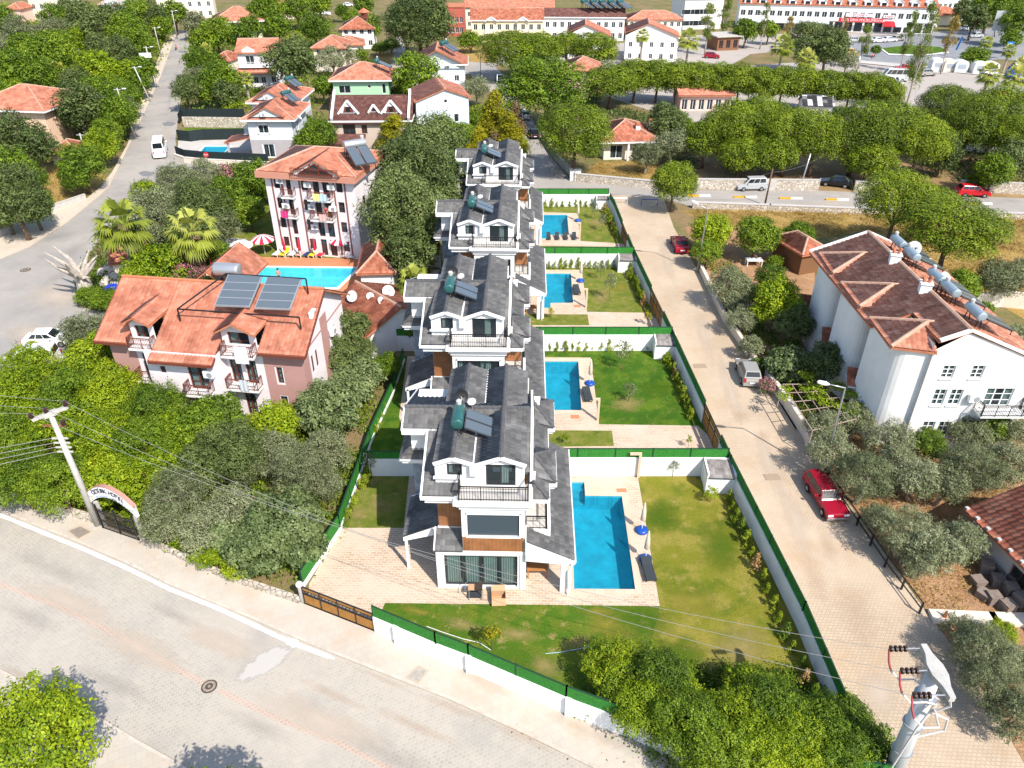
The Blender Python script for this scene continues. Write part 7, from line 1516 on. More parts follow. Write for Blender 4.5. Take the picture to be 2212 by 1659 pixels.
# ================================================================ vehicles
GLASS=mat('car_glass',(.012,.016,.02),.06,.7);TYRE=mat('tyre',(.018,.018,.018),.8,.2);RIM=mat('wheel_rim',(.42,.43,.45),.35,.5,.7);LAMPW=mat('headlamp',(.75,.78,.8),.1,.6);LAMPR=mat('tail_lamp',(.4,.02,.02),.2,.5);PLATE=mat('number_plate',(.75,.75,.73),.5,.3)
def paint(n,c):return mat('car_paint_'+n,c,.22,.5)
CARS={
 'sedan':(4.4,1.74,1.45,[(0,.25),(0,.58),(.12,.68),(1.25,.86),(3.75,.93),(4.32,.88),(4.4,.6),(4.38,.25)],(1.15,3.95,.88),(1.95,3.3,1.43),(.85,3.5)),
 'hatch':(3.95,1.7,1.48,[(0,.25),(0,.58),(.1,.68),(1.05,.9),(3.75,.97),(3.93,.7),(3.92,.25)],(.95,3.85,.92),(1.75,3.45,1.47),(.75,3.2)),
 'suv':(4.35,1.8,1.62,[(0,.3),(0,.7),(.12,.84),(1.15,1.0),(4.15,1.05),(4.33,.75),(4.32,.3)],(1.05,4.22,1.02),(1.75,3.85,1.6),(.85,3.45)),
 'wagon':(4.45,1.64,1.45,[(0,.3),(0,.62),(.06,.76),(1.3,.86),(4.3,.92),(4.45,.7),(4.43,.3)],(1.3,4.35,.88),(1.85,4.05,1.44),(.75,3.3)),
 'van':(4.2,1.72,1.85,[(0,.3),(0,.65),(.1,.8),(.95,1.05),(4.1,1.12),(4.2,.8),(4.18,.3)],(.85,4.16,1.08),(1.6,4.0,1.83),(.8,3.4)),
 'minibus':(6.3,2.0,2.7,[(0,.35),(0,.85),(.12,1.05),(.8,1.35),(6.2,1.45),(6.3,1.0),(6.28,.35)],(.72,6.26,1.4),(1.6,6.15,2.68),(1.0,4.9)),
}
def car(name,label,kind,rear,front,m,scale=None,group=None,cat='car',sign=None):
 """rear, front: photo positions of the ground under the two bumpers' middles"""
 Ln,Wd,Ht,out,belt,top,wx=CARS[kind];a,b=G(*rear),G(*front);d=(b-a);rz=math.atan2(d.y,d.x)+math.pi;c=(a+b)/2;d.normalize()
 loc=c+d*Ln/2;loc.z=.02;r=thing(name,label,cat,loc,rz,scale or 1.0,group)
 h=Wd/2;mb=MB();n=len(out)
 ins=lambda z:h-(.05 if z>.55 else .0)-(.06 if z<.35 else 0)
 for s_ in (-1,1):
  mb.v+=[(x,s_*ins(z),z)for x,z in out]
 mb.f.append(tuple(range(n)));mb.f.append(tuple(n+i for i in reversed(range(n))));mb.m+=[0,0]
 for i in range(n):j=(i+1)%n;mb.f.append((i,n+i,n+j,j)[::1]);mb.m.append(0)
 def cab(o=0):
  bw,tw=h-.09,h-.24
  B_=[(belt[0],-bw,belt[2]),(belt[1],-bw,belt[2]+.04),(belt[1],bw,belt[2]+.04),(belt[0],bw,belt[2])];T_=[(top[0],-tw,top[2]-.03),(top[1],-tw,top[2]),(top[1],tw,top[2]),(top[0],tw,top[2]-.03)];return [Vector(p)for p in B_],[Vector(p)for p in T_]
 B_,T_=cab();k=len(mb.v);mb.v+=[tuple(p)for p in B_+T_]
 for f in ((0,1,5,4),(1,2,6,5),(2,3,7,6),(3,0,4,7),(4,5,6,7)):mb.f.append(tuple(k+i for i in f));mb.m.append(0)
 body=mb.build('body',m,r,bevel=.06);bm=bmesh.new();bm.from_mesh(body.data);bmesh.ops.recalc_face_normals(bm,faces=bm.faces);bm.to_mesh(body.data);bm.free()
 def pane(nm,i,j,u0,u1,v0=.14,v1=.88):
  p=lambda u,v:(B_[i].lerp(B_[j],u)).lerp(T_[i].lerp(T_[j],u),v);q=[p(u0,v0),p(u1,v0),p(u1,v1),p(u0,v1)];nn=(q[1]-q[0]).cross(q[3]-q[0]).normalized();ctr=(B_[0]+B_[2])/2+Vector((0,0,.25))
  if nn.dot(q[0]-ctr)<0:nn=-nn
  MB().poly([x+nn*.014 for x in q]).build(nm,GLASS,r)
 pane('windscreen',0,3,.05,.95);pane('rear_window',1,2,.08,.92,.2,.85)
 cuts={'minibus':[(.06,.2),(.22,.42),(.44,.68),(.70,.95)],'van':[(.08,.34),(.37,.62),(.66,.93)]}.get(kind,[(.07,.36),(.39,.66),(.69,.92)])
 for i,j in ((0,1),(3,2)):
  for u0,u1 in cuts:pane('side_window',i,j,u0,u1)
 for x in wx:
  for s_ in (-1,1):
   w=MB();rr=.31 if Ht<2 else .36;w.lathe((x,s_*(h-.09),rr),[(rr*.7,-.1),(rr,-.09),(rr,.09),(rr*.7,.1)],16,0,'y');wo=w.build('wheel',TYRE,r);q=MB();q.lathe((x,s_*(h-.09)+s_*.08,rr),[(rr*.62,-.03),(rr*.55,.03)],12,0,'y');q.build('rim',RIM,wo)
 zf=out[1][1];zr_=out[-2][1]
 for s_ in (-1,1):
  q=MB();q.box(-.02,.1,s_*h*.68-.18,s_*h*.68+.18,zf-.06,zf+.08);q.build('headlight',LAMPW,r);q=MB();q.box(Ln-.14,Ln+.015,s_*h*.78-.1,s_*h*.78+.1,zr_-.08,zr_+.22);q.build('tail_light',LAMPR,r)
 q=MB();q.box(-.04,.1,-h*.9,h*.9,.26,.42);q.build('front_bumper',m if kind!='wagon' else RIM,r);q=MB();q.box(Ln-.1,Ln+.05,-h*.9,h*.9,.28,.44);q.build('rear_bumper',m if kind!='wagon' else RIM,r);q=MB();q.box(Ln+.02,Ln+.06,-.26,.26,.5,.62);q.build('number_plate',PLATE,r)
 for s_ in (-1,1):q=MB();q.box(belt[0]+.42,belt[0]+.56,s_*(h+.06)-.09,s_*(h+.06)+.09,belt[2]+.02,belt[2]+.16);q.build('wing_mirror',m,r)
 if sign:q=MB();q.box(top[0]+.5,top[0]+.75,-.3,.3,top[2],top[2]+.16);q.build('taxi_sign',sign,r)
 return r
RED1=paint('dark_red',(.30,.008,.025));SILV=paint('silver',(.42,.43,.44));WCAR=paint('white',(.80,.80,.80));BLK=paint('black',(.012,.012,.014));GREYC=paint('warm_grey',(.30,.29,.27));REDC=paint('red',(.50,.012,.02));YEL=paint('yellow',(.72,.42,.01));BLUEC=paint('navy',(.03,.05,.08))
wg=car('estate_car','dark red old estate car with one black wing by the olive grove','wagon',(1752,1040),(1806,1128),RED1)
q=MB();h_=.82;q.poly([(.15,-h_-.012,.34),(.15,-h_-.012,.74),(1.28,-h_-.012,.84),(1.28,-h_-.012,.34)]);q.build('black_wing',BLK,wg)
q=MB();q.poly([(.15,h_+.012,.34),(1.28,h_+.012,.34),(1.28,h_+.012,.84),(.15,h_+.012,.74)])
car('hatchback_car','warm grey hatchback parked beside the cream garden wall','hatch',(1622,836),(1606,792),GREYC)
car('sedan_car','dark red sedan parked under the lamp in the side street','sedan',(1474,552),(1460,519),RED1)
car('small_van','silver small van parked along the rubble stone wall','van',(1650,409),(1592,410),SILV)
car('sedan_car','black sedan parked in the gap of the rubble wall','sedan',(1826,404),(1782,399),BLK)
car('suv_car','bright red suv parked at the right edge of the cross road','suv',(2070,422),(2127,424),REDC)
car('minibus','white minibus driving up the left street','minibus',(346,348),(350,318),WCAR,cat='minibus')
car('minibus','silver grey minibus parked on the big parking lot','minibus',(1964,176),(1893,174),paint('pale_silver',(.55,.56,.57)),cat='minibus')
car('minivan','white minivan parked in front of the silver minibus','van',(1911,181),(1942,186),WCAR)
car('taxi','yellow taxi beside the car park edge','van',(1821,120),(1851,122),YEL,cat='taxi',sign=SGW)
for a,b,k,m_,lb in [((1834,91),(1856,91),'sedan',SILV,'silver car under the polyclinic sign'),((1887,92),(1905,91),'sedan',WCAR,'white car in front of the butcher'),((1910,91),(1929,90),'sedan',WCAR,'second white car right of the one before the butcher'),((1931,89),(1945,88),'sedan',GREYC,'dark grey car at the right end of the shop parking'),
     ((2075,65),(2098,65),'sedan',WCAR,'white car on the far road at the top right'),((2117,81),(2096,82),'sedan',SILV,'silver car driving on the far road'),((1527,125),(1548,126),'hatch',RED1,'small dark red car beside the kiosk steps'),((1963,152),(1940,152),'sedan',REDC,'red car behind the silver minibus'),
     ((1986,165),(2016,163),'suv',GREYC,'dark grey pickup like car beside the white tents'),((2182,210),(2154,206),'sedan',RED1,'maroon car at the right parking lot edge'),((2216,214),(2190,212),'sedan',paint('brown',(.14,.06,.03)),'brown car at the right edge of the photo'),((1830,96),(1815,99),'van',WCAR,'white van left of the shop parking'),
     ((1157,304),(1150,286),'sedan',BLK,'black car parked in the lane under the round pine'),((1138,262),(1132,248),'sedan',SILV,'silver car in the lane shadow beside the brown cypress'),((1080,182),(1078,168),'hatch',BLUEC,'dark blue car at the mouth of the back road'),((229,66),(264,64),'sedan',WCAR,'white car among trees at the upper left'),((690,32),(712,33),'suv',WCAR,'white car on the dirt lot at the top'),((648,22),(666,22),'van',SILV,'silver van on the dirt lot at the top'),
     ((2102,330),(2158,338),'minibus',WCAR,'white minibus half hidden under the right pines'),((1977,60),(2020,60),'minibus',WCAR,'white delivery van at the right end of the shop row'),((1760,104),(1778,104),'sedan',WCAR,'white car behind the dark car park tree'),((745,14),(760,14),'sedan',WCAR,'white car at the top beside the turret house')]:
 car({'minibus':'white_van','van':'small_van','suv':'suv_car'}.get(k,'parked_car'),lb,k,a,b,m_)
car('sedan_car','white sedan parked in the left street beside the green pot','sedan',(74,744),(146,741),WCAR)
car('covered_van','white covered van at the left edge below the white sedan','van',(118,790),(10,800),WCAR,1.15,cat='van')
# ================================================================ poles, lamps, wires
def pole(name,label,base,top,r0,r1,m=CONC,n=12,square=False,cat='pole'):
 b=G(*base);t=onY(top[0],top[1],b.y);r=thing(name,label,cat,b);mb=MB();e=Vector((t.x-b.x,0,t.z));mb.tube([(0,0,0),tuple(e)],[r0,r1],4 if square else n);mb.build('shaft',m,r,smooth=not square);return r,e,b
INS=mat('brown_insulator',(.05,.022,.018),.25,.5);WIREM=mat('wire_metal',(.34,.33,.31),.45,.4,.3)
def insulator(r,p,ax='z',s=1.0):
 k=MB();prof=[]
 for i in range(3):prof+=[(.05*s,i*.1*s),(.13*s,(i*.1+.03)*s),(.13*s,(i*.1+.06)*s),(.05*s,(i*.1+.09)*s)]
 k.lathe(tuple(p),prof,10,0,ax);return k.build('insulator',INS,r,smooth=False)
PL,eL,bL=pole('power_pole','concrete power pole with slanted crossarm beside the arched hotel sign',(213,1136),(108,893),.24,.15)
x=MB();a0,a1=eL+Vector((-.55,-.35,-.35)),eL+Vector((.75,.45,.55));ctr=eL+Vector((0,0,-.1));A0,A1=Vector((-1.05,-.25,-.30)),Vector((1.05,.25,.30));x.beam(eL+A0*1.0,eL+A1*1.0,.22,.2);x.beam(eL+A0*.35+Vector((0,0,-.02)),eL+A1*.35+Vector((0,0,-.02)),.3,.34);x.build('crossarm',CONC,PL)
for f in (-1.0,-.15,.95):insulator(PL,eL+A1*f+Vector((0,0,.12)),'z',1.2)
x=MB();x.beam(eL+Vector((-.9,.1,-1.0)),eL+Vector((.6,.1,-1.0)),.1,.1);x.build('lower_arm',mat('rust',(.25,.10,.05),.8),PL);insulator(PL,eL+Vector((.5,.1,-.95)),'z',1.2)
for k in range(4):x=MB();x.beam(eL+Vector((-.5,0,-1.9-.35*k)),eL+Vector((.5,0,-1.9-.35*k)),.08,.1);x.build('bracket',CONC,PL)
PR,eR,bR=pole('power_pole','thick grey steel power pole with insulators at the bottom right corner',(1915,1700),(2020,1450),.44,.30,mat('pole_grey',(.50,.52,.54),.5,.3,var=.06,scale=1))
x=MB();cx_=eR+Vector((0,-.1,.12));pr_=[(-.12,1.3),(.12,1.3),(.16,.8),(.34,.25),(.34,-.25),(.16,-.8),(.12,-1.3),(-.12,-1.3),(-.16,-.8),(-.34,-.25),(-.34,.25),(-.16,.8)]
x.prism([(cx_.x+px,cx_.y+py)for px,py in pr_],cx_.z-.16,cx_.z+.12);xo=x.build('crossarm',CONC,PR)
hang=[]
for k,y in enumerate((1.15,.05,-1.1)):
 p0=cx_+Vector((-.2,y,0));s_=MB();s_.tube([p0,p0+Vector((-.3,0,0))],.03,6);s_.tube([p0+Vector((-.3,0,0)),p0+Vector((-1.3,0,-.05))],.035,6);s_.build('strain_link',STEEL,PR)
 for j in range(4):
  i_=MB();i_.lathe(tuple(p0+Vector((-.62-.2*j,0,-.02))),[(.05,-.07),(.14,-.04),(.14,.04),(.05,.07)],12,0,'x');i_.build('insulator',INS,PR)
 hang.append(bR+p0+Vector((-1.35,0,-.05)))
CAB=mat('pale_cable',(.62,.58,.56),.5,.3);CABR=mat('red_cable_sleeve',(.36,.07,.08),.5,.3)
for k,y in enumerate((1.15,.05,-1.1)):
 p0=cx_+Vector((-1.5,y,-.05));s_=MB();s_.tube([p0,p0+Vector((.02,-.25,-.5)),p0+Vector((.15,-.4,-.9))],.05,6);s_.build('cable_sleeve',CABR,PR)
 s_=MB();s_.tube([p0+Vector((.15,-.4,-.9)),p0+Vector((.6,-.5,-1.4)),p0+Vector((1.2,-.55,-1.3)),cx_+Vector((.2,-.5,-1.2-.3*k)),cx_+Vector((-.1,-.45,-3.2)),cx_+Vector((-.35,-.42,-6.5))],.045,6);s_.build('cable',CAB,PR)
s_=MB();s_.tube([cx_+Vector((.2,-.9,-.3)),cx_+Vector((.55,-.8,-1.2)),cx_+Vector((.1,-.6,-1.9)),cx_+Vector((.9,-.6,-2.4)),cx_+Vector((1.0,-.6,-3.2)),cx_+Vector((.1,-.5,-3.8))],.05,7);s_.build('cable',CAB,PR)
for z in (-1.6,-3.6,-5.6):s_=MB();c_=eR*((eR.z+z)/eR.z);s_.lathe((c_.x,c_.y,c_.z),[(.45,-.04),(.45,.04)],14);s_.build('clamp_band',STEEL,PR)
def wire(label,a,b,sag,r=.011):
 o=thing('power_line',label,'cable',a);m=MB();n=24;m.tube([a.lerp(b,i/n)-a+Vector((0,0,-sag*4*(i/n)*(1-i/n)))for i in range(n+1)],r,5);m.build('strand',WIREM,o)
for k,f in enumerate((-1.0,-.15,.95)):wire(f'long sagging power line, {ORD[k]} from the left insulator, strung between both big power poles',bL+eL+A1*f+Vector((0,0,.45)),hang[k],2.2)
for k in range(3):
 a=bL+eL+A1*(-1.0,-.15,.95)[k]+Vector((0,0,.45));wire(f'upper power line, {ORD[k]} of three leaving the left pole to the left',a,a+Vector((-40,6+2*k,.5)),1.0)
for k in range(4):a=bL+eL+Vector((-.5,0,-1.9-.35*k));wire(f'lower white cable, {ORD[k]} from the top leaving the left pole',a,a+Vector((-40,-9-k,-.3)),.8,.018)
for i,(b,t,lb)in enumerate([((293,300),(252,190),'beside the walking man'),((325,220),(289,143),'third from the top of the upper street'),((333,182),(315,100),'beside the dark clothed sign post'),((349,124),(333,58),'second from the top of the upper street'),((383,84),(371,22),'at the top bend of the upper street'),((424,124),(415,84),'right of the upper street'),((185,333),(172,288),'between the stone hut and the street')]):
 p,e,b_=pole('street_pole','concrete lamp pole '+lb,b,t,.16,.10)
 m=MB();m.beam(e+Vector((-.6,0,-.25)),e+Vector((.6,0,-.25)),.1,.1);m.build('crossarm',CONC,p);m=MB();m.tube([e+Vector((0,0,-.5)),e+Vector((1.0,0,-.1))],.04,6);mo=m.build('lamp_arm',STEEL,p);m=MB();m.box(e.x+.9,e.x+1.5,e.y-.14,e.y+.14,e.z-.16,e.z-.02);m.build('lamp_head',TRIM,mo)
def street_lamp(label,base,elbow,tip,m=STEEL):
 b=G(*base);e=onY(elbow[0],elbow[1],b.y)-b;e.y=0;t=onY(tip[0],tip[1],b.y)-b;t.y=0;r=thing('street_lamp',label,'street lamp',b);k=MB();k.tube([(0,0,0),tuple(e*.97),tuple(e),tuple(t)],[.09,.055,.05,.04],8);k.build('pole',m,r,smooth=True);d=(t-e).normalized();k=MB();k.tube([t-d*.05,t+d*.25,t+d*.75,t+d*.85],[.06,.17,.14,.04],8);k.build('lamp_head',TRIM,r,smooth=True)
street_lamp('curved steel street lamp over the vine pergola',(1776,1026),(1826,838),(1790,830));street_lamp('steel street lamp above the red sedan',(1506,588),(1529,452),(1508,441));street_lamp('tall lamp post in front of the pool hotel roof',(661,340),(656,262),(652,258));street_lamp('concrete lamp at the back road junction',(1038,163),(1038,106),(1044,108),CONC)
for b,t,lb,sq in [((1652,443),(1669,366),'leaning dark wooden pole at the cross road wall',0),((1727,410),(1751,332),'slim steel pole leaning in front of the pines',0),((1574,590),(1583,562),'short wooden stump pole in the garden beside the olive',0),((1073,205),(1074,160),'concrete pole at the head of the lane',0),((1850,155),(1859,120),'pale slender post at the car park edge',0),((1925,45),(1936,0),'dark slender mast in front of the shop row',0),((1620,60),(1624,0),'thin dark mast left of the shop row',0),((2148,80),(2152,28),'wooden power pole on the far right road',0)]:
 pole('utility_pole',lb,b,t,.13,.09,BARK if 'wood' in lb or 'dark' in lb else STEEL)
wire('cable crossing in front of the front pine row',onY(1669,372,G(1652,443).y),onY(1751,336,G(1652,443).y+9)+Vector((2,0,0)),.5);wire('cable from the wooden pole to the round pine',onY(1669,372,G(1652,443).y),onY(1440,400,G(1652,443).y+4),.8)
# ================================================================ hotel entrance: arched sign and gate
a,b=G(226,1140),G(306,1168);d=(b-a);ln=d.length;rz=math.atan2(d.y,d.x)
ar=thing('hotel_sign','white arched entrance sign with dark hotel lettering over the gate','sign',a+Vector((0,0,0)),rz);m=MB();n=14;H0,RISE=2.15,1.0
def arc(t,off):x=-.35+(ln+.7)*t;return x,H0+RISE*(1-(2*t-1)**2)+off
for i in range(n):
 (x0,z0),(x1,z1)=arc(i/n,0),arc((i+1)/n,0);hh=.92
 m.poly([(x0,0,z0),(x1,0,z1),(x1,0,z1+hh),(x0,0,z0+hh)]);m.poly([(x1,.22,z1),(x0,.22,z0),(x0,.22,z0+hh),(x1,.22,z1+hh)]);m.poly([(x0,.22,z0),(x1,.22,z1),(x1,0,z1),(x0,0,z0)])
m.build('board',SGW,ar);m=MB()
for i in range(n):(x0,z0),(x1,z1)=arc(i/n,.92),arc((i+1)/n,.92);m.poly([(x0,-.02,z0),(x1,-.02,z1),(x1,.26,z1),(x0,.26,z0)]);m.poly([(x0,-.02,z0-.05),(x1,-.02,z1-.05),(x1,-.02,z1),(x0,-.02,z0)])
m.build('cap',mat('sign_cap',(.42,.22,.17),.7),ar);NAVY=mat('navy_lettering',(.02,.025,.06),.6)
def arc_text(s,t0,t1,off,size,m_):
 for i,ch in enumerate(s):
  if ch==' ':continue
  t=t0+(t1-t0)*(i+.5)/len(s);x,z=arc(t,off);sl=math.atan2(RISE*-4*(2*t-1),ln+.7);text(ch,size,m_,ar,(x,-.035,z),(R(90),-sl,0),'letter')
arc_text('ÖZTÜRK HOTEL',.13,.83,.54,.46,NAVY);arc_text('www.ozturkhotel.com',.18,.6,.14,.15,mat('sign_blue',(.25,.4,.6),.6));arc_text('0252 616 6127',.58,.9,.12,.15,NAVY)
for t in (.055,.95):
 x,z=arc(t,.4);k=MB()
 for j in range(6):an=j*math.pi/3;k.tube([(x+math.cos(an)*.06,-.03,z+math.sin(an)*.06),(x+math.cos(an+.5)*.2,-.03,z+math.sin(an+.5)*.2)],[.03,.01],5)
 k.build('flower_emblem',mat('emblem_grey',(.45,.45,.42),.6),ar)
k=MB()
for x in (-.1,ln+.1):k.box(x-.12,x+.12,.02,.24,0,2.2)
k.build('sign_post',CONC,ar)
gt=thing('iron_gate','black iron gate with vertical bars under the arched hotel sign','gate',a,rz);k=MB()
for z in (.15,.9,1.75):k.beam((.05,-.12,z),(ln-.05,-.12,z),.05,.06)
for i in range(27):x=.05+(ln-.1)*i/26;k.beam((x,-.12,.1),(x,-.12,1.95 if i%13 else 2.2),.03 if i%13 else .09,.03 if i%13 else .09)
k.build('bars',BLACK,gt)
low_wall('hedge_wall','overgrown old stone wall left of the iron gate',[(-200,1010),(0,1061),(150,1113),(205,1130)],.7,.3,STONE)
low_wall('hedge_wall','overgrown old stone wall between iron gate and fig tree',[(312,1170),(480,1247),(645,1302)],.5,.3,STONE)
# ================================================================ covers in the road
IRON=mat('cast_iron',(.10,.085,.075),.6,.4,.4,var=.3,scale=9)
def disc_cover(label,u,v,rad,m1=IRON):r=thing('manhole_cover',label,'manhole cover',G(u,v,.02));k=MB();k.lathe((0,0,0),[(rad,0),(rad,.025),(rad*.9,.03)],24);k.build('frame_ring',IRON,r);k=MB();k.lathe((0,0,.012),[(rad*.82,.015),(rad*.8,.022),(rad*.5,.022),(rad*.48,.016),(rad*.2,.016),(rad*.18,.024),(.01,.024)],24);k.build('lid',mat('lid_tan',(.30,.23,.17),.7,.3,var=.4,scale=14),r)
sheet('manhole_apron',[G(452+dx,1483+dy)for dx,dy in ((-22,2),(-2,17),(25,-3),(4,-18))],mat('apron_cement',(.50,.42,.34),.9,.1,var=.12,scale=3),.019);disc_cover('round cast iron manhole cover in the middle of the main street',452,1483,.42);disc_cover('round manhole cover in the left street',55,583,.55)
def sq_cover(label,pts,m_=None):pts=gp(pts);c=sum(pts,Vector())/4;r=thing('utility_cover',label,'drain cover',c);k=MB();k.slab([(p.x-c.x,p.y-c.y,.15)for p in pts],.04);k.build('rim',mat('cover_rim',(.45,.37,.28),.9),r);k=MB();k.slab([((p.x-c.x)*.8,(p.y-c.y)*.8,.158)for p in pts],.03);k.build('lid',m_ or mat('cover_lid',(.24,.20,.165),.8,.2,var=.25,scale=6),r)
sq_cover('square utility cover on the pavement below the power pole',[(145,1150),(175,1138),(203,1152),(170,1170)]);sq_cover('pale square utility cover on the pavement by the front wall',[(878,1467),(905,1440),(928,1452),(905,1480)],mat('cover_pale',(.36,.32,.28),.8,.2,var=.2,scale=5))
def flat_grate(label,u,v,w,d_,m_=None):c=G(u,v,.04);r=thing('drain_grate',label,'drain cover',c,R(3));k=MB();k.box(-w/2,w/2,-d_/2,d_/2,-.03,0);k.build('frame',m_ or mat('cover_lid',(.24,.20,.165),.8),r)
for u,v,lb in [(1343,1060,'orange drain cover beside the nearest pool steps'),(1242,900,'orange drain cover below the second pool'),(1247,661,'orange drain cover below the third pool')]:flat_grate(lb,u,v,.7,.5,mat('orange_cover',(.48,.20,.10),.7))
for u,v,lb in [(1668,1030,'flat grey drain cover in the side street opposite the shed'),(1512,790,'flat grey drain cover in the side street near the hatchback'),(1365,552,'flat grey drain cover in the side street near the third gate')]:flat_grate(lb,u,v,1.1,.7,mat('cover_dust',(.33,.25,.18),.9))
# ================================================================ garden and pool furniture
DKG=mat('charcoal_fabric',(.04,.048,.055),.8,.2);NAVYP=mat('blue_plastic',(.01,.07,.36),.35,.5);CANV=mat('beige_canvas',(.60,.52,.42),.9,.1,var=.12,scale=4);TEAK=mat('teak',(.40,.17,.06),.6,.3)
def closed_umbrella(label,u,v,h=2.5):
 r=thing('closed_parasol',label,'parasol',G(u,v,.03));k=MB();k.tube([(0,0,0),(0,0,h)],.025,6);k.build('pole',TRIM,r);k=MB();k.lathe((0,0,0),[(.1,1.0),(.19,1.1),(.15,1.8),(.05,h),(.01,h+.08)],10);k.build('canopy',CANV,r,smooth=True);k=MB();k.lathe((0,0,0),[(.38,0),(.42,.05),(.42,.2),(.3,.27),(.06,.3)],14);k.build('base',NAVYP,r,smooth=True)
for u,v,lb in [(1386,1148,'closed beige parasol, farther of two beside the nearest pool'),(1394,1210,'closed beige parasol, nearer of two beside the nearest pool'),(1274,830,'closed beige parasol beside the second pool'),(1254,608,'closed beige parasol with blue base beside the third pool'),(1248,478,'closed beige parasol beside the farthest pool')]:closed_umbrella(lb,u,v)
def lounger(name,label,p,rz,m_cush,m_fr,back=.55,sc=1.0,group=None):
 r=thing(name,label,'sun lounger',p,rz,sc,group);k=MB();k.beam((-.3,0,.3),(-.3,1.9,.3),.05,.06);k.beam((.3,0,.3),(.3,1.9,.3),.05,.06);k.beam((-.3,.1,.3),(.3,.1,.3),.05,.05);k.beam((-.3,1.8,.3),(.3,1.8,.3),.05,.05);k.build('frame',m_fr,r)
 for x in (-.28,.28):
  for y in (.2,1.6):k=MB();k.beam((x,y,0),(x,y,.3),.05,.05);k.build('leg',m_fr,r)
 k=MB();k.box(-.32,.32,.0,1.25,.32,.40);k.build('seat',m_cush,r);k=MB();k.slab([(-.32,1.25,.40),(.32,1.25,.40),(.32,1.25+.65*math.cos(back),.40+.65*math.sin(back)),(-.32,1.25+.65*math.cos(back),.40+.65*math.sin(back))],.07);k.build('backrest',m_cush,r)
lounger('sun_lounger','charcoal sun lounger stack beside the nearest pool',G(1407,1262,.03),R(4),DKG,BLACK,.2);lounger('sun_lounger','charcoal sun lounger beside the second pool',G(1272,872,.03),R(4),DKG,BLACK,.2);lounger('sun_lounger','charcoal sun lounger beside the third pool',G(1248,640,.03),R(4),DKG,BLACK,.2)
for i in range(4):lounger('pool_chair',f'black pool chair, {ordinal(i, 4)} from the left by the farthest pool',G(1186+18.5*i,520,.03),R(2),DKG,BLACK,.8,.75,'black pool chairs by the farthest pool')
def portal(label,u,v,w,h,dy):
 r=thing('shower_frame',label,'shower',G(u,v,.03));k=MB();k.box(-.09,.09,-.09,.09,0,h);k.build('post',mat('pale_timber',(.64,.47,.33),.7),r);k=MB();k.box(-w,.09,-.08,.08,h,h+.16);k.build('arm',mat('pale_timber',(.64,.47,.33),.7),r)
portal('pale timber shower post with short arm behind the nearest pool',1378,1031,.75,2.1,0);portal('pale timber shower frame beside the second pool',1291,908,.45,2.0,0);portal('pale timber shower frame beside the third pool',1266,664,.45,2.0,0);portal('pale timber shower frame beside the farthest pool',1252,516,.4,2.0,0)
bb=thing('barbecue_grill','steel barbecue trolley in front of the nearest villa doors','barbecue',G(1028,1290,.03));k=MB()
for x in (-.38,.38):
 for y in (-.25,.25):k.beam((x,y,0),(x,y,.85),.04,.04)
k.build('frame',STEEL,bb);k=MB();k.box(-.4,.4,-.28,.28,.28,.32);k.build('lower_shelf',DKG,bb);k=MB();k.box(-.02,.42,-.26,.26,.85,1.0);k.build('fire_box',mat('sooty',(.05,.035,.03),.9),bb);k=MB();k.box(-.44,-.04,-.24,.24,.86,.9);k.build('side_tray',mat('cardboard',(.50,.30,.17),.9),bb);k=MB();k.tube([(-.5,-.3,.95),(-.62,-.3,.9),(-.62,.3,.9),(-.5,.3,.95)],.02,6);k.build('handle',STEEL,bb)
cbx=thing('cardboard_box','open brown cardboard box on the patio beside the barbecue','box',G(1077,1297,.03),R(3));k=MB();k.facade((-.42,-.3,0),(1,0,0),.84,.5);k.facade((.42,-.3,0),(0,1,0),.6,.5);k.facade((.42,.3,0),(-1,0,0),.84,.5);k.facade((-.42,.3,0),(0,-1,0),.6,.5);k.box(-.42,.42,-.3,.3,.0,.06);CARD=mat('cardboard',(.50,.30,.17),.9);k.build('carton',CARD,cbx);k=MB();k.slab([(-.42,.3,.5),(.42,.3,.5),(.42,.55,.75),(-.42,.55,.75)],.015);k.slab([(-.42,-.3,.5),(-.42,-.58,.2),(.42,-.58,.2),(.42,-.3,.5)],.015);k.build('flap',CARD,cbx)
def table(label,u,v,w,d_,h,m_,rz=0):
 r=thing('garden_table',label,'table',G(u,v,.03),rz);k=MB();k.box(-w/2,w/2,-d_/2,d_/2,h-.06,h);k.build('tabletop',m_,r)
 for x in (-1,1):
  for y in (-1,1):k=MB();k.box(x*(w/2-.08)-.04,x*(w/2-.08)+.04,y*(d_/2-.08)-.04,y*(d_/2-.08)+.04,0,h-.06);k.build('leg',m_,r)
table('wooden table under the nearest villa terrace roof',1160,1240,1.3,.8,.74,TEAK);table('wooden table under the third villa terrace roof',1148,676,1.2,.8,.74,TEAK);table('white cloth covered table in the fruit garden left of the white terrace',1627,573,1.8,1.0,.75,TRIM)
gr=thing('gas_barbecue','black gas barbecue at the left porch of the second villa','barbecue',G(893,866,.03));k=MB();k.box(-.5,.5,-.28,.28,.1,.75);k.build('cabinet',DKG,gr);k=MB();k.box(-.52,.52,-.3,.3,.75,1.05);k.build('lid',mat('slate_lid',(.10,.13,.15),.4,.4),gr);rb=thing('red_bucket','small red bucket on the paving beside the black gas barbecue','bucket',G(884,893,.03));k=MB();k.lathe((0,0,0),[(.16,0),(.22,.3),(.18,.3),(.15,.06)],12);k.build('pail',REDC,rb)
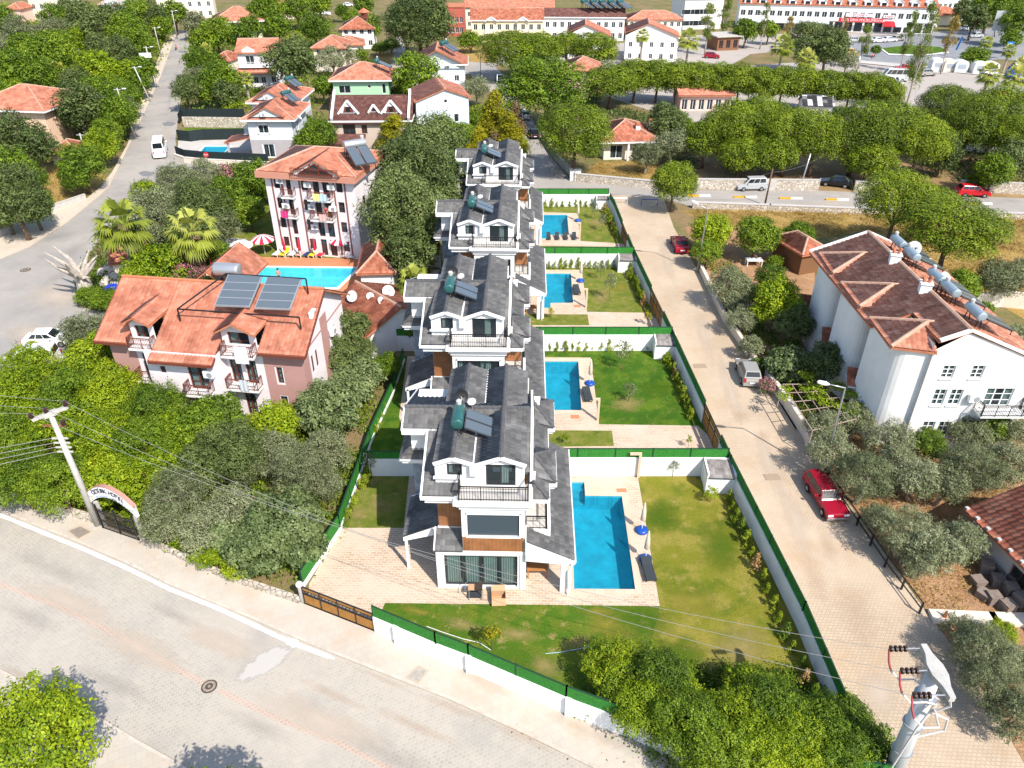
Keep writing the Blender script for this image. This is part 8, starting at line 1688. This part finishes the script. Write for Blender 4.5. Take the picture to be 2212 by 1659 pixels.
ho=thing('garden_hose','pale blue garden hose lying across the front lawn','hose',G(1180,1412));k=MB();k.tube([G(u,v,.05)-G(1180,1412)for u,v in [(1178,1412),(1210,1409),(1250,1402),(1285,1393),(1315,1388)]],.02,6);k.build('tube',mat('hose_blue',(.35,.55,.66),.4),ho)
ho=thing('garden_hose','white garden hose along the turf fence','hose',G(960,1368));k=MB();k.tube([G(u,v,.05)-G(960,1368)for u,v in [(922,1353),(957,1366),(1000,1380),(1035,1388),(1060,1404)]],.02,6);k.build('tube',TRIM,ho)
pc=thing('traffic_cone','faded orange traffic cone beside the pale plank at the right','traffic cone',G(2038,1338));k=MB();k.box(-.2,.2,-.2,.2,0,.05);k.lathe((0,0,.05),[(.16,0),(.04,.7)],12);k.build('cone',mat('cone_orange',(.60,.10,.03),.6),pc);k=MB();k.lathe((0,0,.3),[(.115,0),(.075,.18)],12);k.build('white_band',TRIM,pc)
for i,(u,v,n_)in enumerate([(2125,1235,5),(2150,1262,4),(2178,1285,5),(2142,1300,4),(2110,1262,3),(2172,1318,4),(2198,1305,5),(2160,1240,4),(2122,1290,3),(2188,1260,4)]):
 r=thing('paving_stack',f'stack of brown paving slabs, {ordinal(i, 10) if False else ORD[i]} of ten piled beside the grey barn','paving stack',G(u,v),R(-20+7*i),1,'paving stacks by the barn');k=MB()
 for j in range(n_*2):k.box(-.36+random.uniform(-.02,.02),.36,-.36,.36+random.uniform(-.02,.02),j*.085,j*.085+.078)
 k.build('slabs',mat('old_slab',(.24,.19,.16),.9,.1,var=.25,scale=2),r)
low_wall('concrete_plank','pale concrete strip right of the traffic cone',[(2010,1334),(2140,1340),(2300,1345)],.25,.9,CREAM)
pb=thing('pipe_barrier','black pipe barrier along the olive grove','barrier',G(1785,1040));k=MB();o=G(1785,1040);pts=gp([(1785,1040),(1850,1135),(1910,1225),(1985,1325)])
for z in (.45,.9):
 for a_,b_ in zip(pts,pts[1:]):k.beam(a_-o+Vector((0,0,z)),b_-o+Vector((0,0,z)),.06,.06)
for p_ in pts+[pts[0].lerp(pts[1],.5),pts[1].lerp(pts[2],.5),pts[2].lerp(pts[3],.5)]:k.beam(p_-o,p_-o+Vector((0,0,.95)),.1,.1)
k.build('rail',BLACK,pb)
pg=thing('pergola','rusty pipe pergola overgrown with vines beside the cream wall','pergola',G(1760,900));o=G(1760,900);k=MB();c4=[G(u,v,2.3)-o for u,v in [(1690,830),(1790,830),(1850,905),(1755,930)]]
for i in range(4):k.beam(c4[i],c4[(i+1)%4],.06,.06);k.beam((c4[i].x,c4[i].y,0),c4[i],.07,.07)
for f in (.2,.4,.6,.8):k.beam(c4[0].lerp(c4[3],f),c4[1].lerp(c4[2],f),.05,.05);k.beam(c4[0].lerp(c4[1],f),c4[3].lerp(c4[2],f),.05,.05)
k.build('frame',mat('rusty_pipe',(.36,.27,.22),.8),pg);P_=[]
vm=crown_mesh('vine_leaves',[(random.uniform(-2.8,2.8),random.uniform(-2.4,2.4),2.35+random.uniform(-.1,.15),.55,.35)for _ in range(20)],2400,.16,.7,.6,LM['bright'],5,.7,(.3,1.1));ob=bpy.data.objects.new('vine_leaves',vm);COL.objects.link(ob);ob.parent=pg;ob.rotation_euler=(0,0,R(-25))
for u,v,m_,lb in [(1337,440,TRIM,'white tube street barrier at the mouth of the side street'),(1402,443,NAVYP,'blue and white street barrier at the mouth of the side street')]:
 r=thing('street_barrier',lb,'barrier',G(u,v));k=MB();k.tube([(-1.1,0,0),(-1.1,0,.8),(1.1,0,.8),(1.1,0,0)],.06,7);k.build('hoop',m_,r)
for k_,u in enumerate((1510,1610,1708,1808,2117)):
 r=thing('lane_separator',f'yellow and white kerb block, {ordinal(k_, 5)} from the left on the cross road','road block',G(u,424+(u-1510)*.028),R(-1),1,'kerb blocks on the cross road');k=MB();k.box(-1.6,0,-.16,.16,0,.2);k.build('yellow_block',mat('road_yellow',(.66,.34,.02),.7),r);k=MB();k.box(0,1.6,-.16,.16,0,.2);k.build('white_block',TRIM,r)
def sign_board(name,label,u,v,h0,w,h,m_,rz,lines=(),post=STEEL):
 r=thing(name,label,'sign',G(u,v),rz);k=MB()
 for x in (-w*.35,w*.35):k.beam((x,0,0),(x,0,h0+h),.07,.07)
 k.build('post',post,r);k=MB();k.box(-w/2,w/2,-.08,-.03,h0,h0+h);bo=k.build('panel',m_,r)
 for s,z,sz,tm in lines:text(s,sz,tm,bo,(0,-.09,h0+z),(R(90),0,0))
 return r
NAVS=mat('sign_navy',(.015,.03,.08),.5);YELS=mat('sign_yellow',(.75,.45,.03),.5)
sb=sign_board('roadside_sign','dark roadside sign with yellow band on the left pavement',191,404,1.0,1.5,3.2,NAVS,R(10),[('Ölüdeniz',2.75,.32,SGW),('BEACH',.9,.32,SGW),('HOTEL',.5,.32,SGW)]);k=MB();k.box(-.75,.75,-.1,-.08,2.5,3.1);k.build('yellow_band',YELS,sb)
sb=sign_board('roadside_sign','tall black and white hotel sign by the upper street',331,190,3.0,2.4,4.2,mat('sign_black',(.02,.02,.022),.5),R(12),[('OTEL',2.6,.7,SGW)]);k=MB();k.box(-1.2,1.2,-.1,-.08,6.2,7.2);k.build('white_head',SGW,sb);k=MB();k.lathe((0,-.12,4.4),[(.01,0),(.5,0),(.5,.03)],16,0,'y');k.build('emblem',YELS,sb)
st=thing('stop_sign','red octagonal stop sign in front of the curved pool wall','road sign',G(452,366));k=MB();k.tube([(0,0,0),(0,0,2.4)],.04,6);k.build('post',STEEL,st);k=MB();k.lathe((0,-.05,2.3),[(.01,-.02),(.42,-.02),(.42,.02)],8,0,'y');po_=k.build('plate',REDS,st);text('DUR',.3,SGW,po_,(0,-.09,2.3),(R(90),0,0))
pk=thing('parking_sign','blue parking sign with white letter near the right palms','road sign',G(2172,128));k=MB();k.tube([(0,0,0),(0,0,3)],.06,6);k.build('post',STEEL,pk);k=MB();k.box(-.8,.8,-.1,-.05,2.6,4.2);po_=k.build('plate',mat('sign_blue_bg',(.02,.18,.6),.5),pk);text('P',1.2,SGW,po_,(0,-.12,3.4),(R(90),0,0))
bl=sign_board('billboard','tall grey billboard at the top right road',2150,100,4.0,4.5,5.0,mat('billboard_grey',(.50,.52,.52),.6),R(-15));fl=thing('feather_flag','blue leaning feather flag on the car park pavement','flag',G(2056,124));k=MB();k.tube([(0,0,0),(.9,0,5.2)],.05,6);k.build('pole',STEEL,fl);k=MB();k.beam((.55,0,1.8),(1.3,0,5.0),.06,.9);k.build('cloth',mat('flag_blue',(.05,.25,.6),.7),fl)
ub=thing('utility_cabinet','white utility cabinet at the corner under the round pine','cabinet',G(1242,389));k=MB();k.box(-.8,.8,-.4,.4,0,1.5);k.build('case',TRIM,ub,bevel=.03);k=MB();k.box(-.86,.86,-.46,.46,1.5,1.58);k.build('roof',STEEL,ub)
ub=thing('utility_cabinet','grey electric cabinet beside the silver van','cabinet',G(1660,410));k=MB();k.box(-.8,.8,-.35,.35,0,1.5);k.build('case',PAVL,ub,bevel=.03)
wt=thing('well_box','white painted concrete box on the pool hotel lawn','box',G(508,536),R(-12));k=MB();k.box(-1.1,1.1,-.8,.8,0,.8);k.build('base',mat('box_white',(.6,.64,.66),.8,.2,var=.25,scale=2),wt);k=MB();k.box(-1.2,1.2,-.9,.9,.8,.9);k.build('lid',CONC,wt)
for i,(u,m_)in enumerate([(2020,SGW),(2046,CREAM),(2070,mat('tent_grey',(.55,.58,.6),.8)),(2110,SGW),(2135,SGW)]):
 r=thing('market_booth',f'pale round topped market booth, {ordinal(i, 5)} from the left on the car park pavement','booth',G(u,152+(u-2020)*.07),R(-4),1,'market booths on the pavement');k=MB();n=8;prof=[(-1.5,0)]+[(-1.5*math.cos(math.pi*j/n),2.0+.8*math.sin(math.pi*j/n))for j in range(n+1)]+[(1.5,0)]
 f0,f1=[(x,-1.2,z)for x,z in prof],[(x,1.2,z)for x,z in prof];k.poly(f0);k.poly(f1[::-1])
 for j in range(len(prof)-1):k.poly([f0[j+1],f0[j],f1[j],f1[j+1]])
 k.build('shell',m_,r);k=MB();k.box(-.9,.9,-1.24,-1.21,.9,1.9);k.build('counter',mat('booth_front',(.32,.36,.42),.7),r)
bt=thing('dome_tent','blue dome tent at the right end of the market booths','tent',G(2185,168));k=MB();k.lathe((0,0,0),[(1.6,0),(1.6,1.5),(1.3,2.4),(.7,3.0),(.05,3.2)],12);k.build('cover',mat('tent_blue',(.02,.12,.42),.7),bt,smooth=True);k=MB();k.lathe((0,0,2.9),[(.9,0),(.5,.3),(.05,.42)],12);k.build('cap',SGW,bt,smooth=True)
pt=thing('plant_pot','round teal pot with spiky plant behind the white sedan','plant pot',G(78,765));k=MB();k.lathe((0,0,0),[(.3,0),(.5,.3),(.5,.6),(.38,.85)],14);k.build('pot',mat('teal_glaze',(.01,.26,.24),.3,.5),pt,smooth=True);ob=bpy.data.objects.new('spiky_leaves',PM[0]);COL.objects.link(ob);ob.parent=pt;ob.location=(0,0,.85);ob.scale=(.7,)*3
pt=thing('plant_pot','small agave plant left of the teal pot','plant',G(50,758));ob=bpy.data.objects.new('spiky_leaves',PM[1]);COL.objects.link(ob);ob.parent=pt;ob.location=(0,0,.15);ob.scale=(.7,)*3;k=MB();k.lathe((0,0,0),[(.2,0),(.26,.3)],10);k.build('pot',TERRAC,pt)
def rock(label,u,v,s,m_,seed):
 rg=random.Random(seed);k=MB();bm=bmesh.new();bmesh.ops.create_icosphere(bm,subdivisions=2,radius=s)
 for v_ in bm.verts:v_.co*=rg.uniform(.75,1.15);v_.co.z*=.7
 me=bpy.data.meshes.new('boulder');bm.to_mesh(me);bm.free();me.materials.append(m_);o=bpy.data.objects.new('boulder',me);COL.objects.link(o);o.location=G(u,v,s*.45);tag(o,label,'rock','rocks by the dead tree')
for i,(u,v,s)in enumerate([(228,588,1.0),(243,575,.9),(255,600,1.0),(236,605,.8),(262,585,.7),(248,615,.6),(226,612,.6)]):rock(f'pale boulder, {ORD[i]} of seven heaped beside the dead tree',u,v,s,mat('pale_rock',(.55,.48,.41),.9,.1,var=.2,scale=2),i)
tp=thing('tarp_heap','crumpled bright blue plastic sheet beside the boulders','tarp',G(243,632));bm=bmesh.new();bmesh.ops.create_icosphere(bm,subdivisions=3,radius=1.0)
for v_ in bm.verts:v_.co*=random.uniform(.7,1.1);v_.co.z*=.45
me=bpy.data.meshes.new('sheet');bm.to_mesh(me);bm.free();me.materials.append(mat('blue_plastic_sheet',(.01,.04,.6),.3,.5));ob=bpy.data.objects.new('plastic_sheet',me);COL.objects.link(ob);ob.parent=tp;ob.location=(0,0,.4)
CU={'white':TRIM,'yellow':mat('yellow_cushion',(.78,.56,.02),.8),'grey':mat('grey_cushion',(.55,.57,.58),.8),'pink':mat('pink_towel',(.72,.32,.28),.9),'navy':mat('navy_towel',(.02,.04,.14),.9),'red':mat('red_towel',(.6,.03,.05),.9),'blue':mat('blue_towel',(.08,.22,.5),.9),'magenta':mat('magenta_towel',(.7,.06,.26),.9)}
RZ0=HP.rotation_euler.z
for i,(u,c)in enumerate([(593,'grey'),(608,'yellow'),(627,'grey'),(644,'pink'),(660,'navy'),(671,'yellow'),(689,'red')]):lounger('sun_lounger',f'{c} topped sun lounger, {ORD[i]} from the left before the pool hotel',G(u,557+i*.3,.02),RZ0+R(-4),CU[c],TRIM,.9,1.0,'sun loungers before the pool hotel')
for i,(u,v,c)in enumerate([(528,553,'blue'),(524,562,'yellow'),(516,574,'blue'),(513,586,'magenta'),(500,580,'red'),(745,560,'white'),(758,562,'grey')]):lounger('sun_lounger',f'{c} covered sun lounger, {ORD[i]} of the seven at both ends of the hotel pool',G(u,v,.02),R(62 if i<5 else -20),CU[c],TRIM,.7,1.0,'sun loungers at the pool ends')
def parasol(label,u,v,cols,rad=1.35,h=2.3):
 r=thing('parasol',label,'parasol',G(u,v,.02));k=MB();k.tube([(0,0,0),(0,0,h+.1)],.03,6);k.build('pole',TRIM,r);k=MB();n=16;pr=[(0.02,h+.12),(rad*.55,h-.08),(rad,h-.42),(rad,h-.55)]
 for i in range(n):
  a0,a1=2*math.pi*i/n,2*math.pi*(i+1)/n
  for j in range(3):(r0,z0),(r1,z1)=pr[j],pr[j+1];k.poly([(r0*math.cos(a0),r0*math.sin(a0),z0),(r1*math.cos(a0),r1*math.sin(a0),z1),(r1*math.cos(a1),r1*math.sin(a1),z1),(r0*math.cos(a1),r0*math.sin(a1),z0)],i%2)
 k.build('canopy',cols,r)
PRED=mat('parasol_red',(.62,.02,.06),.8);PWH=mat('parasol_white',(.82,.82,.82),.8)
parasol('open white parasol at the left end of the hotel pool',527,562,[PWH,PWH]);parasol('open red and white parasol left of the lounger row',573,549,[PRED,PWH]);parasol('open red and white parasol at the right end of the lounger row',740,552,[PRED,PWH]);parasol('open dark red parasol behind the salmon hotel roof',447,620,[PRED,mat('parasol_pink',(.75,.4,.45),.8)],1.2);parasol('red parasol half hidden under the tree behind the third villa',911,505,[PRED,PRED],1.6)
for i,(u,v)in enumerate([(618,558),(650,558),(683,558),(496,578),(486,590),(463,602)]):
 r=thing('closed_parasol',f'closed red parasol, {ORD[i]} of six round the hotel pool','parasol',G(u,v,.02),0,1,'closed red parasols round the hotel pool');k=MB();k.tube([(0,0,0),(0,0,2.5)],.03,6);k.build('pole',TRIM,r);k=MB();k.lathe((0,0,0),[(.08,1.0),(.17,1.1),(.12,1.9),(.03,2.6)],9);k.build('canopy',PRED,r,smooth=True)
# ================================================================ people
SKIN=mat('skin',(.50,.27,.17),.6,.3);HAIR=mat('dark_hair',(.02,.012,.008),.7)
def person(label,p,rz,joints,clothes,sc=1.0):
 """one continuous skinned body from joints {name: (pos, radius, parent)}; clothes are children hugging the body"""
 r=thing('person',label,'person',p,rz,sc);names=list(joints);me=bpy.data.meshes.new('body');me.from_pydata([joints[n][0]for n in names],[(names.index(joints[n][2]),i)for i,n in enumerate(names)if joints[n][2]],[]);me.materials.append(SKIN)
 o=bpy.data.objects.new('body',me);COL.objects.link(o);o.parent=r;md=o.modifiers.new('skin','SKIN');o.modifiers.new('sub','SUBSURF').levels=1
 for i,n in enumerate(names):sv=me.skin_vertices[0].data[i];sv.radius=(joints[n][1],)*2;sv.use_root=(i==0)
 hd=Vector(joints['head'][0]);k=MB();k.lathe((hd.x,hd.y+.02,hd.z+.02),[(.11,-.02),(.125,.04),(.1,.11),(.02,.14)],10);k.build('hair',HAIR,r,smooth=True)
 for nm,a_,b_,ra,rb,m_ in clothes:k=MB();k.tube([joints[a_][0],joints[b_][0]],[ra,rb],10);k.build(nm,m_,r,smooth=True)
 return r
def standing(arm=.2,stride=.12):return {'pelvis':((0,0,.95),.13,None),'chest':((0,0,1.3),.15,'pelvis'),'neck':((0,0,1.5),.06,'chest'),'head':((0,-.02,1.64),.1,'neck'),'lsh':((-.18,0,1.42),.06,'chest'),'lel':((-.26,.04,1.15),.045,'lsh'),'lha':((-.28,-.06,.9),.035,'lel'),'rsh':((.18,0,1.42),.06,'chest'),'rel':((.26,.02,1.15),.045,'rsh'),'rha':((.27,-.1,.92),.035,'rel'),
 'lhip':((-.1,0,.9),.1,'pelvis'),'lkn':((-.11,-stride,.5),.065,'lhip'),'lan':((-.11,-stride*.6,.08),.045,'lkn'),'lft':((-.12,-stride-.14,.04),.035,'lan'),'rhip':((.1,0,.9),.1,'pelvis'),'rkn':((.11,stride*.3,.5),.065,'rhip'),'ran':((.11,stride*1.6,.1),.045,'rkn'),'rft':((.12,stride*1.2,.04),.035,'ran')}
def sitting():
 j=standing();d=-.5
 for n in ('pelvis','chest','neck','head','lsh','lel','lha','rsh','rel','rha','lhip','rhip'):(x,y,z),r_,p_=j[n];j[n]=((x,y,z+d),r_,p_)
 for s,n in ((-1,'l'),(1,'r')):j[n+'kn']=((s*.13,-.42,.46),.065,n+'hip');j[n+'an']=((s*.13,-.45,.06),.045,n+'kn');j[n+'ft']=((s*.13,-.6,.02),.035,n+'an');j[n+'ha']=((s*.16,-.35,.55),.035,n+'el')
 return j
def lying():
 j=standing(0,.02);return {n:((x,z*1.0-.0,.48-y*.3 if z<1 else .5+(z-1)*.25),r_,p_)for n,((x,y,z),r_,p_)in j.items()}
SH=mat('dark_shorts',(.03,.03,.05),.8);TSH=mat('grey_shirt',(.22,.23,.26),.8);BIK=mat('red_swimwear',(.5,.03,.06),.8)
person('man walking on the left pavement in grey shirt and dark trousers',G(291,256,.12),R(200),standing(),[('shirt','pelvis','chest',.17,.19,TSH),('trouser_leg','lhip','lkn',.11,.09,SH),('trouser_leg','rhip','rkn',.11,.09,SH)])
pw=G(601,592);person('swimmer with bare chest standing in the turquoise hotel pool',(pw.x,pw.y,-1.08),R(40),standing(),[('swim_shorts','pelvis','lkn',.14,.09,SH)])
person('bather in dark shorts sitting at the left edge of the hotel pool',G(545,592,.0),R(-60),sitting(),[('swim_shorts','pelvis','lkn',.14,.09,SH)])
person('sunbather lying on the blue covered lounger beside the hotel pool',G(517,573,.02),R(62),lying(),[('swimwear','pelvis','lhip',.14,.12,BIK)]);person('sunbather lying on the lounger right of the open red parasol',G(746,559,.02),R(-20),lying(),[('swimwear','pelvis','lhip',.14,.12,SH)])
person('guest with bare shoulders standing on the pool hotel middle balcony',wpt(HP,7.2,-.5,4.86),RZ0,standing(0,.03),[('swimwear','pelvis','chest',.15,.16,BIK)])
person('pedestrian in red top standing on the car park pavement',G(1882,130,.14),R(20),standing(0,.05),[('shirt','pelvis','chest',.17,.19,BIK),('trouser_leg','lhip','lkn',.11,.09,SH),('trouser_leg','rhip','rkn',.11,.09,SH)])
mc=thing('motorcycle','red motorcycle riding up the left street','motorcycle',G(381,107),R(8));
for y in (-.6,.6):k=MB();k.lathe((0,y,.3),[(.2,-.05),(.3,-.04),(.3,.04),(.2,.05)],14,0,'x');k.build('wheel',TYRE,mc)
k=MB();k.tube([(0,-.6,.35),(0,-.3,.6),(0,.3,.65),(0,.6,.9)],[.06,.16,.17,.05],8);k.build('body',REDC,mc);k=MB();k.tube([(-.35,.45,1.0),(0,.5,.98),(.35,.45,1.0)],.025,6);k.build('handlebar',BLACK,mc)
person('motorcycle rider in red shirt and dark shorts on the left street',G(381,107.5,.25),R(188),sitting(),[('shirt','pelvis','chest',.17,.19,BIK),('shorts','lhip','lkn',.11,.08,SH),('shorts','rhip','rkn',.11,.08,SH)])
cover('fallen_leaves',[(1290,1590),(1420,1610),(1500,1660),(1420,1700),(1300,1640)],70,.16,.14,.6,mat('dry_leaf',(.09,.05,.03),.8),1,.3)
for a_ in [((1120,1560),(1330,1600),(1250,1640),(1050,1560))]:cover('fallen_leaves',list(a_),26,.14,.12,.6,mat('dry_leaf',(.2,.09,.04),.8),1,.3)
